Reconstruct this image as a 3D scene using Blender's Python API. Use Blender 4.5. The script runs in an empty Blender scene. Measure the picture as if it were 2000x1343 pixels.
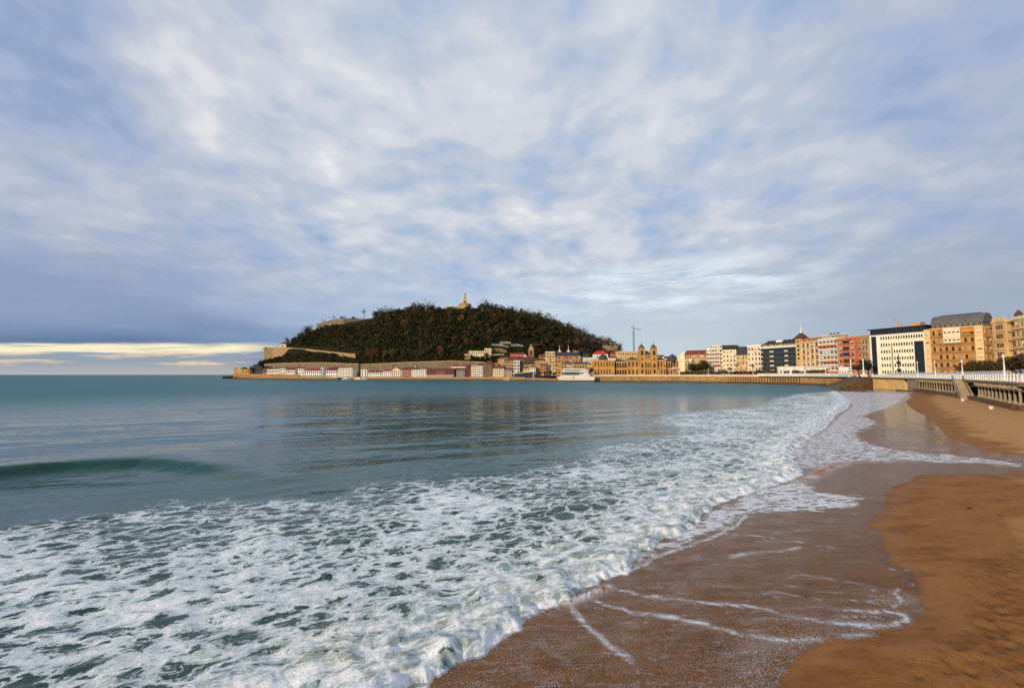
import bpy, bmesh, math, random
import numpy as np
from mathutils import Vector, Matrix
R = math.radians
random.seed(7)
rng = np.random.default_rng(11)
scene = bpy.context.scene
COL = scene.collection

# ------------------------------------------------------------------ camera
F = 850.0                      # focal length in pixels of the 2000 px wide photograph
CAMZ = 7.5                     # eye height above the water, standing on the promenade
PITCH = math.atan(60.0 / F)
cam = bpy.data.objects.new('camera', bpy.data.cameras.new('camera'))
COL.objects.link(cam)
cam.data.sensor_width = 36.0
cam.data.lens = F / 2000.0 * 36.0
cam.data.clip_start = 0.5
cam.data.clip_end = 90000
cam.location = (0, 0, CAMZ)
cam.rotation_euler = (R(90) + PITCH, 0, 0)
scene.camera = cam

# ------------------------------------------------------------------ exposure
vs = scene.view_settings
vs.view_transform = 'Standard'
vs.look = 'None'
vs.exposure = 0.0
vs.gamma = 1.0
vs.use_curve_mapping = False
scene.cycles.use_denoising = True
scene.cycles.max_bounces = 4
scene.cycles.diffuse_bounces = 2
scene.cycles.glossy_bounces = 2
scene.cycles.caustics_reflective = False
scene.cycles.caustics_refractive = False
scene.cycles.transparent_max_bounces = 12

def lin(r, g, b, k=1.0):
    f = lambda c: (c / 255 / 12.92) if c / 255 <= 0.04045 else ((c / 255 + 0.055) / 1.055) ** 2.4
    return (f(r) * k, f(g) * k, f(b) * k)

def ray(x, y):
    u = (x - 1000) / F
    v = (671.5 - y) / F
    ca, sa = math.cos(PITCH), math.sin(PITCH)
    return Vector((u, ca - v * sa, sa + v * ca))

def at(x, y, Y):
    d = ray(x, y)
    return Vector((0, 0, CAMZ)) + d * (Y / d.y)

def gnd(x, y, z=0.0):
    d = ray(x, y)
    return Vector((0, 0, CAMZ)) + d * ((z - CAMZ) / d.z)

# ------------------------------------------------------------------ node helpers
class NT:
    def __init__(s, tree):
        s.t = tree
        s.n = tree.nodes
        s.l = tree.links
    def new(s, kind, **kw):
        nd = s.n.new(kind)
        for k, v in kw.items():
            setattr(nd, k, v)
        return nd
    def put(s, sock, v):
        if isinstance(v, bpy.types.NodeSocket):
            s.l.new(v, sock)
        elif v is not None:
            if sock.type == 'RGBA' and len(v) == 3:
                v = (*v, 1)
            sock.default_value = v
    def m(s, op, a, b=None, c=None, clamp=False):
        nd = s.new('ShaderNodeMath', operation=op, use_clamp=clamp)
        for i, v in enumerate((a, b, c)):
            if v is not None:
                s.put(nd.inputs[i], v)
        return nd.outputs[0]
    def vm(s, op, a, b=None, scale=None):
        nd = s.new('ShaderNodeVectorMath', operation=op)
        s.put(nd.inputs[0], a)
        if b is not None:
            s.put(nd.inputs[1], b)
        if scale is not None:
            s.put(nd.inputs['Scale'], scale)
        return nd.outputs['Value'] if op in ('DISTANCE', 'DOT_PRODUCT', 'LENGTH') else nd.outputs[0]
    def sep(s, v):
        nd = s.new('ShaderNodeSeparateXYZ')
        s.put(nd.inputs[0], v)
        return nd.outputs
    def comb(s, x, y, z=0.0):
        nd = s.new('ShaderNodeCombineXYZ')
        for i, v in enumerate((x, y, z)):
            s.put(nd.inputs[i], v)
        return nd.outputs[0]
    def noise(s, vec, scale, detail=3, rough=0.5, dist=0.0, color=False):
        nd = s.new('ShaderNodeTexNoise')
        s.put(nd.inputs['Vector'], vec)
        s.put(nd.inputs['Scale'], scale)
        nd.inputs['Detail'].default_value = detail
        nd.inputs['Roughness'].default_value = rough
        nd.inputs['Distortion'].default_value = dist
        return nd.outputs['Color' if color else 'Fac']
    def vor(s, vec, scale, feature='DISTANCE_TO_EDGE', rnd=1.0):
        nd = s.new('ShaderNodeTexVoronoi', feature=feature)
        s.put(nd.inputs['Vector'], vec)
        s.put(nd.inputs['Scale'], scale)
        nd.inputs['Randomness'].default_value = rnd
        return nd.outputs[0]
    def smooth(s, v, lo, hi, a=0.0, b=1.0):
        nd = s.new('ShaderNodeMapRange', interpolation_type='SMOOTHSTEP')
        s.put(nd.inputs[0], v)
        s.put(nd.inputs[1], lo)
        s.put(nd.inputs[2], hi)
        s.put(nd.inputs[3], a)
        s.put(nd.inputs[4], b)
        return nd.outputs[0]
    def mix(s, f, a, b):
        nd = s.new('ShaderNodeMix', data_type='RGBA')
        s.put(nd.inputs[0], f)
        s.put(nd.inputs[6], a)
        s.put(nd.inputs[7], b)
        return nd.outputs[2]
    def ramp(s, v, stops):
        nd = s.new('ShaderNodeValToRGB')
        cr = nd.color_ramp
        cr.interpolation = 'EASE'
        while len(cr.elements) < len(stops):
            cr.elements.new(0.5)
        for e, (p, c) in zip(cr.elements, stops):
            e.position = p
            e.color = (*c, 1)
        s.put(nd.inputs[0], v)
        return nd.outputs[0]
    def attr(s, name, out='Fac'):
        return s.new('ShaderNodeAttribute', attribute_name=name).outputs[out]
    def bump(s, h, strength, dist, normal=None):
        nd = s.new('ShaderNodeBump')
        s.put(nd.inputs['Height'], h)
        s.put(nd.inputs['Strength'], strength)
        s.put(nd.inputs['Distance'], dist)
        if normal is not None:
            s.put(nd.inputs['Normal'], normal)
        return nd.outputs[0]

# ------------------------------------------------------------------ sun
SUN_AZ = R(-132)               # clockwise from +Y: the sun stands low behind the viewer's left shoulder
SUN_EL = R(14)
sd = bpy.data.lights.new('sun', 'SUN')
sd.energy = 3.7
sd.angle = R(0.6)
sd.color = (1.0, 0.80, 0.57)
sun = bpy.data.objects.new('sun', sd)
COL.objects.link(sun)
to_sun = Vector((math.sin(SUN_AZ) * math.cos(SUN_EL), math.cos(SUN_AZ) * math.cos(SUN_EL), math.sin(SUN_EL)))
sun.rotation_euler = to_sun.to_track_quat('Z', 'Y').to_euler()
sun.location = (-200, -200, 200)

# ------------------------------------------------------------------ sky
world = bpy.data.worlds.new('World')
scene.world = world
world.use_nodes = True
world.cycles.sampling_method = 'NONE'
w = NT(world.node_tree)
w.n.clear()
wout = w.new('ShaderNodeOutputWorld')
sky = w.new('ShaderNodeTexSky', sky_type='NISHITA', sun_disc=False, sun_elevation=SUN_EL, sun_rotation=SUN_AZ)
bg_clear = w.new('ShaderNodeBackground')
bg_clear.inputs['Strength'].default_value = 0.12
w.l.new(sky.outputs[0], bg_clear.inputs[0])
D = w.new('ShaderNodeTexCoord').outputs['Generated']
dx, dy, dz = w.sep(D)[0:3]
el = w.m('MULTIPLY', w.m('ARCSINE', dz), 57.2958)                  # elevation, degrees
az = w.m('MULTIPLY', w.m('ARCTAN2', dx, dy), 57.2958)              # azimuth, degrees right of the view axis
zz = w.m('ADD', w.m('MAXIMUM', dz, 0.0), 0.17)
px_ = w.m('DIVIDE', dx, zz)
py_ = w.m('DIVIDE', dy, zz)
el2 = w.m('MULTIPLY', w.m('ARCTANGENT', w.m('DIVIDE', dz, w.m('MAXIMUM', dy, 0.4))), 57.2958)      # elevation of a cloud bank whose edge runs straight across the view
p = w.comb(px_, w.m('MULTIPLY', py_, 1.0), 3.7)
warp = w.vm('SUBTRACT', w.noise(p, 1.1, 3, color=True), (0.5, 0.5, 0.5))
q = w.vm('ADD', p, w.vm('SCALE', warp, scale=0.35))
nA = w.noise(q, 1.0, 3, 0.5)
nB = w.noise(q, 4.0, 3, 0.45)
nC = w.noise(q, 10.0, 3, 0.5)
# thin streaks drawn out by the wind, fanning away to both sides
qs = w.comb(w.m('ADD', w.m('MULTIPLY', px_, 3.0), w.m('MULTIPLY', py_, -0.3)), w.m('MULTIPLY', py_, 0.8), 9.1)
nS = w.noise(w.vm('ADD', qs, w.vm('SCALE', warp, scale=0.8)), 1.3, 4, 0.5)
v = w.m('ADD', w.m('MULTIPLY', nA, 0.26), w.m('MULTIPLY', nB, 0.46))
v = w.m('ADD', v, w.m('MULTIPLY', nC, 0.30))
v = w.m('ADD', v, w.m('MULTIPLY', nS, 0.14))
v = w.m('SUBTRACT', v, 0.035)

def blob(val, x, y, rad, amp, sy=1.0):
    d = ray(x, y).normalized()
    aa = math.degrees(math.atan2(d.x, d.y))
    ee = math.degrees(math.asin(d.z))
    du = w.m('DIVIDE', w.m('SUBTRACT', az, aa), rad)
    dv = w.m('DIVIDE', w.m('SUBTRACT', el, ee), rad * sy)
    r2 = w.m('ADD', w.m('MULTIPLY', du, du), w.m('MULTIPLY', dv, dv))
    g = w.m('POWER', 2.718, w.m('MULTIPLY', r2, -1.0))
    return w.m('MULTIPLY_ADD', g, amp, val)
# cloud masses and openings of this sky, by direction
for x, y, rad, amp, sy in [(330, 50, 9, .15, 1.0), (960, 205, 6, .13, .5), (1160, 200, 6, .12, .45), (790, 80, 5, -.07, 1.6), (120, 80, 6, -.10, 1.3), (960, 320, 6, -.05, .5), (1130, 60, 5, -.05, 1.2),
                           (620, 350, 7, .02, .7), (600, 290, 5, -.05, .8), (40, 350, 8, .06, .6), (110, 230, 11, -.07, .5), (250, 420, 10, .03, .4), (1000, 430, 14, .03, .3), (700, 240, 8, .0, .6), (1350, 380, 8, -.04, .6), (1720, 60, 10, -.06, .9), (1900, 200, 12, -.05, .9), (1550, 280, 8, .02, .4)]:
    v = blob(v, x, y, rad, amp, sy)
cloud = w.ramp(v, [(0.36, lin(154, 180, 215)), (0.45, lin(172, 191, 217)), (0.53, lin(189, 200, 218)), (0.62, lin(209, 214, 225)), (0.80, lin(248, 245, 243))])
# the cover thickens to a greyer blue away from the middle of the bay
cloud = w.mix(w.m('MULTIPLY', w.smooth(w.m('ABSOLUTE', w.m('ADD', az, -2.0)), 20, 50), .42), cloud, lin(152, 167, 196))
# towards the horizon the layer closes and turns smooth
nL = w.noise(w.comb(w.m('MULTIPLY', az, 0.06), w.m('MULTIPLY', el, 0.24), 1.3), 1.0, 4, 0.5)
wob_ = w.m('MULTIPLY_ADD', nL, 6.0, -3.0)
mid = w.ramp(w.m('MULTIPLY_ADD', az, 0.0095, w.m('MULTIPLY_ADD', nL, 0.20, 0.40)), [(0.10, lin(134, 156, 188)), (0.32, lin(168, 189, 214)), (0.52, lin(190, 208, 227)), (0.70, lin(190, 204, 218)), (0.93, lin(158, 172, 192))])
cloud = w.mix(w.m('MULTIPLY', w.m('SUBTRACT', 1.0, w.smooth(w.m('ADD', el, wob_), 6.0, 17.0)), 0.85), cloud, mid)
low_col = w.ramp(w.m('MULTIPLY_ADD', az, 0.0095, w.m('MULTIPLY_ADD', nL, 0.16, 0.42)), [(0.10, lin(84, 113, 152)), (0.32, lin(118, 148, 186)), (0.50, lin(164, 190, 214)), (0.66, lin(196, 209, 218)), (0.93, lin(160, 173, 188))])
low_top = w.m('ADD', 7.5, w.m('MULTIPLY', w.smooth(az, 0, -40), 1.5))
lowf = w.m('SUBTRACT', 1.0, w.smooth(w.m('ADD', el2, w.m('MULTIPLY', wob_, .7)), 2.5, low_top))
cloud = w.mix(lowf, cloud, low_col)
# clear bright window with fine cloud bars over the town
win = w.m('MULTIPLY', w.smooth(el, 6.0, 9.5), w.m('SUBTRACT', 1.0, w.smooth(el, 11.5, 15.5)))
win = w.m('MULTIPLY', win, w.m('MULTIPLY', w.smooth(az, -6, 14), w.m('SUBTRACT', 1.0, w.smooth(az, 26, 42))))
bars = w.noise(w.comb(w.m('MULTIPLY', az, 0.10), w.m('MULTIPLY', el, 0.62), 5.0), 1.0, 7, 0.62)
cloud = w.mix(w.m('MULTIPLY', win, w.smooth(bars, 0.40, 0.66)), cloud, lin(226, 240, 250))
# dark bank of cloud over the open sea, with the evening light under its edge
seaf = w.m('SUBTRACT', 1.0, w.smooth(az, -33, -26))
nE = w.noise(w.comb(w.m('MULTIPLY', az, 0.16), w.m('MULTIPLY', el2, 1.7), 4.4), 1.0, 6, 0.6)
ee = w.m('ADD', el2, w.m('MULTIPLY_ADD', nE, 1.5, -0.75))
strip = w.m('MULTIPLY', w.smooth(ee, 2.75, 3.15), w.m('SUBTRACT', 1.0, w.smooth(w.m('ADD', el2, w.m('MULTIPLY_ADD', nE, .9, -.45)), 3.85, 4.35)))
glowbars = w.m('MULTIPLY', w.smooth(nE, 0.46, 0.60), w.m('SUBTRACT', 1.0, w.smooth(el2, 3.0, 3.6)))
glowbars = w.m('MULTIPLY', glowbars, w.smooth(el2, 0.7, 1.5))
under = w.m('MULTIPLY', seaf, w.m('SUBTRACT', 1.0, w.smooth(el2, 3.4, 4.6)))
cloud = w.mix(under, cloud, w.mix(w.smooth(el2, 0.0, 2.0), lin(180, 180, 180), lin(150, 162, 178)))
cloud = w.mix(w.m('MULTIPLY', seaf, w.m('MULTIPLY', glowbars, 0.8)), cloud, lin(240, 214, 180))
nG = w.noise(w.comb(w.m('MULTIPLY', az, 0.22), w.m('MULTIPLY', el2, 2.6), 7.7), 1.0, 6, 0.6)
strip = w.m('MULTIPLY', strip, w.smooth(nG, .30, .52, .35, 1.0))
cloud = w.mix(w.m('MULTIPLY', seaf, strip), cloud, lin(249, 240, 204))
bg_cloud = w.new('ShaderNodeBackground')
bg_cloud.inputs['Strength'].default_value = 1.0
w.l.new(cloud, bg_cloud.inputs[0])
mixs = w.new('ShaderNodeMixShader')
# the clear sky glimmers through where the cover is thin
w.put(mixs.inputs[0], w.smooth(v, 0.30, 0.46, 0.80, 1.0))
w.l.new(bg_clear.outputs[0], mixs.inputs[1])
w.l.new(bg_cloud.outputs[0], mixs.inputs[2])
w.l.new(mixs.outputs[0], wout.inputs[0])

# ------------------------------------------------------------------ numeric helpers
def perlin(x, y, seed=0):
    prm = np.random.default_rng(seed).permutation(512)
    prm = np.concatenate([prm, prm])
    ang = np.random.default_rng(seed + 99).uniform(0, 2 * np.pi, 512)
    gx, gy = np.cos(ang), np.sin(ang)
    xi = np.floor(x).astype(np.int64)
    yi = np.floor(y).astype(np.int64)
    xf, yf = x - xi, y - yi
    u = xf * xf * xf * (xf * (xf * 6 - 15) + 10)
    v = yf * yf * yf * (yf * (yf * 6 - 15) + 10)
    def g(ix, iy, fx, fy):
        h = prm[(prm[ix & 511] + iy) & 511]
        return gx[h] * fx + gy[h] * fy
    a = g(xi, yi, xf, yf)
    b = g(xi + 1, yi, xf - 1, yf)
    c = g(xi, yi + 1, xf, yf - 1)
    d = g(xi + 1, yi + 1, xf - 1, yf - 1)
    return ((a + (b - a) * u) * (1 - v) + (c + (d - c) * u) * v) * 1.4

def fbm(x, y, seed=0, oct=4, gain=0.5):
    s = np.zeros_like(x)
    a = 1.0
    for i in range(oct):
        s += a * perlin(x * 2 ** i, y * 2 ** i, seed + i * 7)
        a *= gain
    return s

def sstep(a, b, x):
    t = np.clip((x - a) / (b - a), 0, 1)
    return t * t * (3 - 2 * t)

def seg_dist(X, Y, pts, signed=False):
    """distance to a polyline; signed: positive on its right-hand side"""
    best = np.full(X.shape, 1e18)
    sgn = np.ones(X.shape)
    arc = np.zeros(X.shape)
    L = 0.0
    for (ax, ay), (bx, by) in zip(pts[:-1], pts[1:]):
        vx, vy = bx - ax, by - ay
        l2 = vx * vx + vy * vy + 1e-12
        t = np.clip(((X - ax) * vx + (Y - ay) * vy) / l2, 0, 1)
        dx_, dy_ = X - (ax + t * vx), Y - (ay + t * vy)
        d2 = dx_ * dx_ + dy_ * dy_
        m = d2 < best - 1e-9
        best = np.where(m, d2, best)
        if signed:
            c = vx * (Y - ay) - vy * (X - ax)
            sgn = np.where(m, np.where(c > 0, -1.0, 1.0), sgn)
        arc = np.where(m, L + t * math.sqrt(l2), arc)
        L += math.sqrt(l2)
    return np.sqrt(best) * sgn, arc / max(L, 1e-9)

def inside(X, Y, poly):
    r = np.zeros(X.shape, bool)
    n = len(poly)
    for i in range(n):
        ax, ay = poly[i]
        bx, by = poly[(i + 1) % n]
        if ay == by:
            continue
        c = ((ay > Y) != (by > Y)) & (X < (bx - ax) * (Y - ay) / (by - ay) + ax)
        r ^= c
    return r

def smooth_line(pts, n=3):
    for _ in range(n):
        out = [pts[0]]
        for a, b in zip(pts[:-1], pts[1:]):
            out += [(a[0] * .75 + b[0] * .25, a[1] * .75 + b[1] * .25), (a[0] * .25 + b[0] * .75, a[1] * .25 + b[1] * .75)]
        out.append(pts[-1])
        pts = out
    return pts

# ------------------------------------------------------------------ shore lines in plan
W_PTS = [(70, 20), (80, 45), (91, 78), (119, 112), (140, 141), (161, 171), (184, 210), (206, 250)]     # foot of the promenade
def g2(x, y, z=0.0):
    v = gnd(x, y, z)
    return (v.x, v.y)
SHORE = [(-75, -60), (-40, -26), (-12, 1.2)] + [g2(*q_) for q_ in [(800, 1343), (1000, 1238), (1200, 1135), (1364, 1020), (1500, 948), (1575, 890), (1625, 830), (1662, 790), (1700, 768)]] + [(203, 246), (212, 275), (222, 330), (300, 420)]
SHORE = smooth_line(SHORE, 2)

def sand_z(d):
    up = np.clip(d, 0, 60)
    z = 0.030 * up + 0.0011 * up * up
    z = np.where(z > .85, .85 + 0.5 * (1 - np.exp(-(z - .85) / 0.5)), z)
    return np.where(d < 0, np.maximum(0.05 * d, -2.5), z)

def on_sand(x, y):
    z = 0.1
    for _ in range(12):
        v = gnd(x, y, z)
        d, _a = seg_dist(np.array([v.x]), np.array([v.y]), SHORE, True)
        z = 0.5 * z + 0.5 * float(sand_z(d)[0])
    return (v.x, v.y)

BORE_PX = [(640, 1480), (800, 1348), (870, 1305), (960, 1268), (1000, 1236), (1100, 1180), (1200, 1135), (1235, 1104), (1275, 1070), (1340, 1041), (1364, 1010), (1392, 985), (1427, 967), (1480, 960), (1515, 943), (1567, 925),
           (1540, 896), (1540, 880), (1567, 862), (1602, 841), (1630, 810), (1660, 792), (1656, 778), (1637, 765)]
BORE = [g2(*q_) for q_ in BORE_PX]
BORE = [(-40, -22)] + BORE
BORE = smooth_line(BORE, 2)
FOAM_UP = [(-500, 1090), (0, 1032), (120, 1012), (220, 1003), (330, 986), (430, 982), (560, 975), (650, 985), (700, 962), (740, 945), (850, 940), (930, 930), (1000, 930), (1060, 912), (1130, 900), (1180, 872), (1250, 862), (1310, 852),
           (1330, 838), (1275, 822), (1300, 808), (1400, 800), (1480, 794), (1510, 778), (1560, 768), (1637, 764)]
FOAM_EDGE = [g2(*q_) for q_ in FOAM_UP]
FOAM_POLY = FOAM_EDGE + BORE[::-1] + [(-90, -40), (-120, 20)]

FILM_PX = [(1450, 1480), (1520, 1343), (1560, 1300), (1597, 1258), (1660, 1250), (1720, 1245), (1723, 1232), (1770, 1228), (1804, 1221), (1806, 1190), (1797, 1124), (1783, 1113), (1744, 1101), (1735, 1080), (1730, 1050), (1722, 1040), (1699, 1032),
           (1706, 1012), (1734, 1003), (1732, 991), (1739, 977), (1737, 966), (1751, 952), (1786, 938), (1795, 927), (1860, 928), (1965, 928), (2000, 918), (2060, 914), (2060, 902), (2000, 889), (1930, 881), (1890, 866), (1850, 850),
           (1830, 830), (1812, 814), (1790, 803), (1775, 793), (1770, 784), (1782, 776), (1778, 770), (1800, 764)]
FILM = [on_sand(*q_) for q_ in FILM_PX]
FILM_POLY = FILM + [(230, 300), (100, 300), (-60, 60), (-60, -60), (5, -5)]

def polar(az0, az1, ncol, rads):
    az = np.linspace(R(az0), R(az1), ncol)
    A, RR = np.meshgrid(az, rads)
    return RR * np.sin(A), RR * np.cos(A)

def grid_mesh(name, X, Y, Z, keep=None, attrs=None):
    nr, nc = X.shape
    idx = np.arange(nr * nc).reshape(nr, nc)
    q_ = np.stack([idx[:-1, :-1], idx[:-1, 1:], idx[1:, 1:], idx[1:, :-1]], -1).reshape(-1, 4)
    if keep is not None:
        k = keep.ravel()
        q_ = q_[k[q_].any(1)]
    used = np.unique(q_)
    remap = np.full(nr * nc, -1)
    remap[used] = np.arange(len(used))
    q_ = remap[q_][:, ::-1]
    co = np.stack([X, Y, Z], -1).reshape(-1, 3)[used]
    me = bpy.data.meshes.new(name)
    me.vertices.add(len(co))
    me.vertices.foreach_set('co', co.astype(np.float32).ravel())
    me.loops.add(q_.size)
    me.loops.foreach_set('vertex_index', q_.astype(np.int32).ravel())
    me.polygons.add(len(q_))
    me.polygons.foreach_set('loop_start', np.arange(0, q_.size, 4, dtype=np.int32))
    me.polygons.foreach_set('use_smooth', np.ones(len(q_), bool))
    for k, a in (attrs or {}).items():
        at_ = me.attributes.new(k, 'FLOAT', 'POINT')
        at_.data.foreach_set('value', a.ravel()[used].astype(np.float32))
    me.update(calc_edges=True)
    # normals up
    if len(me.polygons) and me.polygons[0].normal.z < 0:
        me.flip_normals()
    return me

def link(name, me, mats=(), kind=None, parent=None):
    o = bpy.data.objects.new(name, me)
    COL.objects.link(o)
    for m_ in mats:
        me.materials.append(m_)
    if kind:
        o['kind'] = kind
    if parent:
        o.parent = parent
    return o

def new_mat(name):
    m_ = bpy.data.materials.new(name)
    m_.use_nodes = True
    t = NT(m_.node_tree)
    b = t.n['Principled BSDF']
    return m_, t, b

# ------------------------------------------------------------------ sea
rads = np.concatenate([np.geomspace(6.5, 170, 500), np.geomspace(171.5, 70000, 110)])
X, Y = polar(-70, 60, 900, rads)
near = np.sqrt(X * X + Y * Y) < 320
RAD = np.sqrt(X * X + Y * Y)
ds, _ = seg_dist(X, Y, SHORE, True)
ds = np.where(near, ds, np.where(X > 0.72 * Y, 0, -500.0))
db, arc_b = seg_dist(X, Y, BORE, True)
infoam = inside(X, Y, FOAM_POLY)
dedge, _ = seg_dist(X, Y, FOAM_EDGE)
# edge of the foam is torn
tear = 1.6 * fbm(X * .35, Y * .35, 5, 4) + 0.5 * fbm(X * 1.6, Y * 1.6, 9, 3)
sedge = np.where(infoam, dedge, -dedge) + tear
s_b = -db + 0.35 * fbm(X * .8, Y * .8, 21, 3) + 0.16 * fbm(X * 3.1, Y * 3.1, 23, 2)        # metres behind the front of the bore
back = np.clip(s_b, 0, 60)
foam = np.where(sedge > -2.0, 0.42 + 0.30 * sstep(0.0, 3.0, sedge), 0.0) * sstep(-1.6, 0.6, sedge)
foam += 0.20 * perlin(X * .16 + 3, Y * .16, 31) * (sedge > 0)
foam = np.where(near, foam, 0)
foam = np.maximum(foam, np.where(near, (1.02 - 0.40 * sstep(0.6, 6.0, back)) * (s_b > -1.0) * (infoam | (np.abs(db) < .8)), 0))
foam = np.clip(foam, 0, 1.1)
# open-water ripples and swell
fade = 1 / (1 + (RAD / 220) ** 2)
cx = (X * .914 + Y * .407)
cy = (-X * .407 + Y * .914)          # direction the swell runs along
Z = 0.17 * perlin(cx * .03, cy * .11, 41) * fade
Z += 0.075 * perlin(cx * .09, cy * .36, 43) * fade
Z += 0.026 * perlin(cx * .3, cy * 1.0, 45) * fade
Z += 0.008 * perlin(X * 1.2, Y * 2.4, 47) * fade
# green roller about to break
CREST = [g2(*q_) for q_ in [(-420, 985), (-150, 950), (0, 930), (150, 914), (290, 906), (400, 913), (520, 932), (640, 940)]]
dc, ac = seg_dist(X, Y, CREST, True)
hgt = .85 * (1 - sstep(.50, 1.0, ac)) * (0.9 + .25 * perlin(X * .12, Y * .12, 51))
front = dc > 0
roll = np.where(front, np.exp(-(dc / 1.35) ** 2), np.exp(-(dc / 4.5) ** 2)) * hgt
trough = -0.10 * np.exp(-((dc - 4.5) / 2.5) ** 2) * (1 - sstep(.5, 1, ac))
Z += np.where(near, roll + trough, 0)
# low second swell to the right of it
C2 = [g2(*q_) for q_ in [(430, 945), (560, 930), (700, 912), (900, 900), (1050, 885)]]
dc2, ac2 = seg_dist(X, Y, C2, True)
Z += np.where(near, 0.22 * np.sin(np.pi * ac2) * np.exp(-(dc2 / 2.2) ** 2), 0)
# chop inside the foam
Z += np.where(near, sstep(0, 3, sedge) * (0.09 * fbm(cx * .4, cy * .8, 61, 3, .5) + 0.025 * fbm(X * 1.8, Y * 1.8, 63, 2)), 0)
# tumbling bore: a steep lumpy front that tails off seaward
farscale = np.clip(RAD / 40, 0.8, 1.7)
prof = sstep(-0.10, 0.55, s_b) * np.exp(-back / 3.4)
lump = 0.75 + 0.36 * fbm(X * .7, Y * .7, 71, 3, .45) + 0.06 * np.abs(fbm(X * 2.6, Y * 2.6, 73, 2, .5))
Z += np.where(near, 0.42 * farscale ** .5 * prof * np.clip(lump, .15, 1.8), 0)
Z += np.where(near, sstep(0, .6, s_b) * np.exp(-back / 6) * (0.06 * np.abs(fbm(X * 1.4, Y * 1.4, 75, 3, .5)) + 0.010 * fbm(X * 6, Y * 6, 77, 2)), 0)
base_z = np.where(near, np.maximum(0.0, sand_z(ds)) * 0.9 * (s_b > -.3), 0)
Z = Z + base_z
Z = np.where(near & (s_b < -0.25), np.minimum(Z, sand_z(ds) - 0.35 * sstep(-.25, -.9, s_b) - .02), Z)
Z = np.where(near & (s_b < -1.5), np.minimum(sand_z(ds), 0) - 0.6, Z)
aer = np.where(near & infoam, np.exp(-back / 3.6), 0)
roller = np.where(near, np.exp(-((dc - .8) / 1.6) ** 2) * (1 - sstep(.5, .95, ac)), 0)
turb = np.where(near, np.exp(-np.clip(-db, 0, 400) / 26.0), 0)
keep = ~(near & (ds > 7) & (s_b < -3))
sea_me = grid_mesh('sea', X, Y, Z, keep, {'foam': foam, 'aer': aer, 'turb': turb, 'roller': roller})

m_sea, t, b = new_mat('sea_water')
P = t.new('ShaderNodeNewGeometry').outputs['Position']
sx, sy, sz = t.sep(P)[0:3]
rot = t.comb(t.m('ADD', t.m('MULTIPLY', sx, .92), t.m('MULTIPLY', sy, .40)), t.m('ADD', t.m('MULTIPLY', sx, -.40), t.m('MULTIPLY', sy, .92)), 0.0)
rot2 = t.vm('MULTIPLY', rot, (0.62, 1.0, 1.0))
aF, aA, aT = t.attr('foam'), t.attr('aer'), t.attr('turb')
wv = t.vm('SUBTRACT', t.noise(rot2, 0.9, 3, .5, color=True), (.5, .5, .5))
wv2 = t.vm('SUBTRACT', t.noise(rot2, 4.5, 3, .55, color=True), (.5, .5, .5))
fp = t.vm('ADD', rot2, t.vm('ADD', t.vm('SCALE', wv, scale=1.25), t.vm('SCALE', wv2, scale=0.22)))
c1 = t.vor(fp, 1.15)
c2 = t.vor(fp, 2.9)
c3 = t.vor(t.vm('ADD', fp, t.vm('SCALE', wv2, scale=.2)), 6.5)
nf = t.noise(rot2, 0.55, 5, .6)
nf2 = t.noise(fp, 6.0, 4, .6)
f = t.m('MULTIPLY', c1, -1.55)
f = t.m('MULTIPLY_ADD', c2, -0.62, f)
f = t.m('MULTIPLY_ADD', c3, -0.30, f)
f = t.m('ADD', f, t.m('MULTIPLY_ADD', nf, 1.1, -0.55))
f = t.m('ADD', f, t.m('MULTIPLY_ADD', nf2, 0.50, -0.25))
fil = t.m('SUBTRACT', 1.0, t.m('MULTIPLY', t.m('ABSOLUTE', t.m('SUBTRACT', t.noise(fp, 3.4, 5, .6), .5)), 9.0))
f = t.m('MULTIPLY_ADD', t.m('MAXIMUM', fil, 0.0), .30, f)
f = t.m('ADD', f, t.m('MULTIPLY_ADD', aF, 1.66, -0.87))
f = t.m('MULTIPLY', f, t.smooth(aF, 0.02, 0.16))
web = t.m('SUBTRACT', 1.0, t.smooth(t.m('ADD', c1, t.m('MULTIPLY_ADD', nf2, .16, -.08)), .015, .075))
web2 = t.m('SUBTRACT', 1.0, t.smooth(c2, .01, .07))
web = t.m('MAXIMUM', web, t.m('MULTIPLY', web2, t.smooth(nf, .42, .6)))
web = t.m('MULTIPLY', t.m('MULTIPLY', web, t.smooth(aF, .10, .40)), t.smooth(nf2, .30, .55, .35, .9))
mask = t.m('MAXIMUM', t.smooth(f, 0.0, 0.20), web)
thick = t.smooth(f, 0.15, 0.75)
deep = t.mix(aT, lin(10, 74, 76), lin(58, 92, 82))
deep = t.mix(t.m('MULTIPLY', t.attr('roller'), t.smooth(t.noise(rot2, .6, 4, .6), .15, .5)), deep, lin(10, 62, 50))
offs = t.smooth(t.vm('LENGTH', P), 55, 240)                  # the breeze ruffles the open bay, the inshore water lies smoother
deep = t.mix(t.m('MULTIPLY', offs, .85), deep, lin(24, 98, 108))
deep = t.mix(t.m('MULTIPLY', aA, .75), deep, lin(140, 156, 140))
deep = t.mix(t.m('MULTIPLY', t.smooth(aF, .2, .7), .7), deep, lin(34, 56, 50))
foamcol = t.mix(thick, lin(204, 218, 220), lin(248, 248, 248))
patch = t.noise(fp, 1.6, 6, .66)
foamcol = t.mix(t.m('MULTIPLY', t.smooth(aA, .04, .45), t.smooth(patch, .38, .62, 0, .9)), foamcol, t.mix(t.smooth(t.noise(P, .5, 3, .6), .4, .6), lin(138, 162, 156), lin(160, 166, 146)))
finew = t.m('MULTIPLY', web, t.smooth(aA, .04, .4))
foamcol = t.mix(finew, foamcol, lin(246, 247, 247))
t.put(b.inputs['Base Color'], t.mix(mask, deep, foamcol))
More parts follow.
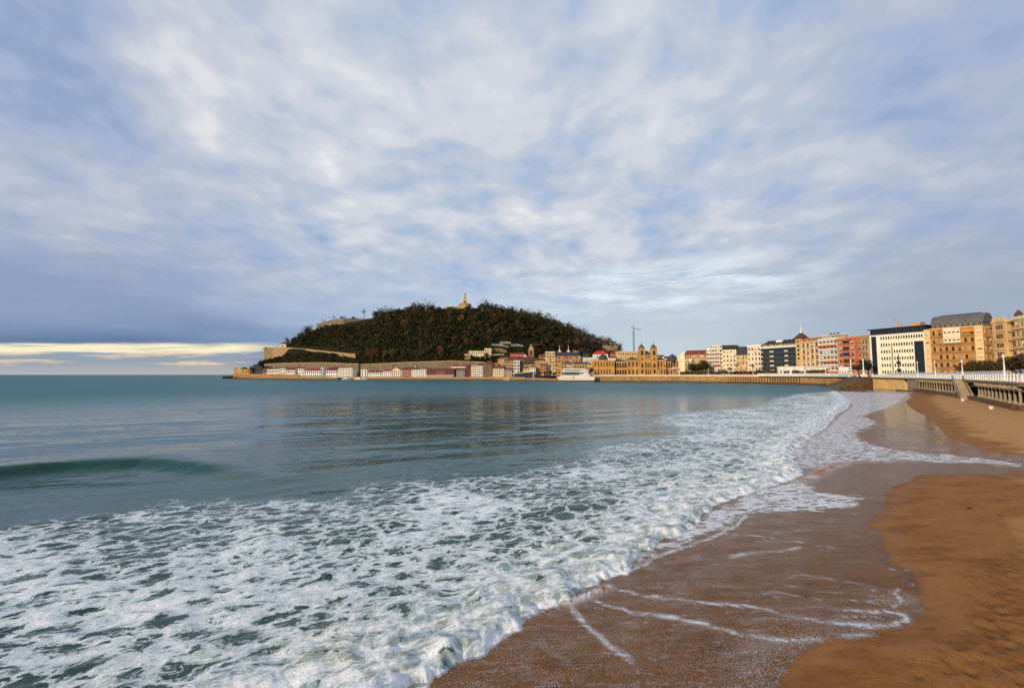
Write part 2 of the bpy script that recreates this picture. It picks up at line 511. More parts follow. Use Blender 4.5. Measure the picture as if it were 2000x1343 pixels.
t.put(b.inputs['Roughness'], t.m('MAXIMUM', t.smooth(mask, 0.0, 0.5, 0.05, 0.9), t.m('MULTIPLY', offs, .42)))
b.inputs['IOR'].default_value = 1.333
t.put(b.inputs['Specular IOR Level'], t.smooth(mask, 0.0, 0.6, 0.34, 0.10))
# ripples
rp = t.vm('MULTIPLY', rot, (0.45, 1.0, 1.0))
dist = t.vm('LENGTH', P)
w1 = t.noise(rp, 0.8, 3, .55)
w2 = t.noise(rp, 3.2, 3, .5)
w3 = t.noise(rp, 0.13, 2, .5)
amp_patch = t.smooth(t.noise(rp, 0.035, 3, .5), .35, .65, .45, 1.15)
hh = t.m('MULTIPLY', t.m('ADD', t.m('MULTIPLY', w1, 0.15), t.m('MULTIPLY', w2, 0.030)), amp_patch)
hh = t.m('MULTIPLY', hh, t.m('MULTIPLY_ADD', offs, 2.0, 1.0))
hh = t.m('ADD', hh, t.m('MULTIPLY', w3, 0.55))
nb = t.bump(hh, t.m('SUBTRACT', 1.0, t.m('MULTIPLY', mask, .8)), 0.55)
fh = t.noise(t.vm('MULTIPLY', rot, (.8, 1.0, 1.0)), 8.0, 6, .72, .6)
nb = t.bump(fh, t.m('MULTIPLY', mask, .7), 0.10, nb)
t.put(b.inputs['Normal'], nb)
sea = link('sea', sea_me, [m_sea], 'structure')
sea['label'] = 'grey green sea with breaking foam rolling onto the beach'

# ------------------------------------------------------------------ beach
rads = np.concatenate([[1.5, 3.0, 4.5], np.geomspace(5.5, 38, 400), np.geomspace(38.4, 300, 150)])
X, Y = polar(-50, 100, 760, rads)
ds, _ = seg_dist(X, Y, SHORE, True)
dfilm, _ = seg_dist(X, Y, FILM)
infilm = inside(X, Y, FILM_POLY)
wob = 0.22 * fbm(X * .9, Y * .9, 81, 3) + .05 * fbm(X * 4, Y * 4, 83, 2)
sf = np.where(infilm, dfilm, -dfilm) + wob * .6              # >0: under the thin sheet of backwash
DRY = [on_sand(*q_) for q_ in [(2200, 1010), (2000, 960), (1985, 940), (2080, 910), (2000, 886), (1960, 878), (1925, 862), (1885, 846), (1880, 828), (1850, 815), (1835, 800), (1818, 790), (1810, 780), (1822, 772), (1800, 765)]]
ddry, _ = seg_dist(X, Y, DRY, True)
dry = sstep(-.5, 1.8, ddry + 1.6 * fbm(X * .35, Y * .35, 85, 4)) * (np.sqrt(X * X + Y * Y) > 22)
PATCH = [on_sand(*q_) for q_ in [(1955, 1010), (2060, 1000), (2080, 1110), (1985, 1062)]]
dp_, _ = seg_dist(X, Y, PATCH + PATCH[:1])
dp_ = np.where(inside(X, Y, PATCH), dp_, -dp_) + .6 * fbm(X * 1.1, Y * 1.1, 87, 4)
dry = np.maximum(dry, .55 * sstep(-.3, .5, dp_))
Z = sand_z(ds)
Z += np.clip(ds, 0, 6) / 6 * (0.05 * fbm(X * .16, Y * .16, 91, 3) + 0.012 * fbm(X * .9, Y * .9, 93, 3) + dry * .02 * fbm(X * 1.6, Y * 1.6, 95, 3))
# trodden sand: footprints press into the upper beach
foot = np.zeros_like(X)
fr = np.random.default_rng(5)
tracks = [((1985, 1330), (1935, 1120)), ((1905, 1335), (1990, 1100)), ((1870, 1330), (1915, 1170)), ((1960, 1340), (1995, 1180)), ((1990, 1050), (1940, 1215)), ((1930, 1240), (1880, 1130)), ((1850, 1290), (1840, 1210)), ((1995, 1290), (1960, 1060)), ((1920, 1340), (1880, 1240)), ((1975, 1250), (1905, 1200)), ((1790, 1338), (1870, 1262)), ((1990, 1150), (1900, 1060)), ((1940, 1000), (1990, 1040))]
for (a, c) in tracks:
    A = np.array(on_sand(*a))
    Cc = np.array(on_sand(*c))
    L = np.linalg.norm(Cc - A)
    dirn = (Cc - A) / L
    nrm = np.array([-dirn[1], dirn[0]])
    for k in range(int(L / .62)):
        pt = A + dirn * (k * .62 + fr.uniform(-.1, .1)) + nrm * ((.11 if k % 2 else -.11) + fr.uniform(-.1, .1))
        m_ = (np.abs(X - pt[0]) < .5) & (np.abs(Y - pt[1]) < .5)
        if m_.any():
            ax_ = (X[m_] - pt[0]) * dirn[0] + (Y[m_] - pt[1]) * dirn[1]
            bx_ = (X[m_] - pt[0]) * nrm[0] + (Y[m_] - pt[1]) * nrm[1]
            foot[m_] += np.exp(-(ax_ / .15) ** 2 - (bx_ / .08) ** 2)
trod = sstep(-.2, 1.5, -sf - .8) * sstep(0, 1, ds)
Z -= .07 * np.clip(foot, 0, 1) * np.clip(trod + .6, 0, 1)
WRK = [on_sand(*q_) for q_ in [(1895, 1135), (1930, 1122), (1950, 1100), (1945, 1085), (1975, 1080), (2010, 1062)]]
dw, _ = seg_dist(X, Y, WRK)
wrack = np.exp(-((dw + .15 * fbm(X * 3, Y * 3, 97, 3)) / .22) ** 2)
WR2 = [on_sand(*q_) for q_ in [(1960, 1095), (1930, 1110), (1985, 1092)]]
dw2, _ = seg_dist(X, Y, WR2)
wrack = np.maximum(wrack, np.exp(-((dw2 + .2 * fbm(X * 2, Y * 2, 98, 3)) / .35) ** 2))
damp = np.exp(-((sf + .35) / .55) ** 2) * .9 + .25 * sstep(-.1, .4, sf)
sand_me = grid_mesh('beach', X, Y, Z, (ds > -9), {'sf': sf, 'dry': dry, 'damp': damp, 'wrack': wrack, 'foot': foot})

m_sand, t, b = new_mat('beach_sand')
P = t.new('ShaderNodeNewGeometry').outputs['Position']
n1 = t.noise(P, .35, 4, .55)
n2 = t.noise(P, 2.2, 5, .6)
n3 = t.noise(P, 30, 4, .75)
wet_c = t.mix(n1, lin(142, 94, 44), lin(168, 116, 62))
wet_c = t.mix(t.smooth(n2, .35, .7, 0, .35), wet_c, lin(120, 74, 28))
dry_c = t.mix(n2, lin(196, 148, 88), lin(214, 168, 108))
c = t.mix(t.attr('dry'), wet_c, dry_c)
c = t.mix(t.m('MULTIPLY', t.attr('damp'), .45), c, lin(116, 68, 24))
c = t.mix(t.smooth(t.attr('sf'), 0.0, .5, 0, .8), c, t.mix(n2, lin(190, 118, 34), lin(208, 138, 52)))
c = t.mix(t.m('MULTIPLY', t.attr('wrack'), t.smooth(t.noise(P, 9, 5, .7), .45, .62, 0, .85)), c, lin(52, 34, 22))
c = t.mix(t.m('MULTIPLY', t.attr('foot'), .45), c, lin(88, 52, 22))
stain = t.noise(t.vm('MULTIPLY', P, (.5, 1.3, 1)), .9, 7, .74)
c = t.mix(t.smooth(stain, .62, .40, 0, .35), c, lin(182, 132, 76))
c = t.mix(t.smooth(stain, .50, .68, 0, .55), c, lin(106, 66, 28))
c = t.mix(t.smooth(n3, .42, .66, 0, .55), c, lin(120, 70, 34))
t.put(b.inputs['Base Color'], c)
t.put(b.inputs['Roughness'], t.smooth(t.attr('damp'), 0, 1, .8, .62))
b.inputs['Specular IOR Level'].default_value = .15
nb = t.bump(t.m('ADD', t.m('MULTIPLY', n3, .6), t.m('MULTIPLY', t.noise(P, 5, 6, .72), 2.0)), t.smooth(t.attr('damp'), 0, 1, .8, .2), .06)
t.put(b.inputs['Normal'], nb)
beach = link('beach', sand_me, [m_sand], 'structure')

# ------------------------------------------------------------------ backwash: a thin sheet of water sliding back over the sand
rads = np.geomspace(7.0, 300, 430)
X, Y = polar(-40, 60, 720, rads)
ds, _ = seg_dist(X, Y, SHORE, True)
db, _ = seg_dist(X, Y, BORE, True)
dfilm, _ = seg_dist(X, Y, FILM)
infilm = inside(X, Y, FILM_POLY)
wob = 0.22 * fbm(X * .9, Y * .9, 81, 3) + .05 * fbm(X * 4, Y * 4, 83, 2)
sf = np.where(infilm, dfilm, -dfilm) + wob * .6
wx = X + .10 * fbm(X * 1.5, Y * 1.5, 101, 3)
wy = Y + .10 * fbm(X * 1.5, Y * 1.5, 103, 3)
lace = np.zeros_like(X)
for poly, dens in [([(1536, 880), (1567, 925), (1620, 911), (1665, 904), (1760, 901), (1900, 906), (2010, 914), (2010, 905), (1880, 890), (1760, 880), (1690, 862), (1675, 845), (1720, 826), (1690, 812), (1755, 790), (1775, 768), (1637, 764), (1662, 792), (1602, 841)], .56),
                   ([(1364, 1008), (1480, 955), (1567, 930), (1600, 960), (1700, 972), (1690, 990), (1600, 1000), (1500, 1003), (1460, 1005), (1440, 1025), (1385, 1052), (1300, 1078), (1230, 1114), (1268, 1068)], .62),
                   ([(1690, 862), (1760, 880), (1880, 890), (2010, 905), (2000, 895), (1880, 878), (1800, 850), (1740, 838)], .30),
                   ([(1800, 764), (1690, 762), (1690, 800), (1770, 786)], .42)]:
    pw = [on_sand(*q_) for q_ in poly]
    dd, _ = seg_dist(X, Y, pw + pw[:1])
    dd = np.where(inside(X, Y, pw), dd, -dd)
    lace = np.maximum(lace, dens * sstep(-.5, .7, dd + .5 * fbm(X * .8, Y * .8, 105, 3)))
streak = np.zeros_like(X)
for pts, wd, st in [
    ([(1225, 1118), (1300, 1080), (1380, 1056), (1440, 1026), (1462, 1002)], .085, 1.1),
    ([(1108, 1178), (1140, 1215), (1180, 1255), (1238, 1296)], .16, .85), ([(1040, 1240), (1070, 1270), (1120, 1300)], .22, .35),
    ([(1150, 1170), (1200, 1188), (1240, 1198), (1300, 1203), (1380, 1222), (1460, 1243), (1600, 1256), (1690, 1250)], .11, .95),
    ([(1300, 1203), (1360, 1218), (1420, 1240)], .22, .5),
    ([(1180, 1150), (1260, 1164), (1300, 1169), (1370, 1178), (1470, 1186), (1550, 1205), (1640, 1218), (1720, 1222), (1765, 1213), (1774, 1205), (1760, 1196), (1700, 1191), (1620, 1190)], .085, 1.0),
    ([(1620, 1212), (1680, 1218), (1730, 1221)], .22, .6), ([(1470, 1160), (1510, 1157), (1540, 1160), (1610, 1172)], .09, .6), ([(1640, 1242), (1700, 1238), (1722, 1243)], .09, .8),
    ([(1535, 1128), (1570, 1121), (1620, 1130), (1700, 1140)], .10, .6), ([(1420, 1090), (1455, 1080), (1530, 1077), (1570, 1068)], .14, .8),
    ([(1410, 1042), (1480, 1047), (1560, 1060), (1640, 1072)], .08, .8), ([(1500, 1044), (1570, 1034), (1625, 1040)], .12, .5), ([(1540, 1022), (1590, 1016), (1635, 1020)], .16, .5),
    ([(1555, 966), (1620, 966), (1665, 966), (1722, 976)], .07, .7), ([(1570, 985), (1640, 990), (1690, 996)], .10, .6), ([(1640, 1002), (1680, 1002)], .1, .5), ([(1620, 1098), (1700, 1096), (1750, 1102)], .06, .4),
    ([(1730, 1111), (1780, 1115), (1797, 1126)], .05, .8), ([(1762, 1133), (1784, 1141)], .08, .7), ([(1690, 1150), (1748, 1157), (1760, 1150)], .05, .7), ([(1670, 1158), (1745, 1164)], .05, .6),
    ([(1655, 1168), (1750, 1180)], .05, .7), ([(1757, 1148), (1752, 1160), (1760, 1170), (1748, 1186)], .06, .9), ([(1650, 1205), (1690, 1203), (1728, 1208)], .06, .6),
    ([(1567, 945), (1600, 925), (1620, 912), (1665, 905), (1760, 902), (1865, 904), (1920, 907), (2010, 916)], .14, .8), ([(1755, 881), (1860, 888), (1930, 893), (2010, 901)], .10, .7),
    ([(1676, 846), (1730, 826)], .16, .6), ([(1640, 870), (1720, 880), (1800, 890)], .15, .5), ([(1690, 776), (1740, 773), (1785, 776)], .4, .5), ([(1690, 790), (1770, 787)], .4, .5), ([(1680, 805), (1740, 806)], .3, .5), ([(1660, 825), (1720, 822)], .3, .5),
    ([(1580, 885), (1660, 880), (1740, 890), (1850, 898)], .2, .6), ([(1600, 860), (1660, 858), (1690, 862)], .2, .6), ([(1620, 845), (1680, 838)], .25, .6), ([(1660, 812), (1700, 810), (1760, 800)], .35, .6), ([(1670, 782), (1720, 780), (1765, 783)], .5, .7), ([(1260, 1250), (1330, 1262), (1400, 1265)], .3, .18), ([(1300, 1120), (1360, 1115), (1440, 1128)], .2, .22), ([(1300, 1140), (1380, 1142)], .2, .25)]:
    pw = smooth_line([on_sand(*q_) for q_ in pts], 2)
    dd, aa = seg_dist(wx, wy, pw)
    rr = np.sqrt(X * X + Y * Y)
    streak = np.maximum(streak, st * np.exp(-(dd / (wd * (1 + .35 * perlin(X * 2, Y * 2, 107)))) ** 2) * sstep(-.02, .08, np.minimum(aa, 1 - aa) + .02))
    streak = np.maximum(streak, st * .32 * np.exp(-(dd / (wd * 3.2)) ** 2))
# bubbles left floating near the lower edge of the sheet
bub = sstep(9, 1.0, np.clip(-db * -1, 0, 50)) * .5 + sstep(2.5, .3, np.abs(sf)) * (np.sqrt(X * X + Y * Y) < 20) * .6
Z = sand_z(ds) + np.clip(ds, 0, 6) / 6 * 0.05 * fbm(X * .16, Y * .16, 91, 3) + .022
BROWN = [on_sand(*q_) for q_ in [(1560, 948), (1590, 932), (1620, 914), (1650, 906), (1680, 902)]]
dbr, abr = seg_dist(X, Y, BROWN)
brown = np.exp(-(dbr / .55) ** 2) * np.sin(np.pi * np.clip(abr, 0, 1)) ** .5
BR2 = [g2(*q_) for q_ in [(1110, 1180), (1150, 1166), (1190, 1150)]]
dbr2, abr2 = seg_dist(X, Y, BR2)
brown2 = np.exp(-(dbr2 / .22) ** 2)
Z += .20 * brown * (.6 + .6 * np.abs(fbm(X * 2.4, Y * 2.4, 111, 3))) + .12 * brown2 * (.6 + np.abs(fbm(X * 5, Y * 5, 113, 2)))
brown = np.maximum(brown, brown2)
wash_me = grid_mesh('backwash', X, Y, Z, (sf > -.12) & (db > -1.0), {'sf': sf, 'lace': lace, 'streak': streak, 'bub': bub, 'brown': brown})
m_wash, t, b = new_mat('backwash_water')
t.n.remove(b)
P = t.new('ShaderNodeNewGeometry').outputs['Position']
Pf = t.vm('MULTIPLY', P, (0.55, 1.0, 1.0))
wv = t.vm('SUBTRACT', t.noise(Pf, 1.3, 3, .5, color=True), (.5, .5, .5))
fp = t.vm('ADD', Pf, t.vm('SCALE', wv, scale=.8))
c1 = t.vor(fp, 2.2)
c2 = t.vor(fp, 6.0)
nf = t.noise(fp, 1.5, 5, .62)
gr = t.noise(P, 26, 3, .7)
lc = t.m('ADD', t.m('MULTIPLY_ADD', c1, -1.0, t.attr('lace')), t.m('MULTIPLY_ADD', c2, -.7, t.m('MULTIPLY_ADD', nf, .9, -.55)))
lacem = t.m('MULTIPLY', t.smooth(lc, .02, .42), t.smooth(t.attr('lace'), .05, .2))
flow = t.vm('ADD', t.vm('MULTIPLY', P, (.30, 1.9, 1.0)), t.vm('SCALE', wv, scale=.9))
ln1 = t.noise(flow, 2.2, 6, .65)
brk = t.smooth(t.m('ADD', t.m('MULTIPLY', ln1, .65), t.m('MULTIPLY', gr, .45)), .42, .68)
st_ = t.m('MULTIPLY', t.smooth(t.attr('streak'), .10, 1.0), t.m('MULTIPLY_ADD', brk, .95, .10))
lines = t.m('MULTIPLY', t.smooth(ln1, .50, .72), t.smooth(gr, .42, .66))
st_ = t.m('MAXIMUM', st_, t.m('MULTIPLY', t.m('MULTIPLY', lines, .55), t.smooth(t.attr('sf'), .1, 1.2)))
bb = t.m('MULTIPLY', t.attr('bub'), t.smooth(t.m('ADD', gr, t.m('MULTIPLY', nf, .35)), .66, .80))
fm = t.m('MINIMUM', t.m('ADD', t.m('MAXIMUM', lacem, st_), t.m('MULTIPLY', bb, .6)), 1.0)
fm = t.m('MULTIPLY', fm, .90)
sheet = t.smooth(t.attr('sf'), -.03, .22)
nb = t.bump(t.m('ADD', t.m('MULTIPLY', t.noise(Pf, 3.0, 4, .55), .5), fm), .30, .05)
fres = t.new('ShaderNodeFresnel')
fres.inputs['IOR'].default_value = 1.13
t.put(fres.inputs['Normal'], nb)
gl = t.new('ShaderNodeBsdfGlossy')
gl.inputs['Roughness'].default_value = .11
t.put(gl.inputs['Normal'], nb)
tr = t.new('ShaderNodeBsdfTransparent')
t.put(tr.inputs[0], (.99, .95, .91))
mx = t.new('ShaderNodeMixShader')
t.put(mx.inputs[0], fres.outputs[0])
t.l.new(tr.outputs[0], mx.inputs[1])
t.l.new(gl.outputs[0], mx.inputs[2])
df = t.new('ShaderNodeBsdfDiffuse')
t.put(df.inputs[0], t.mix(t.m('MULTIPLY', t.attr('brown'), t.smooth(nf, .35, .55)), lin(228, 228, 230), lin(176, 112, 62)))
t.put(df.inputs['Normal'], nb)
mx2 = t.new('ShaderNodeMixShader')
t.put(mx2.inputs[0], t.m('MAXIMUM', fm, t.m('MULTIPLY', t.attr('brown'), .9)))
t.l.new(mx.outputs[0], mx2.inputs[1])
t.l.new(df.outputs[0], mx2.inputs[2])
tr2 = t.new('ShaderNodeBsdfTransparent')
mx3 = t.new('ShaderNodeMixShader')
t.put(mx3.inputs[0], sheet)
t.l.new(tr2.outputs[0], mx3.inputs[1])
t.l.new(mx2.outputs[0], mx3.inputs[2])
t.l.new(mx3.outputs[0], t.n['Material Output'].inputs[0])
wash = link('backwash_water', wash_me, [m_wash], 'structure')

# ------------------------------------------------------------------ mesh builder and things
class MB:
    def __init__(s):
        s.v, s.f, s.m = [], [], []
    def face(s, pts, m=0):
        i = len(s.v)
        s.v += [tuple(q_) for q_ in pts]
        s.f.append(tuple(range(i, i + len(pts))))
        s.m.append(m)
        return s
    def box(s, x0, x1, y0, y1, z0, z1, m=0):
        i = len(s.v)
        s.v += [(x0, y0, z0), (x1, y0, z0), (x1, y1, z0), (x0, y1, z0), (x0, y0, z1), (x1, y0, z1), (x1, y1, z1), (x0, y1, z1)]
        for q_ in ((3, 2, 1, 0), (4, 5, 6, 7), (0, 1, 5, 4), (1, 2, 6, 5), (2, 3, 7, 6), (3, 0, 4, 7)):
            s.f.append(tuple(i + k for k in q_))
            s.m.append(m)
        return s
    def loft(s, rings, m=0, cap=True):
        i = len(s.v)
        n = len(rings[0])
        for r_ in rings:
            s.v += [tuple(q_) for q_ in r_]
        for k in range(len(rings) - 1):
            for j in range(n):
                a, b_ = i + k * n + j, i + k * n + (j + 1) % n
                s.f.append((a, b_, b_ + n, a + n))
                s.m.append(m)
        if cap:
            s.f.append(tuple(i + j for j in range(n))[::-1])
            s.f.append(tuple(i + (len(rings) - 1) * n + j for j in range(n)))
            s.m += [m, m]
        return s
    def lathe(s, prof, n=10, c=(0, 0), m=0):
        return s.loft([[(c[0] + r_ * math.cos(2 * math.pi * k / n), c[1] + r_ * math.sin(2 * math.pi * k / n), z) for k in range(n)] for r_, z in prof], m)
    def tube(s, p0, p1, r0, r1=None, n=6, m=0):
        r1 = r0 if r1 is None else r1
        p0, p1 = Vector(p0), Vector(p1)
        d = (p1 - p0).normalized()
        a = d.orthogonal().normalized()
        b_ = d.cross(a)
        return s.loft([[p_ + (a * math.cos(2 * math.pi * k / n) + b_ * math.sin(2 * math.pi * k / n)) * r_ for k in range(n)] for p_, r_ in ((p0, r0), (p1, r1))], m)
    def prism(s, poly, z0, z1, m=0):
        return s.loft([[(x, y, z0) for x, y in poly], [(x, y, z1) for x, y in poly]], m)
    def mesh(s, name, mats, smooth=False):
        me = bpy.data.meshes.new(name)
        me.from_pydata(s.v, [], s.f)
        for m_ in mats:
            me.materials.append(m_)
        me.polygons.foreach_set('material_index', s.m)
        if smooth:
            me.polygons.foreach_set('use_smooth', [True] * len(s.f))
        me.update()
        return me
    def build(s, name, mats, parent=None, smooth=False):
        if not isinstance(mats, (list, tuple)):
            mats = [mats]
        return inst(name, s.mesh(name, mats, smooth), parent)

def inst(name, me, parent=None, loc=(0, 0, 0), rz=0.0, scale=None):
    o = bpy.data.objects.new(name, me)
    COL.objects.link(o)
    o.location = loc
    o.rotation_euler = (0, 0, rz)
    if scale is not None:
        o.scale = (scale,) * 3 if not hasattr(scale, '__len__') else scale
    o.parent = parent
    return o

LABELS = {}
def tag(o, label, cat, group=None):
    o['label'] = label
    o['category'] = cat
    if group:
        o['group'] = group
    LABELS.setdefault(label, []).append(o.name)
    return o

def thing(name, label, cat, loc=(0, 0, 0), rz=0.0, group=None):
    o = bpy.data.objects.new(name, None)
    COL.objects.link(o)
    o.location = loc
    o.rotation_euler = (0, 0, rz)
    o.empty_display_size = 0.5
    return tag(o, label, cat, group)

MATS = {}
def mat(col, rough=.8, var=.12, sc=.35, spec=.3, bump=0.0, streak=False):
    key = (tuple(col), rough, var, sc, spec, bump, streak)
    if key in MATS:
        return MATS[key]
    m_, t, b = new_mat('paint_%d' % len(MATS))
    c0 = lin(*col)
    P = t.new('ShaderNodeNewGeometry').outputs['Position']
    P = t.vm('MULTIPLY', P, (1, 1, .35)) if streak else P
    n = t.noise(P, sc, 5, .62)
    dk = tuple(c * (1 - var * 1.4) for c in c0)
    lt = tuple(min(.9, c * (1 + var)) for c in c0)
    t.put(b.inputs['Base Color'], t.mix(t.smooth(n, .3, .7), dk, lt))
    b.inputs['Roughness'].default_value = rough
    b.inputs['Specular IOR Level'].default_value = spec
    if bump:
        t.put(b.inputs['Normal'], t.bump(t.noise(P, sc * 6, 4, .6), bump, .1))
    MATS[key] = m_
    return m_

def stone_mat(name, c1, c2, mortar, bw, bh, var=.5):
    m_, t, b = new_mat(name)
    P = t.new('ShaderNodeTexCoord').outputs['UV']
    br = t.new('ShaderNodeTexBrick')
    t.put(br.inputs['Vector'], P)
    t.put(br.inputs['Color1'], lin(*c1))
    t.put(br.inputs['Color2'], lin(*c2))
    t.put(br.inputs['Mortar'], lin(*mortar))
    br.inputs['Scale'].default_value = 1.0
    br.inputs['Mortar Size'].default_value = .035
    br.inputs['Brick Width'].default_value = bw
    br.inputs['Row Height'].default_value = bh
    Pw = t.new('ShaderNodeNewGeometry').outputs['Position']
    n = t.noise(t.vm('MULTIPLY', Pw, (1, 1, .5)), .22, 6, .65)
    z = t.sep(Pw)[2]
    c = t.mix(t.smooth(n, .35, .72, 0, var), br.outputs[0], lin(88, 60, 36))
    # weed and damp below the high-water mark
    hw = t.smooth(t.m('ADD', z, t.m('MULTIPLY_ADD', n, 1.6, -.8)), 1.9, .5)
    c = t.mix(t.m('MULTIPLY', hw, .85), c, lin(46, 38, 26))
    t.put(b.inputs['Base Color'], c)
    b.inputs['Roughness'].default_value = .85
    t.put(b.inputs['Normal'], t.bump(br.outputs['Fac'], .6, -.06))
    return m_

M_GLASS = mat((22, 26, 32), .18, .3, 1.2, .4)
M_BLIND = mat((196, 190, 176), .7, .1)
M_SHUT = mat((150, 148, 140), .7, .1)
M_FRAME = mat((214, 208, 196), .6, .06)
M_DARKF = mat((52, 44, 38), .6, .1)
M_WHITE = mat((226, 222, 212), .6, .06, .25, streak=True)
M_RAIL = mat((224, 222, 216), .45, .08, .8)
M_RED = mat((126, 60, 47), .8, .22, .5, bump=.4)
M_RED2 = mat((102, 52, 43), .8, .22, .5, bump=.4)
M_BROWNR = mat((96, 62, 50), .8, .22, .5, bump=.4)
M_SLATE = mat((58, 62, 70), .5, .2, .5)
M_DARKROOF = mat((44, 42, 44), .6, .2, .5)
M_IRON = mat((40, 38, 38), .5, .1)
M_STONE = mat((196, 160, 112), .85, .2, .3, bump=.4, streak=True)
M_OLDST = mat((178, 150, 106), .9, .28, .12, bump=.5, streak=True)
M_GREYST = mat((150, 140, 122), .9, .25, .15, bump=.5)
M_TRUNK = mat((78, 62, 48), .9, .25, 1.5)
M_ASPHALT = mat((92, 88, 84), .9, .12, .2)
M_PAVE = mat((176, 160, 140), .85, .12, .3)

_win = {}
def window_mesh(w_, h_, pane, frame, kind):
    key = (round(w_, 2), round(h_, 2), pane.name, frame.name, kind)
    if key in _win:
        return _win[key]
    mb = MB()
    fr = min(.09, w_ * .09)
    x0, x1 = -w_ / 2, w_ / 2
    mb.face([(x0, .0, 0), (x1, .0, 0), (x1, .0, h_), (x0, .0, h_)], 0)
    mb.box(x0, x0 + fr, -.07, -.004, 0, h_, 1).box(x1 - fr, x1, -.07, -.004, 0, h_, 1)
    mb.box(x0 + fr, x1 - fr, -.07, -.004, h_ - fr, h_, 1).box(x0 + fr, x1 - fr, -.07, -.004, 0, fr, 1)
    if kind == 'sash':
        mb.box(-.035, .035, -.06, -.004, fr, h_ - fr, 1)
    elif kind == 'wide':
        for k in (1, 2):
            xx = x0 + w_ * k / 3
            mb.box(xx - .04, xx + .04, -.06, -.004, fr, h_ - fr, 1)
    elif kind == 'curtain':
        for k in range(1, max(2, int(w_ / 1.3))):
            xx = x0 + w_ * k / max(2, int(w_ / 1.3))
            mb.box(xx - .03, xx + .03, -.06, -.004, fr, h_ - fr, 1)
        for k in range(1, max(2, int(h_ / 1.8))):
            zz_ = h_ * k / max(2, int(h_ / 1.8))
            mb.box(x0 + fr, x1 - fr, -.05, -.006, zz_ - .04, zz_ + .04, 1)
    elif kind == 'half':      # roller blind half down
        mb.face([(x0 + fr, -.03, h_ * .45), (x1 - fr, -.03, h_ * .45), (x1 - fr, -.03, h_ - fr), (x0 + fr, -.03, h_ - fr)], 1)
    _win[key] = mb.mesh('window', [pane, frame])
    return _win[key]

def wall_face(mb, o, ux, W_, z0, z1, wins, dep=.28, m=0):
    """one wall plane with real openings; returns the seat of every window"""
    n = (ux[1], -ux[0])
    P = lambda u, z, d=0.0: (o[0] + ux[0] * u - n[0] * d, o[1] + ux[1] * u - n[1] * d, z)
    xs = sorted({0.0, W_, *[round(q_[0], 3) for q_ in wins], *[round(q_[1], 3) for q_ in wins]})
    zs = sorted({z0, z1, *[round(q_[2], 3) for q_ in wins], *[round(q_[3], 3) for q_ in wins]})
    for za, zb_ in zip(zs[:-1], zs[1:]):
        zc = (za + zb_) / 2
        start = None
        for xa, xb in zip(xs[:-1], xs[1:]):
            xc = (xa + xb) / 2
            hole = any(q_[0] < xc < q_[1] and q_[2] < zc < q_[3] for q_ in wins)
            if not hole and start is None:
                start = xa
            if hole and start is not None:
                mb.face([P(start, za), P(xa, za), P(xa, zb_), P(start, zb_)], m)
                start = None
        if start is not None:
            mb.face([P(start, za), P(xs[-1], za), P(xs[-1], zb_), P(start, zb_)], m)
    seats = []
    for a, b_, c, d in [q_[:4] for q_ in wins]:
        mb.face([P(a, c), P(a, c, dep), P(a, d, dep), P(a, d)], m)
        mb.face([P(b_, c, dep), P(b_, c), P(b_, d), P(b_, d, dep)], m)
        mb.face([P(a, c), P(b_, c), P(b_, c, dep), P(a, c, dep)], m)
        mb.face([P(a, d, dep), P(b_, d, dep), P(b_, d), P(a, d)], m)
        q_ = P((a + b_) / 2, c, dep - .02)
        seats.append((q_, b_ - a, d - c, math.atan2(ux[1], ux[0])))
    return seats

def grid_wins(W_, z0, z1, floors, bays, wf=.5, hf=.58, x0=.0, x1=None, ground=0.0, skip=()):
    """evenly spaced windows; ground = height of a ground floor left blank"""
    x1 = W_ if x1 is None else x1
    fh = (z1 - z0 - ground) / floors
    bw = (x1 - x0) / bays
    out = []
    for f_ in range(floors):
        for k in range(bays):
            if (f_, k) in skip:
                continue
            cx_ = x0 + (k + .5) * bw
            zb_ = z0 + ground + f_ * fh + fh * (1 - hf) * .45
            out.append((cx_ - bw * wf / 2, cx_ + bw * wf / 2, zb_, zb_ + fh * hf))
    return out

def block(par, ox, oy, W_, D_, z0, z1, wall, wins=(), side_wins=((), ()), frame=None, pane=None, kind='sash', mixp=.25, dep=.28, name='wall', rnd=None, alt=None):
    """a box of wall with openings on the front and both flanks, windows seated in them"""
    rnd = rnd or random
    frame = frame or M_FRAME
    mb = MB()
    seats = wall_face(mb, (ox, oy), (1, 0), W_, z0, z1, list(wins), dep)
    seats += wall_face(mb, (ox, oy + D_), (0, -1), D_, z0, z1, list(side_wins[0]), dep)
    seats += wall_face(mb, (ox + W_, oy), (0, 1), D_, z0, z1, list(side_wins[1]), dep)
    mb.face([(ox + W_, oy + D_, z0), (ox, oy + D_, z0), (ox, oy + D_, z1), (ox + W_, oy + D_, z1)])
    mb.face([(ox, oy, z1), (ox + W_, oy, z1), (ox + W_, oy + D_, z1), (ox, oy + D_, z1)])
    wl = mb.build(name, wall, par)
    for q_, ww, hh_, rz in seats:
        r_ = rnd.random()
        kd = kind
        if kind in ('sash', 'wide') and r_ < mixp:
            kd = 'half'
        pn = pane or M_GLASS
        if alt and r_ > 1 - mixp:
            pn = alt
        inst('window', window_mesh(ww, hh_, pn, frame, kd), par, q_, rz)
    return wl

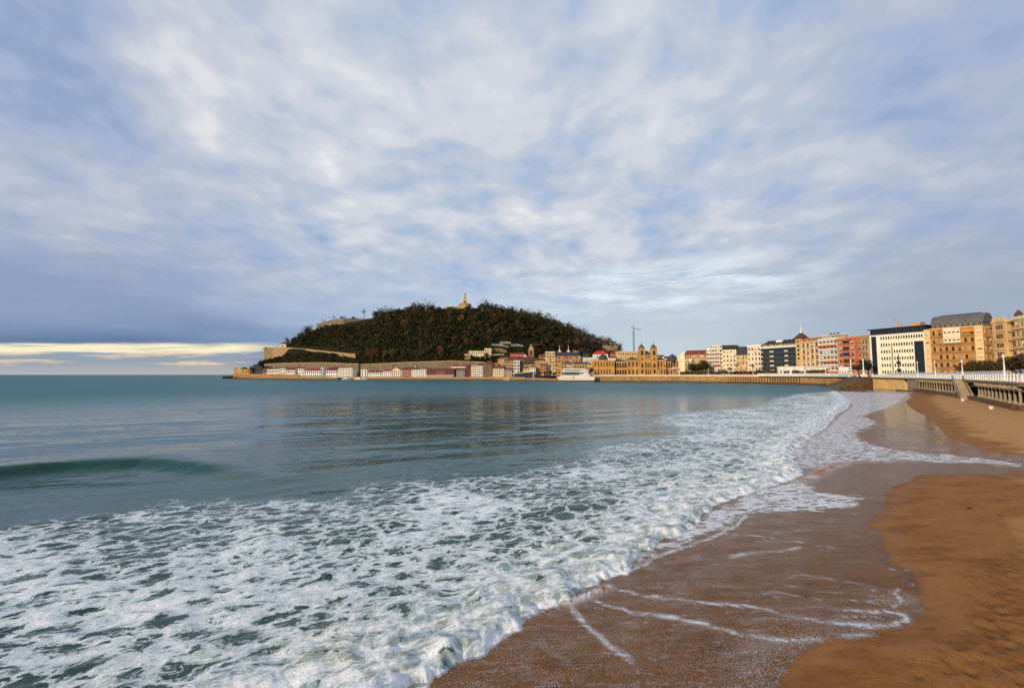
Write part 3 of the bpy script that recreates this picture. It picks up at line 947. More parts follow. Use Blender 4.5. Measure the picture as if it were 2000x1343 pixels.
def roof(par, kind, ox, oy, W_, D_, z, h, m_, over=.5, name='roof', m2=None):
    mb = MB()
    a, b_, c, d = ox - over, ox + W_ + over, oy - over, oy + D_ + over
    if kind == 'gable':        # ridge along the front
        y = (c + d) / 2
        mb.face([(a, c, z), (b_, c, z), (b_, y, z + h), (a, y, z + h)]).face([(b_, d, z), (a, d, z), (a, y, z + h), (b_, y, z + h)])
        mb.face([(a, d, z), (a, c, z), (a, y, z + h)], 1).face([(b_, c, z), (b_, d, z), (b_, y, z + h)], 1)
        mb.face([(a, d, z), (b_, d, z), (b_, c, z), (a, c, z)], 1)
    elif kind == 'front':      # gable end to the front
        x = (a + b_) / 2
        mb.face([(a, d, z), (a, c, z), (x, c, z + h), (x, d, z + h)]).face([(b_, c, z), (b_, d, z), (x, d, z + h), (x, c, z + h)])
        mb.face([(a, c, z), (b_, c, z), (x, c, z + h)], 1).face([(b_, d, z), (a, d, z), (x, d, z + h)], 1)
        mb.face([(a, d, z), (b_, d, z), (b_, c, z), (a, c, z)], 1)
    elif kind in ('hip', 'mansard'):
        k = min(W_, D_) * (.46 if kind == 'hip' else .14)
        r0 = [(a, c, z), (b_, c, z), (b_, d, z), (a, d, z)]
        r1 = [(a + k, c + k, z + h), (b_ - k, c + k, z + h), (b_ - k, d - k, z + h), (a + k, d - k, z + h)]
        mb.loft([r0, r1])
    elif kind == 'flat':       # parapet and a recessed deck
        e = .35
        mb.box(a, b_, c, c + e, z, z + h).box(a, b_, d - e, d, z, z + h).box(a, a + e, c + e, d - e, z, z + h).box(b_ - e, b_, c + e, d - e, z, z + h)
        mb.box(a + e, b_ - e, c + e, d - e, z, z + h * .35, 1)
    elif kind == 'slab':
        mb.box(a, b_, c, d, z, z + h)
    return mb.build(name, [m_, m2 or m_], par)

def chimney(par, x, y, z, h, m_, s=.5):
    MB().box(x - s, x + s, y - s, y + s, z, z + h).box(x - s * 1.25, x + s * 1.25, y - s * 1.25, y + s * 1.25, z + h, z + h + .2).build('chimney', m_, par)

def balcony(par, x0, x1, y, z, m_, out=.9, h=.95, solid=True):
    mb = MB().box(x0, x1, y - out, y - .01, z - .18, z)
    if solid:
        mb.box(x0, x1, y - out, y - out + .1, z + .003, z + h)
    else:
        mb.box(x0, x1, y - out, y - out + .05, z + h - .06, z + h)
        n = max(2, int((x1 - x0) / .4))
        for k in range(n + 1):
            xx = x0 + (x1 - x0 - .04) * k / n
            mb.box(xx, xx + .04, y - out, y - out + .04, z + .003, z + h - .062)
    return mb.build('balcony', m_, par)

def awning(par, x0, x1, y, z, m_, out=1.3, drop=.9):
    mb = MB()
    mb.loft([[(x0, y - .02, z), (x0, y - .02, z - .06), (x0, y - out, z - drop - .06), (x0, y - out, z - drop)], [(x1, y - .02, z), (x1, y - .02, z - .06), (x1, y - out, z - drop - .06), (x1, y - out, z - drop)]])
    mb.box(x0, x1, y - out - .03, y - out - .003, z - drop - .35, z - drop)
    return mb.build('awning', m_, par)

def place(xl, Yl, xr, Yr, zb_):
    A = at(xl, 731, Yl)
    B = at(xr, 731, Yr)
    return Vector((A.x, A.y, zb_)), math.hypot(B.x - A.x, B.y - A.y), math.atan2(B.y - A.y, B.x - A.x)

def ztop(x, y, Y_):
    return at(x, y, Y_).z

def house(label, xl, Yl, xr, Yr, yt, floors, bays, wall, rf=('hip', 3, None), zb_=6.2, D_=12, name='house', cat='house', group=None, wf=.5, hf=.58, ground=0.0, frame=None, kind='sash', mixp=.25, sides=(0, 0), alt=None, cornice=True, pane=None, chim=0, over=.45, seed=0):
    loc, W_, rz = place(xl, Yl, xr, Yr, zb_)
    z1 = ztop(xl, yt, Yl) - zb_
    t_ = thing(name, label, cat, loc, rz, group)
    rnd = random.Random(seed + int(xl * 10))
    wins = grid_wins(W_, 0, z1, floors, bays, wf, hf, ground=ground)
    sw = [grid_wins(D_, 0, z1, floors, n, wf, hf, ground=ground) if n else () for n in sides]
    block(t_, 0, 0, W_, D_, 0, z1, wall, wins, sw, frame, pane, kind, mixp, rnd=rnd, alt=alt)
    if rf:
        k, h, m_ = rf[:3]
        r_ = roof(t_, k, 0, 0, W_, D_, z1 + .003, h, m_ or M_RED, over, m2=rf[3] if len(rf) > 3 else wall)
        for c in range(chim):
            chimney(r_, W_ * (.2 + .6 * rnd.random()), D_ * .5, z1 + h * .4, h * .6 + 1.0, wall)
    if cornice and over < .6:
        mb = MB()
        for f_ in range(1, floors):
            zz_ = ground + (z1 - ground) * f_ / floors
            mb.box(-.06, W_ + .06, -.10, -.004, zz_ - .1, zz_ + .1)
        if mb.v:
            mb.build('string_course', M_FRAME if frame is None else frame, t_)
    t_['W'] = W_
    t_['H'] = z1
    return t_, W_, z1, D_, rnd

# ------------------------------------------------------------------ the hill
RIDGE = np.array([(430, 735), (480, 733), (497, 718), (505, 708), (552, 694), (563, 674), (600, 650), (640, 636), (680, 627), (720, 622), (760, 617), (820, 609), (860, 607), (905, 606), (950, 608), (1000, 616), (1050, 627), (1100, 642),
                  (1130, 654), (1160, 667), (1200, 681), (1230, 693), (1260, 708), (1300, 728)], float)
YBASE = np.array([(430, 850), (455, 848), (520, 825), (590, 787), (672, 752), (745, 727), (866, 697), (964, 690), (1020, 690), (1100, 710), (1200, 745), (1300, 770)], float)
YR = 865.0
def ybase(px):
    return np.interp(px, YBASE[:, 0], YBASE[:, 1])
def hill_z(X, Y):
    px = 1000 + F * X / Y
    zr = CAMZ + (731.5 - np.interp(px, RIDGE[:, 0], RIDGE[:, 1])) * YR / F
    yb = ybase(px)
    t = (Y - yb) / (YR - yb)
    S = np.where(t < 1, np.sin(np.pi / 2 * np.clip(t, 0, 1) ** .82), np.cos(np.clip((t - 1) * 1.0, 0, np.pi / 2)))
    z0 = np.interp(px, [455, 500, 540, 1000, 1060, 1300], [3, 10, 21, 20, 14, 7])
    z = z0 + np.maximum(zr - z0, -z0) * S
    return z + 2.0 * fbm(X * .02, Y * .02, 121, 3) * np.clip(t * 4, 0, 1)
def hit(px, py):
    d = ray(px, py)
    y0 = float(ybase(px)) + .5
    last = None
    for Y_ in np.arange(y0, YR + 14, 1.5):
        v = Vector((0, 0, CAMZ)) + d * (Y_ / d.y)
        if float(hill_z(np.array([v.x]), np.array([v.y]))[0]) >= v.z:
            return v
    return at(px, py, YR)
pxs = np.linspace(436, 1300, 260)
ts = np.concatenate([np.linspace(-.02, 1.0, 50), np.linspace(1.05, 2.4, 14)])
PX, T = np.meshgrid(pxs, ts)
Yh = ybase(PX) + T * (YR - ybase(PX))
Xh = (PX - 1000) / F * Yh
Zh = hill_z(Xh, Yh)
Zh[0] -= 6
Zh[-1] -= 30
hill_me = grid_mesh('hill', Xh, Yh, Zh)
m_hill = mat((34, 35, 18), .95, .4, .06, .1)
link('hill', hill_me, [m_hill], 'structure')

# ------------------------------------------------------------------ foliage
def leaf_cloud(cen, rad, n, size, r_, flat=.0):
    """n leaf-sized quads spread through lobes; cen (k,3), rad (k,)"""
    k = r_.integers(0, len(cen), n)
    dirs = r_.normal(size=(n, 3))
    dirs /= np.linalg.norm(dirs, axis=1, keepdims=True)
    rr = rad[k] * (0.55 + .5 * r_.random(n) ** .6)
    pos = cen[k] + dirs * rr[:, None] * np.array([1, 1, .85])
    nrm = dirs + .7 * r_.normal(size=(n, 3))
    nrm[:, 2] += flat
    nrm /= np.linalg.norm(nrm, axis=1, keepdims=True)
    a = np.cross(nrm, r_.normal(size=(n, 3)))
    a /= np.linalg.norm(a, axis=1, keepdims=True)
    b_ = np.cross(nrm, a)
    s = size * (.6 + .8 * r_.random(n))[:, None]
    q_ = np.stack([pos - a * s, pos - b_ * s * .6, pos + a * s, pos + b_ * s * .6], 1)
    return q_
def quads_mesh(name, q_, col=None, mats=()):
    n = len(q_)
    me = bpy.data.meshes.new(name)
    me.vertices.add(n * 4)
    me.vertices.foreach_set('co', q_.reshape(-1).astype(np.float32))
    me.loops.add(n * 4)
    me.loops.foreach_set('vertex_index', np.arange(n * 4, dtype=np.int32))
    me.polygons.add(n)
    me.polygons.foreach_set('loop_start', np.arange(0, n * 4, 4, dtype=np.int32))
    if col is not None:
        a = me.attributes.new('leafcol', 'FLOAT_COLOR', 'POINT')
        c4 = np.concatenate([np.repeat(col, 4, 0), np.ones((n * 4, 1))], 1)
        a.data.foreach_set('color', c4.astype(np.float32).ravel())
    for m_ in mats:
        me.materials.append(m_)
    me.update(calc_edges=True)
    return me
def foliage_mat(col=None):
    key = ('leaf', col)
    if key in MATS:
        return MATS[key]
    m_, t, b = new_mat('foliage_%d' % len(MATS))
    P = t.new('ShaderNodeNewGeometry').outputs['Position']
    c = t.attr('leafcol', 'Color') if col is None else t.mix(t.noise(P, .9, 3, .6), lin(*col, .65), lin(*col, 1.35))
    t.put(b.inputs['Base Color'], c)
    b.inputs['Roughness'].default_value = .8
    b.inputs['Specular IOR Level'].default_value = .15
    MATS[key] = m_
    return m_
def crown_lobes(kind, r_, Rr, Hh):
    if kind == 'pine':
        k = 7
        cen = np.stack([r_.normal(0, Rr * .45, k), r_.normal(0, Rr * .45, k), Hh * (.78 + .18 * r_.random(k))], 1)
        rad = Rr * (.35 + .25 * r_.random(k)) * .8
    elif kind == 'cone':
        k = 9
        h = np.linspace(.25, .95, k)
        cen = np.stack([r_.normal(0, Rr * .12, k), r_.normal(0, Rr * .12, k), Hh * h], 1)
        rad = Rr * (1.05 - h) * 1.0 + .4
    elif kind == 'bush':
        k = 6
        cen = np.stack([r_.normal(0, Rr * .5, k), r_.normal(0, Rr * .5, k), Hh * (.35 + .3 * r_.random(k))], 1)
        rad = Rr * (.4 + .3 * r_.random(k))
    else:
        k = 9
        th = r_.random(k) * 6.283
        rr = Rr * .62 * np.sqrt(r_.random(k))
        cen = np.stack([rr * np.cos(th), rr * np.sin(th), Hh * (.48 + .40 * r_.random(k))], 1)
        rad = Rr * (.34 + .26 * r_.random(k))
    return cen, rad

RAMP_SPEC = [(508, 679.5, 697), (516, 678.5, 695), (532, 679, 690), (560, 679, 686), (600, 682, 686.5), (640, 686.5, 691), (660, 688.5, 693), (678, 690.5, 697), (694, 691.5, 699)]
RAMP_Y = [hit(x, yb_).y for x, yt, yb_ in RAMP_SPEC]
def before_rampart(px, Y_):
    return 500 < px < 700 and Y_ < np.interp(px, [q_[0] for q_ in RAMP_SPEC], RAMP_Y) + 4
# the wood on the hill: thousands of crowns that read as one mass
r_ = np.random.default_rng(77)
quads, cols = [], []
greens = [lin(42, 46, 20), lin(52, 54, 22), lin(32, 40, 19), lin(60, 56, 25), lin(52, 47, 24)]
browns = [lin(70, 56, 32), lin(84, 63, 32), lin(66, 55, 38), lin(82, 70, 34), lin(92, 68, 32)]
greys = [lin(92, 80, 68), lin(82, 70, 62), lin(98, 82, 64)]
pts = []
for px in np.arange(558, 1216, 5.4):
    yb = float(ybase(px))
    for Y_ in np.arange(yb + 6, YR + 24, 6.0):
        pp = px + r_.uniform(-2.6, 2.6)
        yy = Y_ + r_.uniform(-2.8, 2.8)
        pts.append(((pp - 1000) / F * yy, yy, pp, (yy - yb) / (YR - yb)))
pts = np.array(pts)
zz_ = hill_z(pts[:, 0], pts[:, 1])
cn = perlin(pts[:, 0] * .012, pts[:, 1] * .02, 131) + .5 * perlin(pts[:, 0] * .05, pts[:, 1] * .05, 133)
castle = at(905, 606, YR)
for (x, y, pp, tt), z, c in zip(pts, zz_, cn):
    if math.hypot(x - castle.x, y - castle.y) < 30 or (abs(x - castle.x + 22) < 34 and y > YR - 34):
        continue
    if before_rampart(pp, y):
        continue                       # kept open round the lower rampart
    py = 731.5 - (z - CAMZ) * F / y
    if 960 < pp < 1045 and py > 664:
        continue                       # scarp above the old town
    tr_h = r_.uniform(7, 14) * (1.0 if tt > .1 else .8) * ((1 + .25 * (tt > .8)) + (.45 + .3 * (tt > .8)) * float(np.clip(perlin(np.array([x * .045]), np.array([y * .045]), 141)[0] * 1.6, -.7, 1)))
    if 845 < pp < 935 and tt > .55:
        tr_h *= .62
    if 606 < pp < 728 and 731.5 - (z + tr_h * .8 - CAMZ) * F / y < np.interp(pp, [606, 618, 645, 658, 671, 700, 728], [646, 637, 632, 631, 635, 632, 630]):
        continue                       # the fort wall stands clear of the trees
    tr_r = tr_h * r_.uniform(.34, .52)
    kind = 'round' if r_.random() < .8 else 'cone'
    cen, rad = crown_lobes(kind, r_, tr_r, tr_h)
    u = r_.random() + .35 * c
    bare = (tt > .86 and (pp > 925 or pp < 860)) or pp > 1120
    base = greens if u < .66 else browns
    if bare and r_.random() < .75:
        base = greys + browns[2:3]
    n = 46 if base is not greys else 36
    col = np.array(base[r_.integers(0, len(base))])
    q_ = leaf_cloud(cen, rad, n, 1.15 if not bare else .8, r_)
    q_ += np.array([x, y, z - 1.0])
    quads.append(q_)
    cols.append(col[None, :] * (.75 + .5 * r_.random((n, 1))))
wood_me = quads_mesh('hill_wood', np.concatenate(quads), np.concatenate(cols), [foliage_mat()])
wood = inst('hill_wood', wood_me)
wood['kind'] = 'stuff'
wood['label'] = 'dark autumn wood of mixed trees covering the hill'
wood['category'] = 'wood'
# scrub between the ramparts and along the foot of the hill
quads, cols = [], []
for px in np.arange(502, 1010, 2.2):
    yb = float(ybase(px))
    top = 36 if px < 700 else 10
    for k in range(9 if px < 700 else 3):
        yy = yb + r_.uniform(1, top)
        pp = px + r_.uniform(-2, 2)
        x = (pp - 1000) / F * yy
        z = float(hill_z(np.array([x]), np.array([yy]))[0])
        h = r_.uniform(2, 5)
        if 731.5 - (z + h * .9 - CAMZ) * F / yy < np.interp(pp, [506, 508, 532, 560, 600, 640, 694, 700], [712, 700, 692, 687.5, 687.5, 692, 700, 690]):
            continue
        cen, rad = crown_lobes('bush', r_, h * .6, h)
        q_ = leaf_cloud(cen, rad, 26, .8, r_) + np.array([x, yy, z - .8])
        quads.append(q_)
        cols.append(np.array(greens[r_.integers(0, 5)])[None] * (.6 + .7 * r_.random((26, 1))))
scrub = inst('hill_scrub', quads_mesh('hill_scrub', np.concatenate(quads), np.concatenate(cols), [foliage_mat()]))
scrub['kind'] = 'stuff'
scrub['label'] = 'low green scrub on the slope between the ramparts'
scrub['category'] = 'scrub'

# single trees
def bare_mesh(seed, Hh, m_, spread=.95):
    rr = random.Random(seed)
    mb = MB()
    def grow(p_, d_, L, r0, lev):
        q_ = p_ + d_ * L
        mb.tube(p_, q_, r0, r0 * .62, 5 if lev < 2 else 3)
        if lev >= 4:
            return
        for k in range(3 if lev < 3 else 4):
            nd = (d_ + Vector((rr.uniform(-1, 1), rr.uniform(-1, 1), rr.uniform(-.25, .7))) * spread * (1.0 + .25 * lev)).normalized()
            grow(p_ + d_ * L * rr.uniform(.6, 1.0), nd, L * rr.uniform(.58, .8), r0 * .66, lev + 1)
    grow(Vector((0, 0, Hh * .28)), Vector((0, 0, 1)), Hh * .24, Hh * .032, 1)
    tr = MB().lathe([(Hh * .05, -.5), (Hh * .04, Hh * .12), (Hh * .032, Hh * .29)], 7)
    tr.v += mb.v[:0]
    rt = np.random.default_rng(seed)
    ends = np.array(mb.v)
    cen, rad = crown_lobes('round', rt, Hh * .44, Hh * 1.02)
    tw = leaf_cloud(cen, rad, 330, Hh * .022, rt)
    for q_ in tw:
        mb.face([tuple(c) for c in q_])
    return tr.mesh('trunk', [m_], True), mb.mesh('crown', [m_])
_tree = {}
def tree_meshes(kind, col, seed, Hh, Rr):
    key = (kind, col, seed, Hh, Rr)
    if key in _tree:
        return _tree[key]
    rt = np.random.default_rng(seed + 500)
    if kind == 'bare':
        _tree[key] = bare_mesh(seed, Hh, mat(col, .9, .2, .8))
        return _tree[key]
    tr = MB()
    if kind == 'palm':
        tr.lathe([(.34, -.5), (.26, .8), (.22, Hh * .5), (.24, Hh * .86), (.30, Hh * .9)], 8)
        mb = MB()
        rr = random.Random(seed)
        for k in range(26):
            a = k * 2.4 + rr.uniform(-.2, .2)
            up = rr.uniform(-.5, 1.0)
            L = Rr * rr.uniform(.85, 1.1)
            prev = Vector((0, 0, Hh * .9))
            d_ = Vector((math.cos(a), math.sin(a), up)).normalized()
            side = Vector((-math.sin(a), math.cos(a), 0))
            for s_ in range(4):
                nx = prev + d_ * (L / 4)
                w0, w1 = (.10, .42, .38, .24)[s_], (.42, .38, .24, .04)[s_]
                dn = Vector((0, 0, -.22))
                mb.face([prev - side * w0 + dn * w0, prev, nx, nx - side * w1 + dn * w1])
                mb.face([prev, prev + side * w0 + dn * w0, nx + side * w1 + dn * w1, nx])
                prev = nx
                d_ = (d_ + Vector((0, 0, -.38))).normalized()
        _tree[key] = (tr.mesh('trunk', [M_TRUNK], True), mb.mesh('crown', [foliage_mat(col)]))
        return _tree[key]
    tr.lathe([(Hh * .034, -.6), (Hh * .024, Hh * .2), (Hh * .018, Hh * .5), (Hh * .008, Hh * .8)], 7)
    cen, rad = crown_lobes(kind, rt, Rr, Hh)
    for c in cen[:5]:
        tr.tube((0, 0, Hh * .32), tuple(c), Hh * .011, Hh * .004, 4)
    n = {'pine': 420, 'cone': 420, 'bush': 380}.get(kind, 620)
    q_ = leaf_cloud(cen, rad, n, max(.16, Rr * .10), rt)
    _tree[key] = (tr.mesh('trunk', [M_TRUNK], True), quads_mesh('crown', q_, None, [foliage_mat(col)]))
    return _tree[key]
def tree(label, pos, kind, Hh, Rr, col, name='tree', group=None, seed=1, rz=0.0):
    t_ = thing(name, label, 'tree', pos, rz, group)
    a, b_ = tree_meshes(kind, col, seed, Hh, Rr)
    inst('trunk', a, t_)
    inst('crown', b_, t_)
    return t_
RUST, OLIVE, DKG, TAN = (112, 74, 36), (86, 84, 38), (40, 48, 26), (96, 80, 44)
for px, py, kind, h, rr_, col, name, lab in [
    (711, 619, 'bare', 17, 7, (96, 82, 74), 'bare_tree', 'lone bare tree standing above the upper fort wall'),
    (735, 618, 'round', 11, 5.2, DKG, 'dark_tree', 'round dark tree just beside the end of the upper fort wall'),
    (783, 613, 'round', 10, 5.5, DKG, 'dark_tree', 'dark rounded tree on the ridge before the umbrella pine'),
    (793.5, 611, 'pine', 13, 3.2, DKG, 'umbrella_pine', 'small umbrella pine sticking up on the ridge left of the castle'),
    (821, 609, 'round', 12, 6.5, DKG, 'dark_tree', 'broad dark tree on the ridge halfway from the pine to the castle'),
    (790, 645, 'round', 20, 8, TAN, 'autumn_tree', 'tall yellow brown tree high on the wooded slope below the umbrella pine'),
    (842, 640, 'round', 17, 8, (98, 80, 38), 'autumn_tree', 'golden brown tree on the slope below the castle wing'),
    (901, 633, 'round', 18, 8, (116, 86, 44), 'autumn_tree', 'brown tree with a pale trunk below the round keep'),
    (966, 625, 'round', 13, 5, RUST, 'autumn_tree', 'small rust coloured tree near the ridge right of the keep'),
    (724, 706, 'round', 24, 8.5, RUST, 'plane_tree', 'rust red tree behind the harbour rampart, leftmost of the autumn row'),
    (737, 706, 'round', 22, 7.5, (108, 80, 38), 'plane_tree', 'orange tree second in the autumn row behind the harbour rampart'),
    (752, 706, 'round', 20, 7.0, (104, 84, 40), 'plane_tree', 'brown tree in the middle of the autumn row behind the harbour rampart'),
    (767, 706, 'round', 25, 8.5, (98, 94, 42), 'plane_tree', 'tall olive green tree at the right end of the autumn row'),
    (861, 704, 'round', 25, 8.0, RUST, 'plane_tree', 'lone tall orange tree behind the rampart above the dark red houses'),
    (1110, 682, 'round', 17, 7, RUST, 'autumn_tree', 'rusty tree on the lower slope above the spired roof, left one'),
    (1127, 684, 'round', 20, 8, (108, 74, 36), 'autumn_tree', 'large orange tree on the lower slope above the spired roof'),
    (1145, 672, 'round', 14, 7, (106, 74, 38), 'autumn_tree', 'orange brown tree near the low end of the ridge'),
    (1163, 673, 'bare', 15, 6, (92, 80, 74), 'bare_tree', 'leafless tree at the low end of the ridge, left of three'),
    (1178, 675, 'bare', 12, 5, (88, 78, 74), 'bare_tree', 'leafless tree just left of the end bastion'),
    (1190, 674, 'pine', 10, 4, (70, 66, 58), 'thin_tree', 'thin flat topped tree on the end bastion, left of two'),
    (1197, 675, 'pine', 9, 4, (70, 66, 58), 'thin_tree', 'thin flat topped tree on the end bastion, right of two'),
    (1210, 683, 'bare', 12, 5, (88, 78, 70), 'bare_tree', 'spindly bare tree at the right tip of the end bastion'),
    (632, 634, 'bare', 11, 4, (86, 76, 70), 'bare_tree', 'low bare tree by the left end of the upper fort wall'),
    (652, 626, 'bare', 11, 4, (80, 72, 64), 'bare_tree', 'small bare tree poking over the upper fort wall'),
    (668, 622, 'bush', 5, 5, DKG, 'shrub', 'dark shrub on top of the upper fort wall near its corner'),
    (690, 622, 'bush', 5, 5, DKG, 'shrub', 'dark shrub on top of the upper fort wall right of its corner'),
    (560, 670, 'round', 9, 4, DKG, 'dark_tree', 'dark tree behind the small red roofed guardhouse'),
    (519, 684, 'cone', 8, 2, DKG, 'dark_tree', 'narrow dark tree standing at the corner of the lower bastion'),
    (601, 697, 'round', 9, 5, DKG, 'dark_tree', 'dark bushy tree below the lower rampart, left one'),
    (650, 699, 'round', 9, 5, DKG, 'dark_tree', 'dark bushy tree below the lower rampart, right one')]:
    v = hit(px, py)
    tree(lab, (v.x, v.y, v.z - .4), kind, h, rr_, col, name, seed=int(px))

# ------------------------------------------------------------------ ramparts and castle
def ribbon(path, th=1.0, uvs=True):
    """a wall along path [(x,y,zbottom,ztop)], thickness th behind it"""
    mb = MB()
    uv = []
    L = 0.0
    for a, b_ in zip(path[:-1], path[1:]):
        d = Vector((b_[0] - a[0], b_[1] - a[1], 0))
        l = d.length
        n = Vector((-d.y, d.x, 0)).normalized() * th
        f0, f1 = Vector((a[0], a[1], 0)), Vector((b_[0], b_[1], 0))
        P = lambda q_, z, o=0: (q_.x + n.x * o, q_.y + n.y * o, z)
        mb.face([P(f0, a[2]), P(f1, b_[2]), P(f1, b_[3]), P(f0, a[3])])
        uv += [(L, a[2]), (L + l, b_[2]), (L + l, b_[3]), (L, a[3])]
        mb.face([P(f0, a[3]), P(f1, b_[3]), P(f1, b_[3], 1), P(f0, a[3], 1)])
        uv += [(L, 0), (L + l, 0), (L + l, th), (L, th)]
        mb.face([P(f1, b_[2], 1), P(f0, a[2], 1), P(f0, a[3], 1), P(f1, b_[3], 1)])
        uv += [(L, a[2]), (L + l, b_[2]), (L + l, b_[3]), (L, a[3])]
        L += l
    a, b_ = path[0], path[-1]
    return mb, uv
def ribbon_obj(name, path, m_, parent=None, th=1.0):
    mb, uv = ribbon(path, th)
    o = mb.build(name, m_, parent)
    lay = o.data.uv_layers.new(name='UVMap')
    for i, q_ in enumerate(uv):
        lay.data[i].uv = q_
    return o
M_RAMP = stone_mat('rampart_stone', (178, 150, 106), (158, 132, 92), (112, 92, 64), 2.2, .9, .30)
M_RAMP2 = stone_mat('old_grey_stone', (138, 122, 96), (122, 108, 84), (92, 80, 60), 2.2, .9, .5)
M_MOLE = stone_mat('mole_stone', (186, 142, 90), (160, 118, 72), (96, 70, 44), 2.6, 1.1, .45)
M_SEAW = stone_mat('sea_wall_stone', (196, 152, 92), (166, 124, 72), (92, 68, 40), 2.4, 1.0, .5)
M_RAMP['key'] = 1

def px_wall(spec, drop=6):
    out = []
    for x, yt, yb_ in spec:
        v = hit(x, yb_)
        out.append((v.x, v.y, v.z - drop, at(x, yt, v.y).z))
    return out
t_ = thing('rampart', 'pale lower rampart wall with a square bastion on the left shoulder of the hill', 'rampart')
pw = px_wall(RAMP_SPEC, 22)
base = pw[1]
pw[0] = (pw[1][0] - 8, pw[1][1] + 10, pw[1][2], pw[0][3])
ribbon_obj('wall', pw, M_RAMP, t_, 2.0)
ribbon_obj('coping', [(a[0] - .2, a[1] - .4, a[3] + .003, a[3] + .7) for a in pw], M_STONE, t_, 2.4)
v = hit(680, 699)
ribbon_obj('ramp_wall', px_wall([(661, 690, 695), (680, 702.5, 704)], 4), M_RAMP, t_, 1.0)
t_ = thing('fort_wall', 'sunlit upper fort wall with an angular corner near the ridge', 'rampart')
pw = px_wall([(618, 632.5, 634.5), (630, 629, 633), (645, 625.5, 630), (656, 622.5, 629), (670.5, 621.5, 633.5), (690, 621.5, 630), (722, 622.5, 628)])
yc = pw[4][1]
pw = [(p_[0] * (yc + k) / p_[1], yc + k, p_[2], CAMZ + (p_[3] - CAMZ) * (yc + k) / p_[1]) for p_, k in zip(pw, (38, 30, 22, 14, 0, 5, 12))]
pw = [(p_[0], p_[1], min(p_[2], float(hill_z(np.array([p_[0]]), np.array([p_[1]]))[0]) - 3), p_[3]) for p_ in pw]
ribbon_obj('wall', pw, M_RAMP2, t_, 2.0)
t_ = thing('harbour_rampart', 'long grey stone rampart behind the row of harbour houses', 'rampart')
pw = []
for x, yt in [(516, 712), (540, 710), (580, 709), (627, 708.5), (660, 709.5), (683, 711), (684, 710.5), (701, 711), (702, 712), (766, 709.5), (767, 709), (812, 707.5), (856, 706), (884, 705), (905, 706), (950, 708), (990, 712)]:
    Yw = float(ybase(x)) - 4 - (3 if 683 < x < 702 else 0)
    q_ = at(x, yt, Yw)
    pw.append((q_.x, q_.y, 2.5, q_.z))
ribbon_obj('wall', pw, M_RAMP2, t_, 2.0)
ribbon_obj('parapet', [(a[0], a[1] - .25, a[3] + .004, a[3] + .9) for a in pw], M_STONE, t_, .8)
for x in (766, 812, 884):
    q_ = at(x, 712, float(ybase(x)) - 4)
    MB().box(q_.x - 1.2, q_.x + 1.2, q_.y - 1.6, q_.y - .02, 2.5, 24).build('buttress', M_GREYST, t_)
t_ = thing('end_bastion', 'tan stone bastion wall at the low right end of the hill', 'rampart')
pw = [(*at(x, 700, 800).xy, ztop(x, 692, 800), ztop(x, yt, 800)) for x, yt in ((1177, 674), (1207, 675))]
pw.append((pw[-1][0] + 6, pw[-1][1] + 25, pw[-1][2], pw[-1][3]))
ribbon_obj('wall', pw, M_RAMP, t_, 2)
t_ = thing('terrace_wall', 'grey terrace retaining wall on the bare slope above the old town', 'wall')
ribbon_obj('wall', px_wall([(954, 681, 690), (975, 679, 688), (990, 684, 690)], 4), M_RAMP2, t_, 1)
for x0, y0, x1, y1, h_ in ((960, 671, 994, 676, 3), (976, 667, 998, 668, 5), (998, 672, 1022, 674, 3), (948, 694, 985, 690, 4), (1040, 672, 1056, 672, 3)):
    tt_ = thing('scarp', {960: 'long pale rock band above the cream hillside building', 976: 'rounded pale rock outcrop above the pink house', 998: 'thin pale rock ledge left of the church tower', 948: 'grey rubble wall beside the cream hillside building', 1040: 'thin pale ledge right of the church tower'}[x0], 'rock')
    ribbon_obj('rock_face', px_wall([(x0, y0, y0 + h_ + 3), ((x0 + x1) / 2, (y0 + y1) / 2 - 1.5, (y0 + y1) / 2 + h_), (x1, y1, y1 + h_)], 4), M_GREYST, tt_, 2)

# summit: keep, wings, chapel plinth and statue
cz = castle.z - 3
t_ = thing('castle', 'sunlit round stone keep with a long low wing on the summit', 'castle', (castle.x, castle.y, cz))
s_ = YR / F
yy = lambda y: ztop(905, y, YR) - cz
MB().lathe([(13.5, -4), (12.8, yy(600)), (12.4, yy(596)), (13.0, yy(595.6)), (13.0, yy(594.2)), (11.8, yy(594.1)), (11.8, yy(595))], 22, (3, 0)).build('keep', M_OLDST, t_)
MB().box(-36, -9, -4, 8, -4, yy(600)).box(-36.4, -9.6, -4.4, -3.6, yy(600) + .003, yy(599)).build('wing', M_OLDST, t_)
MB().box(-58, -36.4, -1, 8, -6, yy(603.5)).build('curtain_wall', M_OLDST, t_)
MB().box(16, 32, -1, 6, -6, yy(602)).build('side_wall', M_OLDST, t_)
wm = window_mesh(1.2, 1.8, M_GLASS, M_DARKF, 'plain')
for k in range(5):
    inst('window', wm, t_, (-33 + k * 5, -4.02, yy(604)), 0)
t_ = thing('statue', 'robed stone figure on a tall tapering pedestal above the keep', 'statue', (castle.x + 3, castle.y, cz + yy(594.5)))
o0 = yy(594.5)
h_ = lambda y: yy(y) - o0
MB().loft([[(x * w_, y * w_, z) for x, y in ((-1, -1), (1, -1), (1, 1), (-1, 1))] for w_, z in ((5.0, -2), (5.0, h_(592)), (4.4, h_(591.8)), (4.2, h_(588)), (3.3, h_(585.5)), (2.4, h_(584.5)), (1.9, h_(582.2)), (2.2, h_(582)), (2.2, h_(581.5)))]).build('pedestal', M_STONE, t_)
MB().box(-1.1, 1.1, -5.06, -4.2, 0, h_(589)).build('door', M_DARKF, t_)
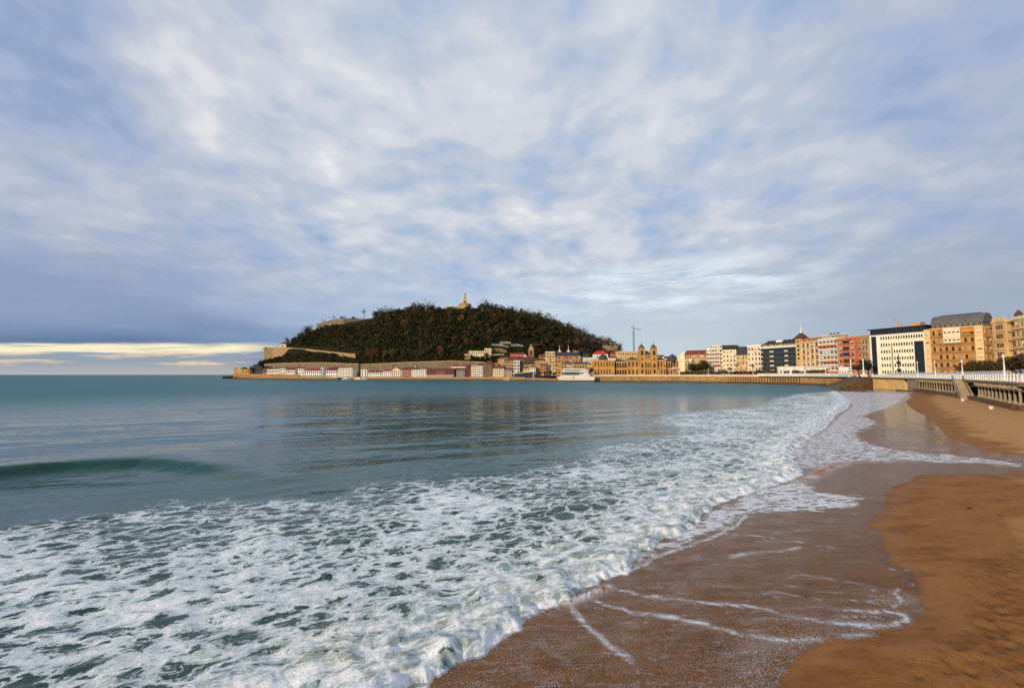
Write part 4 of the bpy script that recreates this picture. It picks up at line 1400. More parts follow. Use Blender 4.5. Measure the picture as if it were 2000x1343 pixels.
fig = [(1.75, 0), (1.6, .18), (1.35, .38), (1.5, .55), (1.75, .70), (1.55, .78), (.6, .82), (.62, .84), (.85, .89), (.80, .95), (.35, 1.0)]
Hf = h_(570) - h_(581.5)
MB().loft([[(r_2 * math.cos(a) * 1.1, r_2 * math.sin(a) * .85, h_(581.5) + .003 + Hf * z) for a in [2 * math.pi * k / 14 for k in range(14)]] for r_2, z in fig]).build('figure', M_STONE, t_, True)
MB().tube((1.5, 0, h_(581.5) + Hf * .72), (1.9, -.8, h_(581.5) + Hf * .56), .5, .4).tube((1.9, -.8, h_(581.5) + Hf * .56), (1.3, -1.5, h_(581.5) + Hf * .66), .4, .3).build('raised_arm', M_STONE, t_, True)

# ------------------------------------------------------------------ land: quays, promenade, town ground
SW = [(208, 262), (218, 287), (222, 327), (214, 364), (199, 400), (176, 439), (133, 454), (91, 467), (64, 472)]
QUAY = [(64, 488), (44, 520), (17, 573), (-26, 608), (-100, 633), (-199, 665), (-266, 690), (-350, 725), (-432, 765), (-506, 790)]
DECK = 6.2
def flat(name, poly, z, m_, depth=.0):
    bm = bmesh.new()
    vs_ = [bm.verts.new((x, y, z)) for x, y in poly]
    f_ = bm.faces.new(vs_)
    bmesh.ops.triangulate(bm, faces=[f_])
    bmesh.ops.recalc_face_normals(bm, faces=bm.faces[:])
    me = bpy.data.meshes.new(name)
    bm.to_mesh(me)
    bm.free()
    if me.polygons[0].normal.z < 0:
        me.flip_normals()
    return link(name, me, [m_], 'structure')
wback = [(95, 15), (104, 38)]
prom = W_PTS + SW + [(64, 488), (44, 520), (30, 560), (60, 640), (400, 760), (1500, 900), (1500, 20), (70, 0)]
flat('town_ground', prom, DECK, M_PAVE)
flat('quay', QUAY + [(-520, 800), (-500, 850), (-300, 800), (0, 720), (60, 640), (30, 560)], 3.4, M_PAVE)

def wall_path(pts, z0, z1, batter=.4):
    return [(x, y, z0, z1) for x, y in pts]
rev = lambda pts: pts[::-1]
t_ = thing('sea_wall', 'long brown stone sea wall below the white balustrade, washed by the waves', 'wall')
ribbon_obj('wall', wall_path(rev(SW), -2, DECK - .02), M_SEAW, t_, 2.0)
ribbon_obj('coping', [(x, y, DECK - .5, DECK + .25) for x, y in rev([(a[0] - .25 * (1 if a[1] < 420 else .3), a[1] - .3) for a in SW])], M_STONE, t_, 1.2)
def resample(pts, step):
    P = [Vector((a[0], a[1], 0)) for a in pts]
    out, carry = [P[0]], 0.0
    for a, b_ in zip(P[:-1], P[1:]):
        l = (b_ - a).length
        d = (b_ - a) / l
        s = step - carry
        while s <= l:
            out.append(a + d * s)
            s += step
        carry = l - (s - step)
    return out
pil = MB().box(-.35, .35, -.38, .2, -2, DECK - .52).mesh('pilaster', [M_SEAW])
pp = resample(rev(SW), 2.6)
for i, (a, b_) in enumerate(zip(pp[:-1], pp[1:])):
    px = 1000 + F * a.x / a.y
    if 1420 < px < 1560:
        inst('pilaster', pil, t_, (a.x, a.y, 0), math.atan2(b_.y - a.y, b_.x - a.x))
q_ = MB().box(-.3, .3, -.35, .1, -.5, DECK + .3).build('mooring_post', M_RAIL, t_)
q_.location = (*at(1314.6, 740, 444).xy, 0)

t_ = thing('harbour_mole', 'low brown harbour mole wall along the waterfront of the old port', 'wall')
mp = [(a[0], a[1], -2, 3.35) for a in rev(QUAY)]
ribbon_obj('wall', mp[3:], M_MOLE, t_, 1.5)
ribbon_obj('parapet', [(a[0] - .1, a[1] + .2, 3.404, 4.0) for a in mp[3:8]], M_STONE, t_, .6)
t_ = thing('breakwater', 'tall tan breakwater wall with rocks at its foot at the harbour tip', 'wall')
bw = []
for x, yt, Y_ in ((456, 729.5, 793), (494, 729.3, 778), (495, 729.8, 777), (540, 730, 752), (582, 731, 728), (583, 735, 727), (642, 735.5, 701), (660, 737, 694)):
    q_ = at(x, yt, Y_)
    bw.append((q_.x, q_.y, -2, q_.z))
bw = [(bw[0][0] + 4, bw[0][1] + 30, -2, bw[0][3])] + bw
ribbon_obj('wall', bw, M_MOLE, t_, 3.0)
rk = random.Random(3)
def rock_mesh(seed):
    rr = random.Random(seed)
    bm = bmesh.new()
    bmesh.ops.create_icosphere(bm, subdivisions=2, radius=1)
    for v_ in bm.verts:
        v_.co *= rr.uniform(.75, 1.2)
        v_.co.z *= .6
    me = bpy.data.meshes.new('rock')
    bm.to_mesh(me)
    bm.free()
    me.materials.append(mat((74, 58, 44), .9, .35, .5, bump=.6))
    return me
rms = [rock_mesh(k) for k in range(4)]
for k in range(26):
    x = 449 + k * 5.1 + rk.uniform(-2, 2)
    Y_ = np.interp(x, [449, 456, 540, 582, 642], [800, 788, 748, 724, 697]) - rk.uniform(0, 4)
    q_ = at(x, 738, Y_)
    s_ = rk.uniform(1.2, 3.2) * (1.3 if x < 462 else .8)
    o = inst('rock', rms[k % 4], None, (q_.x, q_.y, .1), rk.uniform(0, 6), (s_ * 1.3, s_, s_ * .8))
    names = ['first', 'second', 'third', 'fourth', 'fifth', 'sixth', 'seventh', 'eighth', 'ninth', 'tenth', 'eleventh', 'twelfth', 'thirteenth', 'fourteenth', 'fifteenth', 'sixteenth', 'seventeenth', 'eighteenth', 'nineteenth', 'twentieth', 'twenty-first', 'twenty-second', 'twenty-third', 'twenty-fourth', 'twenty-fifth', 'twenty-sixth']
    tag(o, 'dark wet rock at the foot of the breakwater, %s from the open sea' % names[k], 'rock', 'rocks along the breakwater')
ORD = names + ['twenty-seventh', 'twenty-eighth', 'twenty-ninth', 'thirtieth', 'thirty-first', 'thirty-second', 'thirty-third', 'thirty-fourth', 'thirty-fifth', 'thirty-sixth', 'thirty-seventh', 'thirty-eighth', 'thirty-ninth', 'fortieth']

# slip ramps on the old quay
for x, lab in ((983, 'pale slip ramp running down the quay, left one'), (1003, 'pale slip ramp running down the quay, right one')):
    a, b_ = at(x, 742, 590), at(x + 13, 737, 600)
    t_ = thing('slip_ramp', lab, 'ramp', (a.x, a.y, 0))
    L = b_.x - a.x
    MB().loft([[(0, -2, -1), (0, 3, -1), (0, 3, .3), (0, -2, .3)], [(L, -2, -1), (L, 3, -1), (L, 3, 3.6), (L, -2, 3.6)]]).build('ramp_slab', M_STONE, t_)
    MB().loft([[(0, -2.3, .3), (0, -2.02, .3), (0, -2.02, .8), (0, -2.3, .8)], [(L, -2.3, 3.6), (L, -2.02, 3.6), (L, -2.02, 4.2), (L, -2.3, 4.2)]]).build('side_kerb', M_WHITE, t_)

# ------------------------------------------------------------------ promenade
WR = W_PTS[::-1]                       # from the ramp towards the viewer
def wpx(px):
    k = (px - 1000) / F
    for a, b_ in zip(WR[:-1], WR[1:]):
        fa, fb = a[0] - k * a[1], b_[0] - k * b_[1]
        if fa * fb <= 0:
            t = fa / (fa - fb)
            return Vector((a[0] + (b_[0] - a[0]) * t, a[1] + (b_[1] - a[1]) * t, 0))
    return Vector((*WR[-1], 0))
def sub(px0, px1):
    a, b_ = wpx(px0), wpx(px1)
    mid = [Vector((*q_, 0)) for q_ in WR if px0 < 1000 + F * q_[0] / q_[1] < px1]
    return [tuple(q_.xy) for q_ in [a] + mid + [b_]]
M_COL = mat((158, 142, 116), .85, .18, .6, bump=.3, streak=True)
M_YEL = mat((200, 166, 112), .85, .16, .5, streak=True)
M_PLINTH = mat((112, 84, 58), .9, .25, .5, bump=.5)
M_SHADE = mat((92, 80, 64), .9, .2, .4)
def off(pts, d):
    out = []
    for i, q_ in enumerate(pts):
        a = Vector((*pts[max(i - 1, 0)], 0))
        b_ = Vector((*pts[min(i + 1, len(pts) - 1)], 0))
        t = (b_ - a).normalized()
        out.append((q_[0] - t.y * d, q_[1] + t.x * d))     # positive: to the land side of a far-to-near path
    return out
t_ = thing('promenade', 'beach promenade deck on pale stone columns curving along the sand', 'promenade')
full = sub(1702, 2190)
ribbon_obj('deck_edge', [(x, y, DECK - .75, DECK - .012) for x, y in off(full, -.5)], M_COL, t_, 3.0)
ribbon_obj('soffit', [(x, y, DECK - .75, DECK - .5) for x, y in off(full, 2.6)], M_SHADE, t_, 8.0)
ribbon_obj('cornice', [(x, y, DECK - .30, DECK - .1) for x, y in off(full, -.8)], M_COL, t_, .28)
wall1 = sub(1704, 1771)
ribbon_obj('pilaster_wall', [(x, y, -1, DECK - .76) for x, y in off(wall1, 1.6)], mat((84, 62, 38), .9, .2, .5, streak=True), t_, 1.0)  # dark brown puts the shade between the pilasters into the wall colour
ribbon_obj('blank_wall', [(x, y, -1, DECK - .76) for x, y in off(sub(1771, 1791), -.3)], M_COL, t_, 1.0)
ribbon_obj('back_wall', [(x, y, -1, DECK - .76) for x, y in off(sub(1790, 2190), 8.0)], mat((44, 36, 28), .9, .2, .4), t_, 1.0)  # shade under the deck is painted in: near-black wall behind the columns
ribbon_obj('plinth', [(x, y, -1, 2.0 if k else 1.9) for k, (x, y) in enumerate(off(sub(1788, 2190), -1.4))], M_PLINTH, t_, 9.0)
ribbon_obj('foot_step', [(x, y, -1, .9) for x, y in off(sub(1760, 2190), -2.6)], M_PLINTH, t_, 1.19)
pm = MB().box(-.4, .4, -.45, 1.55, -1, DECK - .77).mesh('pilaster', [M_YEL])
P = resample(wall1, 4.4)
for a, b_ in zip(P[:-1], P[1:]):
    inst('pilaster', pm, t_, (*off([tuple(a.xy), tuple(b_.xy)], .1)[0], 0), math.atan2(b_.y - a.y, b_.x - a.x))
zc = 2.0
cmesh = MB().box(-.36, .36, -.36, .36, zc + .003, zc + .35).lathe([(.27, zc + .35), (.27, zc + .45), (.22, zc + .55), (.19, DECK - 1.6), (.26, DECK - 1.52), (.30, DECK - 1.4)], 12).box(-.32, .32, -.6, .4, DECK - 1.4, DECK - 1.2).box(-.2, .2, -.9, .5, DECK - 1.2, DECK - .76).mesh('column', [M_COL])
cols_at = [q_ for q_ in resample(sub(1792, 1862), 4.2)] + [q_ for q_ in resample(sub(1908, 2180), 3.9)]
tie = []
for k, q_ in enumerate(cols_at):
    nx = cols_at[min(k + 1, len(cols_at) - 1)]
    pv = cols_at[max(k - 1, 0)]
    inst('column', cmesh, t_, (q_.x, q_.y, 0), math.atan2(nx.y - pv.y, nx.x - pv.x))
ribbon_obj('tie_beam', [(x, y, DECK - 1.75, DECK - 1.6) for x, y in off(sub(1792, 2190), -.05)], M_COL, t_, .18)

def balustrade(label, pts, step, name='balustrade'):
    t_ = thing(name, label, 'balustrade')
    P = resample(pts, step)
    post = MB().box(-.2, .2, -.2, .2, DECK + .25, DECK + 1.28).box(-.26, .26, -.26, .26, DECK + 1.28, DECK + 1.42).box(-.27, .27, -.27, .27, DECK - .006, DECK + .25).mesh('post', [M_RAIL])
    L = step - .4
    mb = MB().box(-L / 2, L / 2, -.08, .08, DECK + 1.12, DECK + 1.25).box(-L / 2, L / 2, -.09, .09, DECK + .0, DECK + .22)
    n = 6
    for k in range(n):
        xx = -L / 2 + L * (k + .5) / n
        mb.box(xx - .09, xx + .09, -.04, .04, DECK + .22, DECK + 1.12)
    mb.box(-L * .30, L * .30, -.05, .05, DECK + .42, DECK + .92)
    pan = mb.mesh('panel', [M_RAIL])
    for a, b_ in zip(P[:-1], P[1:]):
        rz = math.atan2(b_.y - a.y, b_.x - a.x)
        inst('post', post, t_, (a.x, a.y, 0), rz)
        m_ = (a + b_) / 2
        inst('panel', pan, t_, (m_.x, m_.y, 0), rz)
    return t_
balustrade('white ornamental balustrade along the near promenade above the columns', off(full, .1), 2.6)
balustrade('white balustrade on top of the far brown sea wall', off(SW, -.4 * -1), 2.6)

# ramp between sea wall and promenade
A, B_ = Vector((205.5, 251, 0)), Vector((208.5, 263, 0))
t_ = thing('beach_ramp', 'dark sloping slipway cutting down between sea wall and promenade', 'ramp')
ux = Vector((-.80, -.12, 0)).normalized()
n = Vector((-ux.y, ux.x, 0))
rings = []
for s_, z_ in ((8, DECK + .02), (-1, DECK - 1.0), (-24, -.6)):
    c = (A + B_) / 2 - ux * s_
    rings.append([(c + n * 6 - Vector((0, 0, 3))), (c - n * 6 - Vector((0, 0, 3))), (c - n * 6 + Vector((0, 0, z_))), (c + n * 6 + Vector((0, 0, z_)))])
rings = [[(p_[0], p_[1], (-3 if k < 2 else p_[2])) for k, p_ in enumerate(r_2)] for r_2 in rings]
MB().loft(rings).build('slope', M_SHADE, t_)
for sd_ in (-1, 1):
    rr2 = []
    for s_, z_ in ((3, DECK + .9), (-1, DECK + .2), (-24, -.1)):
        c = (A + B_) / 2 - ux * s_ + n * sd_ * 6.3
        rr2.append([(c.x + n.x * .3, c.y + n.y * .3, -3), (c.x - n.x * .3, c.y - n.y * .3, -3), (c.x - n.x * .3, c.y - n.y * .3, z_), (c.x + n.x * .3, c.y + n.y * .3, z_)])
    MB().loft(rr2).build('side_wall', M_PLINTH, t_)

# stair from the deck to the sand
a, b_ = wpx(1883), wpx(1899)
d = (b_ - a)
L = d.length
t_ = thing('beach_stair', 'stone stair with pale stringers leading from the promenade to the sand', 'stair', (a.x, a.y, 0), math.atan2(d.y, d.x))
nst = 20
for k in range(nst):
    x0 = L * k / nst
    z1 = DECK - (DECK - 1.6) * (k + 1) / nst
    MB().box(x0, x0 + L / nst - .003, -2.3, -.62, max(z1 - .9, .2), z1).build('step', M_COL, t_)
for y in (-2.62, -.58):
    MB().loft([[(-.6, y, DECK - 1.2), (-.6, y + .3, DECK - 1.2), (-.6, y + .3, DECK + 1.1), (-.6, y, DECK + 1.1)], [(L, y, .6), (L, y + .3, .6), (L, y + .3, 2.5), (L, y, 2.5)]]).build('stringer', M_COL, t_)
# roadside hoarding behind the balustrade
t_ = thing('hoarding', 'pale grey hoarding of upright panels behind the near balustrade', 'fence')
hp = off(sub(1702, 1900), 6.5)
P = resample(hp, 2.2)
hm = [MB().box(-1.07, 1.07, -.05, .05, DECK + .01, DECK + 2.25).box(-1.09, -1.0, -.09, .09, DECK + .01, DECK + 2.35).mesh('panel', [mat(c, .6, .08)]) for c in ((206, 206, 206), (186, 190, 198))]
for k, (a, b_) in enumerate(zip(P[:-1], P[1:])):
    inst('panel', hm[k % 2], t_, (*((a + b_) / 2).xy, 0), math.atan2(b_.y - a.y, b_.x - a.x))
t_ = thing('white_fence', 'long white panel fence behind the balustrade of the far sea wall', 'fence')
sw_r = [q_ for q_ in resample(off(SW, 3.0), 2.4) if 1478 < 1000 + F * q_.x / q_.y < 1690]
fm_ = MB().box(-1.16, 1.16, -.05, .05, DECK + .01, DECK + 2.3).box(-1.2, -1.1, -.1, .1, DECK + .01, DECK + 2.4).mesh('panel', [mat((222, 218, 210), .6, .08)])
for a, b_ in zip(sw_r[:-1], sw_r[1:]):
    inst('panel', fm_, t_, (*((a + b_) / 2).xy, 0), math.atan2(b_.y - a.y, b_.x - a.x))
t_ = thing('kiosk_row', 'row of white and blue stall panels behind the balustrade near the tall lamp', 'stall')
hp = off(sub(1918, 1966), 6.0)
P = resample(hp, 1.9)
hm = [MB().box(-.85, .85, -.6, .6, DECK + .01, DECK + 2.3).box(-.95, .95, -.8, .7, DECK + 2.3, DECK + 2.5).mesh('panel', [mat(c, .6, .08)]) for c in ((210, 204, 196), (48, 70, 120), (196, 186, 176))]
for k, (a, b_) in enumerate(zip(P[:-1], P[1:])):
    inst('panel', hm[k % 3], t_, (*((a + b_) / 2).xy, 0), math.atan2(b_.y - a.y, b_.x - a.x))

# lamps
def globe_lamp(label, px, ytop, off_=0.0, post=M_RAIL):
    q_ = wpx(px)
    H = ztop(px, ytop, q_.y) - DECK
    t_ = thing('promenade_lamp', label, 'lamp', (q_.x + off_, q_.y, DECK), 0, 'white promenade lamps')
    MB().lathe([(.42, -.01), (.42, .5), (.30, .6), (.28, 1.3), (.2, 1.45), (.13, H * .5), (.11, H - .55), (.2, H - .5), (.1, H - .4)], 10).build('post', post, t_, True)
    MB().lathe([(.05, H - .42), (.22, H - .32), (.30, H - .15), (.22, H + .05), (.08, H + .12)], 10).build('lamp_globe', mat((224, 222, 214), .3, .03), t_, True)
    MB().lathe([(.12, H + .12), (.10, H + .2), (.02, H + .35)], 8).build('finial', post, t_)
globe_lamp('tall white lamp post beside the beach stair', 1878, 704)
globe_lamp('tallest white lamp post, nearest on the promenade at the picture edge', 1960, 694)
globe_lamp('thin white lamp post before the glass end of the white office block', 1791, 707)
globe_lamp('white lamp post before the left bay of the ochre corner building', 1825, 706)
def urn_lamp(label, px, Y_, ytop):
    q_ = at(px, 731, Y_)
    H = ztop(px, ytop, Y_) - DECK
    t_ = thing('monument_lamp', label, 'lamp', (q_.x, q_.y, DECK), 0, 'white monumental lamps by the ramp')
    MB().box(-1.2, 1.2, -1.2, 1.2, -.02, 1.6).lathe([(.9, 1.6), (.7, 2.4), (.5, 3.2)], 12).build('pedestal', M_WHITE, t_)
    MB().lathe([(.5, 3.2), (2.0, 3.6), (2.2, 3.8), (2.0, 3.9), (.4, 3.95)], 14).build('basin', M_WHITE, t_)
    MB().lathe([(.40, 3.95), (.28, 5.5), (.25, H - .8), (.45, H - .7), (.5, H - .35), (.3, H - .1), (.1, H)], 10).build('column', M_WHITE, t_)
urn_lamp('white monumental lamp with a basin at the end of the sea wall', 1662.5, 268, 702)
urn_lamp('white monumental lamp with a basin at the head of the ramp', 1687, 262, 701)
def tall_post(label, px, Y_, ytop, m_, globes, name):
    q_ = at(px, 731, Y_)
    H = ztop(px, ytop, Y_) - DECK
    t_ = thing(name, label, 'lamp', (q_.x, q_.y, DECK))
    MB().lathe([(.5, -.02), (.5, 1.2), (.3, 1.5), (.24, H * .6), (.3, H * .61), (.2, H - .6), (.1, H)], 10).build('post', m_, t_)
    for z_ in globes:
        MB().lathe([(.2, H * z_ - .9), (.95, H * z_ - .4), (1.05, H * z_), (.8, H * z_ + .5), (.2, H * z_ + .8)], 10).build('lantern', m_, t_)
    if not globes:
        MB().tube((0, 0, H - .4), (1.6, -.4, H + .3), .1, .07).box(1.2, 2.3, -.7, -.2, H + .2, H + .4).build('arm', m_, t_)
tall_post('tall brown street lamp post with a side arm before the white office block', 1745, 236, 671, mat((170, 124, 78), .6, .1), (), 'street_lamp')
tall_post('dark ornate lamp post with bulbous lanterns before the white office block', 1756.5, 232, 690, M_IRON, (.30, .62), 'ornate_lamp')
for k, (px, Y_, yt, lab) in enumerate([(1286, 462, 722, 'slim white lamp on the sea wall before the town hall right wing'), (1383.5, 425, 720, 'slim white lamp on the sea wall before the banded cream apartments'),
                                       (1424, 412, 722, 'slim grey lamp on the sea wall left of the palms'), (1471, 395, 719, 'slim white lamp on the sea wall below the palm with the clear trunk'), (1539, 372, 720, 'slim white lamp on the sea wall before the dark glass block')]):
    q_ = at(px, 731, Y_)
    H = ztop(px, yt, Y_) - DECK
    t_ = thing('wall_lamp', lab, 'lamp', (q_.x, q_.y, DECK))
    MB().lathe([(.4, -.02), (.3, .5), (.22, .8), (.2, H - .5)], 8).build('post', M_RAIL, t_)
    MB().lathe([(.1, H - .5), (.4, H - .3), (.4, H), (.1, H + .2)], 8).build('lamp_globe', M_RAIL, t_)

# people and cars on the promenade
def person_mesh(seed, top, legs):
    rr = random.Random(seed)
    mb = MB()
    sw = rr.uniform(.08, .22)
    for s_ in (-1, 1):
        mb.tube((s_ * .09, s_ * sw, .06), (s_ * .09, s_ * sw * .4, .48), .055, .075, 8, 1).tube((s_ * .09, s_ * sw * .4, .48), (s_ * .08, 0, .90), .075, .10, 8, 1)
        mb.box(s_ * .09 - .05, s_ * .09 + .05, s_ * sw - .16, s_ * sw + .08, 0, .07, 1)
        mb.tube((s_ * .20, 0, 1.40), (s_ * .26, -s_ * sw * .5, 1.12), .06, .05, 8, 0).tube((s_ * .26, -s_ * sw * .5, 1.12), (s_ * .25, -s_ * sw - .05, .86), .05, .04, 8, 0)
    mb.loft([[(w_ * math.cos(a), d_ * math.sin(a), z_) for a in [k * math.pi / 5 for k in range(10)]] for w_, d_, z_ in ((.16, .12, .84), (.18, .13, 1.0), (.17, .12, 1.15), (.22, .14, 1.36), (.20, .11, 1.45), (.07, .07, 1.50))], 0)
    mb.lathe([(.055, 1.47), (.06, 1.53), (.085, 1.58), (.10, 1.65), (.09, 1.72), (.04, 1.77)], 10, (0, 0), 2)
    return mb.mesh('person', [mat(top, .85, .1), mat(legs, .85, .1), mat((150, 112, 88), .7, .05)], True)
pm_ = [person_mesh(k, *c) for k, c in enumerate([((42, 40, 44), (36, 38, 50)), ((58, 44, 50), (40, 40, 44)), ((36, 44, 62), (50, 46, 44)), ((120, 40, 40), (40, 40, 50))])]
ppl = [(1722, 'dark coat', 0), (1744, 'dark coat', 0), (1747, 'brown jacket', 1), (1769, 'dark coat', 2), (1788, 'blue jacket', 2), (1808, 'dark coat', 0), (1827, 'brown jacket', 1), (1886, 'blue jacket', 2), (1893, 'dark coat', 0), (1868, 'dark coat', 0), (1940, 'red jacket', 3), (1976, 'blue jacket', 2)]
tall = {1722: 'walking by the promenade nearest the ramp', 1744: 'beside one in brown below the office block', 1747: 'beside one in a dark coat below the office block', 1769: 'alone before the glass end of the office block',
        1788: 'next to the thin lamp post on the promenade', 1808: 'on the promenade left of the ochre corner building', 1827: 'next to the lamp before the ochre corner building', 1886: 'just above the beach stair', 1893: 'right of the beach stair behind the balustrade',
        1868: 'left of the tall lamp by the stair', 1940: 'by the blue stall panels', 1976: 'near the right edge under the tamarisks'}
for px, wear, k in ppl:
    q_ = off([tuple(wpx(px - 1).xy), tuple(wpx(px + 1).xy)], 2.2)[0]
    o = inst('person', pm_[k], None, (q_[0], q_[1], DECK + .004), rng.uniform(0, 6))
    tag(o, 'person in a %s %s' % (wear, tall[px]), 'person', 'people strolling on the promenade')
for x, Y_, lab, c in [(1625, 300, 'person in dark clothes on the sea wall before the white banded block', 0), (1640, 296, 'person in brown on the sea wall before the salmon block', 1), (1652, 285, 'person in dark clothes left of the first monumental lamp', 2)]:
    q_ = at(x, 731, Y_)
    tag(inst('person', pm_[c], None, (q_.x - 2, q_.y - 6, DECK + .004), 1.0), lab, 'person', 'people strolling on the promenade')
def car(label, pos, rz, col, name='car'):
    t_ = thing(name, label, 'car', pos, rz)
    prof = [(-2.1, .35), (-2.15, .75), (-1.9, .95), (-1.35, 1.0), (-.7, 1.42), (.75, 1.45), (1.45, 1.02), (2.05, .92), (2.15, .6), (2.1, .35)]
    ring = lambda y, s_: [(x * s_, y, z_) for x, z_ in prof]
    MB().loft([ring(-.85, .98), ring(-.78, 1.0), ring(.78, 1.0), ring(.85, .98)]).build('body', mat(col, .3, .05, .5, .5), t_)
    gl_ = [(-1.22, 1.02), (-.66, 1.36), (.70, 1.39), (1.30, 1.03)]
    for y in (-.862, .862):
        MB().face([(x, y, z_) for x, z_ in (gl_ if y < 0 else gl_[::-1])]).build('side_window', M_GLASS, t_)
    for x in (-1.3, 1.35):
        for y in (-.8, .8):
            MB().loft([[(x + .33 * math.cos(a), y + dy, .33 + .33 * math.sin(a)) for a in [k * math.pi / 6 for k in range(12)]] for dy in (-.1, .1)]).build('wheel', M_IRON, t_)
for px, d_, c, lab in [(1850, 4.0, (40, 38, 42), 'black car parked behind the balustrade below the ochre corner building'), (1868, 4.0, (150, 150, 154), 'silver car parked just left of the tall lamp by the stair'), (1986, 4.5, (44, 44, 48), 'dark car under the tamarisks at the right edge'), (1798, 4.0, (200, 200, 200), 'white car right of the thin lamp post')]:
    a = wpx(px - 3)
    b_ = wpx(px + 3)
    q_ = off([tuple(a.xy), tuple(b_.xy)], d_)[0]
    car(lab, (q_[0], q_[1], DECK + .004), math.atan2(b_.y - a.y, b_.x - a.x), c)
for x, Y_, k, lab in [(1940 - 45, 96, 0, 'small white bin post')][:0]:
    pass
for px, lab in ((1917, 'pale concrete block on the sand at the foot of the columns, left one'), (1986, 'pale concrete block on the sand at the foot of the columns, right one')):
    q_ = off([tuple(wpx(px - 1).xy), tuple(wpx(px + 1).xy)], -3.6)[0]
    o = MB().loft([[(-.5, -.5, 0), (.5, -.5, 0), (.5, .5, 0), (-.5, .5, 0)], [(-.45, -.45, .9), (.45, -.45, .9), (.45, .45, .9), (-.45, .45, .9)], [(-.6, -.6, .95), (.6, -.6, .95), (.6, .6, .95), (-.6, .6, .95)], [(-.6, -.6, 1.1), (.6, -.6, 1.1), (.6, .6, 1.1), (-.6, .6, 1.1)]]).build('concrete_block', M_WHITE)
    ds_, _ = seg_dist(np.array([q_[0]]), np.array([q_[1]]), SHORE, True)
    o.location = (q_[0], q_[1], float(sand_z(ds_)[0]) - .1)
    o.scale = (.4, .4, .6)
    tag(o, lab, 'block', 'concrete blocks by the columns')

# tamarisks and palms
gseed = 0
for k, (px, Y_, h, rr_) in enumerate([(1893, 152, 5.5, 3.2), (1908, 160, 6.0, 3.6), (1922, 150, 6.0, 3.6), (1938, 158, 6.5, 3.6), (1952, 140, 6.0, 3.4), (1974, 138, 7.0, 4.0), (1990, 140, 7.5, 4.2), (2008, 132, 7.5, 4.2), (2028, 128, 7, 4)]):
    q_ = at(px, 731, Y_)
    tree('bushy dark tamarisk behind the near balustrade, %s from the beach stair' % ORD[k], (q_.x, q_.y, DECK), 'round', h, rr_, (74, 60, 34), 'tamarisk', 'tamarisks behind the near balustrade', seed=k % 3, rz=k * 1.3)
kk = 0
for px in np.arange(1334, 1606, 8.2):
    Y_ = np.interp(px, [1334, 1423, 1500, 1577, 1606], [456, 420, 386, 350, 326]) + rng.uniform(-4, 6)
    q_ = at(px, 731, Y_)
    tree('low brown tamarisk in the garden row above the sea wall, %s from the carousel' % ORD[kk], (q_.x, q_.y, DECK), 'round', 5.2 + rng.uniform(-.6, .6), 3.2, [(96, 72, 40), (84, 70, 38), (104, 78, 44)][kk % 3], 'tamarisk', 'tamarisks of the garden row', seed=kk % 4, rz=kk * 1.7)
    kk += 1
for k, (px, Y_, h, lab) in enumerate([(1352, 458, 15, 'tall dark tree before the red roofed block, left one'), (1366, 455, 17, 'tall dark tree before the red roofed block, middle one'), (1377, 450, 16, 'tall dark tree before the red roofed block beside the banded apartments'),
                                      (1521, 385, 11, 'rounded green tree before the dark glass block'), (1678, 282, 10, 'dark tree behind the head of the ramp, left one'), (1690, 278, 11, 'dark tree behind the head of the ramp, tall one'), (1697, 284, 10, 'dark tree squeezed against the white office block'),
                                      (1055, 560, 7, 'dark tree by the glass canopy, first from it'), (1064, 562, 7, 'dark tree by the glass canopy, second from it'), (1075, 556, 8, 'dark tree between canopy and club building'), (1083, 552, 7, 'dark tree close to the white club building'), (1155, 490, 9, 'green tree squeezed between club building and town hall')]):
    q_ = at(px, 731, Y_)
    tree(lab, (q_.x, q_.y, 5.0 if px < 1100 else DECK), 'round', h, h * .42, (58, 58, 32), 'tree', seed=20 + k % 3, rz=k)
for k, (px, Y_, h, lab) in enumerate([(1439.5, 405, 11.5, 'palm before the yellow house, left one of the pair'), (1470.5, 400, 11.0, 'palm with a clear trunk before the white ornate house'), (1426, 408, 8, 'short palm left of the pair'), (1392, 418, 9, 'palm before the banded cream apartments'), (1682, 276, 11, 'palm by the second monumental lamp')]):
    q_ = at(px, 731, Y_)
    tree(lab, (q_.x, q_.y, DECK), 'palm', h, 3.4, (70, 78, 42), 'palm_tree', seed=k, rz=k)

# ------------------------------------------------------------------ the harbour houses
WH = (228, 224, 214)
m_wh = mat(WH, .8, .07, .3, streak=True)
m_cr = mat((224, 208, 172), .8, .17, .3, streak=True)
m_och = mat((188, 148, 94), .8, .17, .3, streak=True)
m_och2 = mat((184, 132, 68), .8, .17, .3, streak=True)
m_yel = mat((212, 178, 118), .8, .17, .3, streak=True)
m_pink = mat((196, 136, 118), .8, .17, .3, streak=True)
m_red = mat((112, 54, 46), .8, .12, .3, streak=True)
m_brn = mat((140, 106, 78), .8, .14, .3, streak=True)
m_grey = mat((150, 146, 138), .8, .12, .3, streak=True)
m_sal = mat((200, 118, 80), .8, .17, .3, streak=True)
m_gls = mat((40, 52, 60), .12, .2, .3, .5)
m_beige = mat((186, 158, 124), .8, .17, .3, streak=True)
QZ = 3.4
def hq(label, xl, xr, yt, floors, bays, wall, rf, dY=26, **kw):
    Yl = np.interp(xl, [455, 520, 590, 672, 745, 866, 964, 1020], [790, 765, 725, 690, 665, 633, 608, 575]) + dY
    Yr = np.interp(xr, [455, 520, 590, 672, 745, 866, 964, 1020], [790, 765, 725, 690, 665, 633, 608, 575]) + dY
    return house(label, xl, Yl, xr, Yr, yt, floors, bays, wall, rf, zb_=QZ, D_=kw.pop('D_', 10), cat='house', **kw)
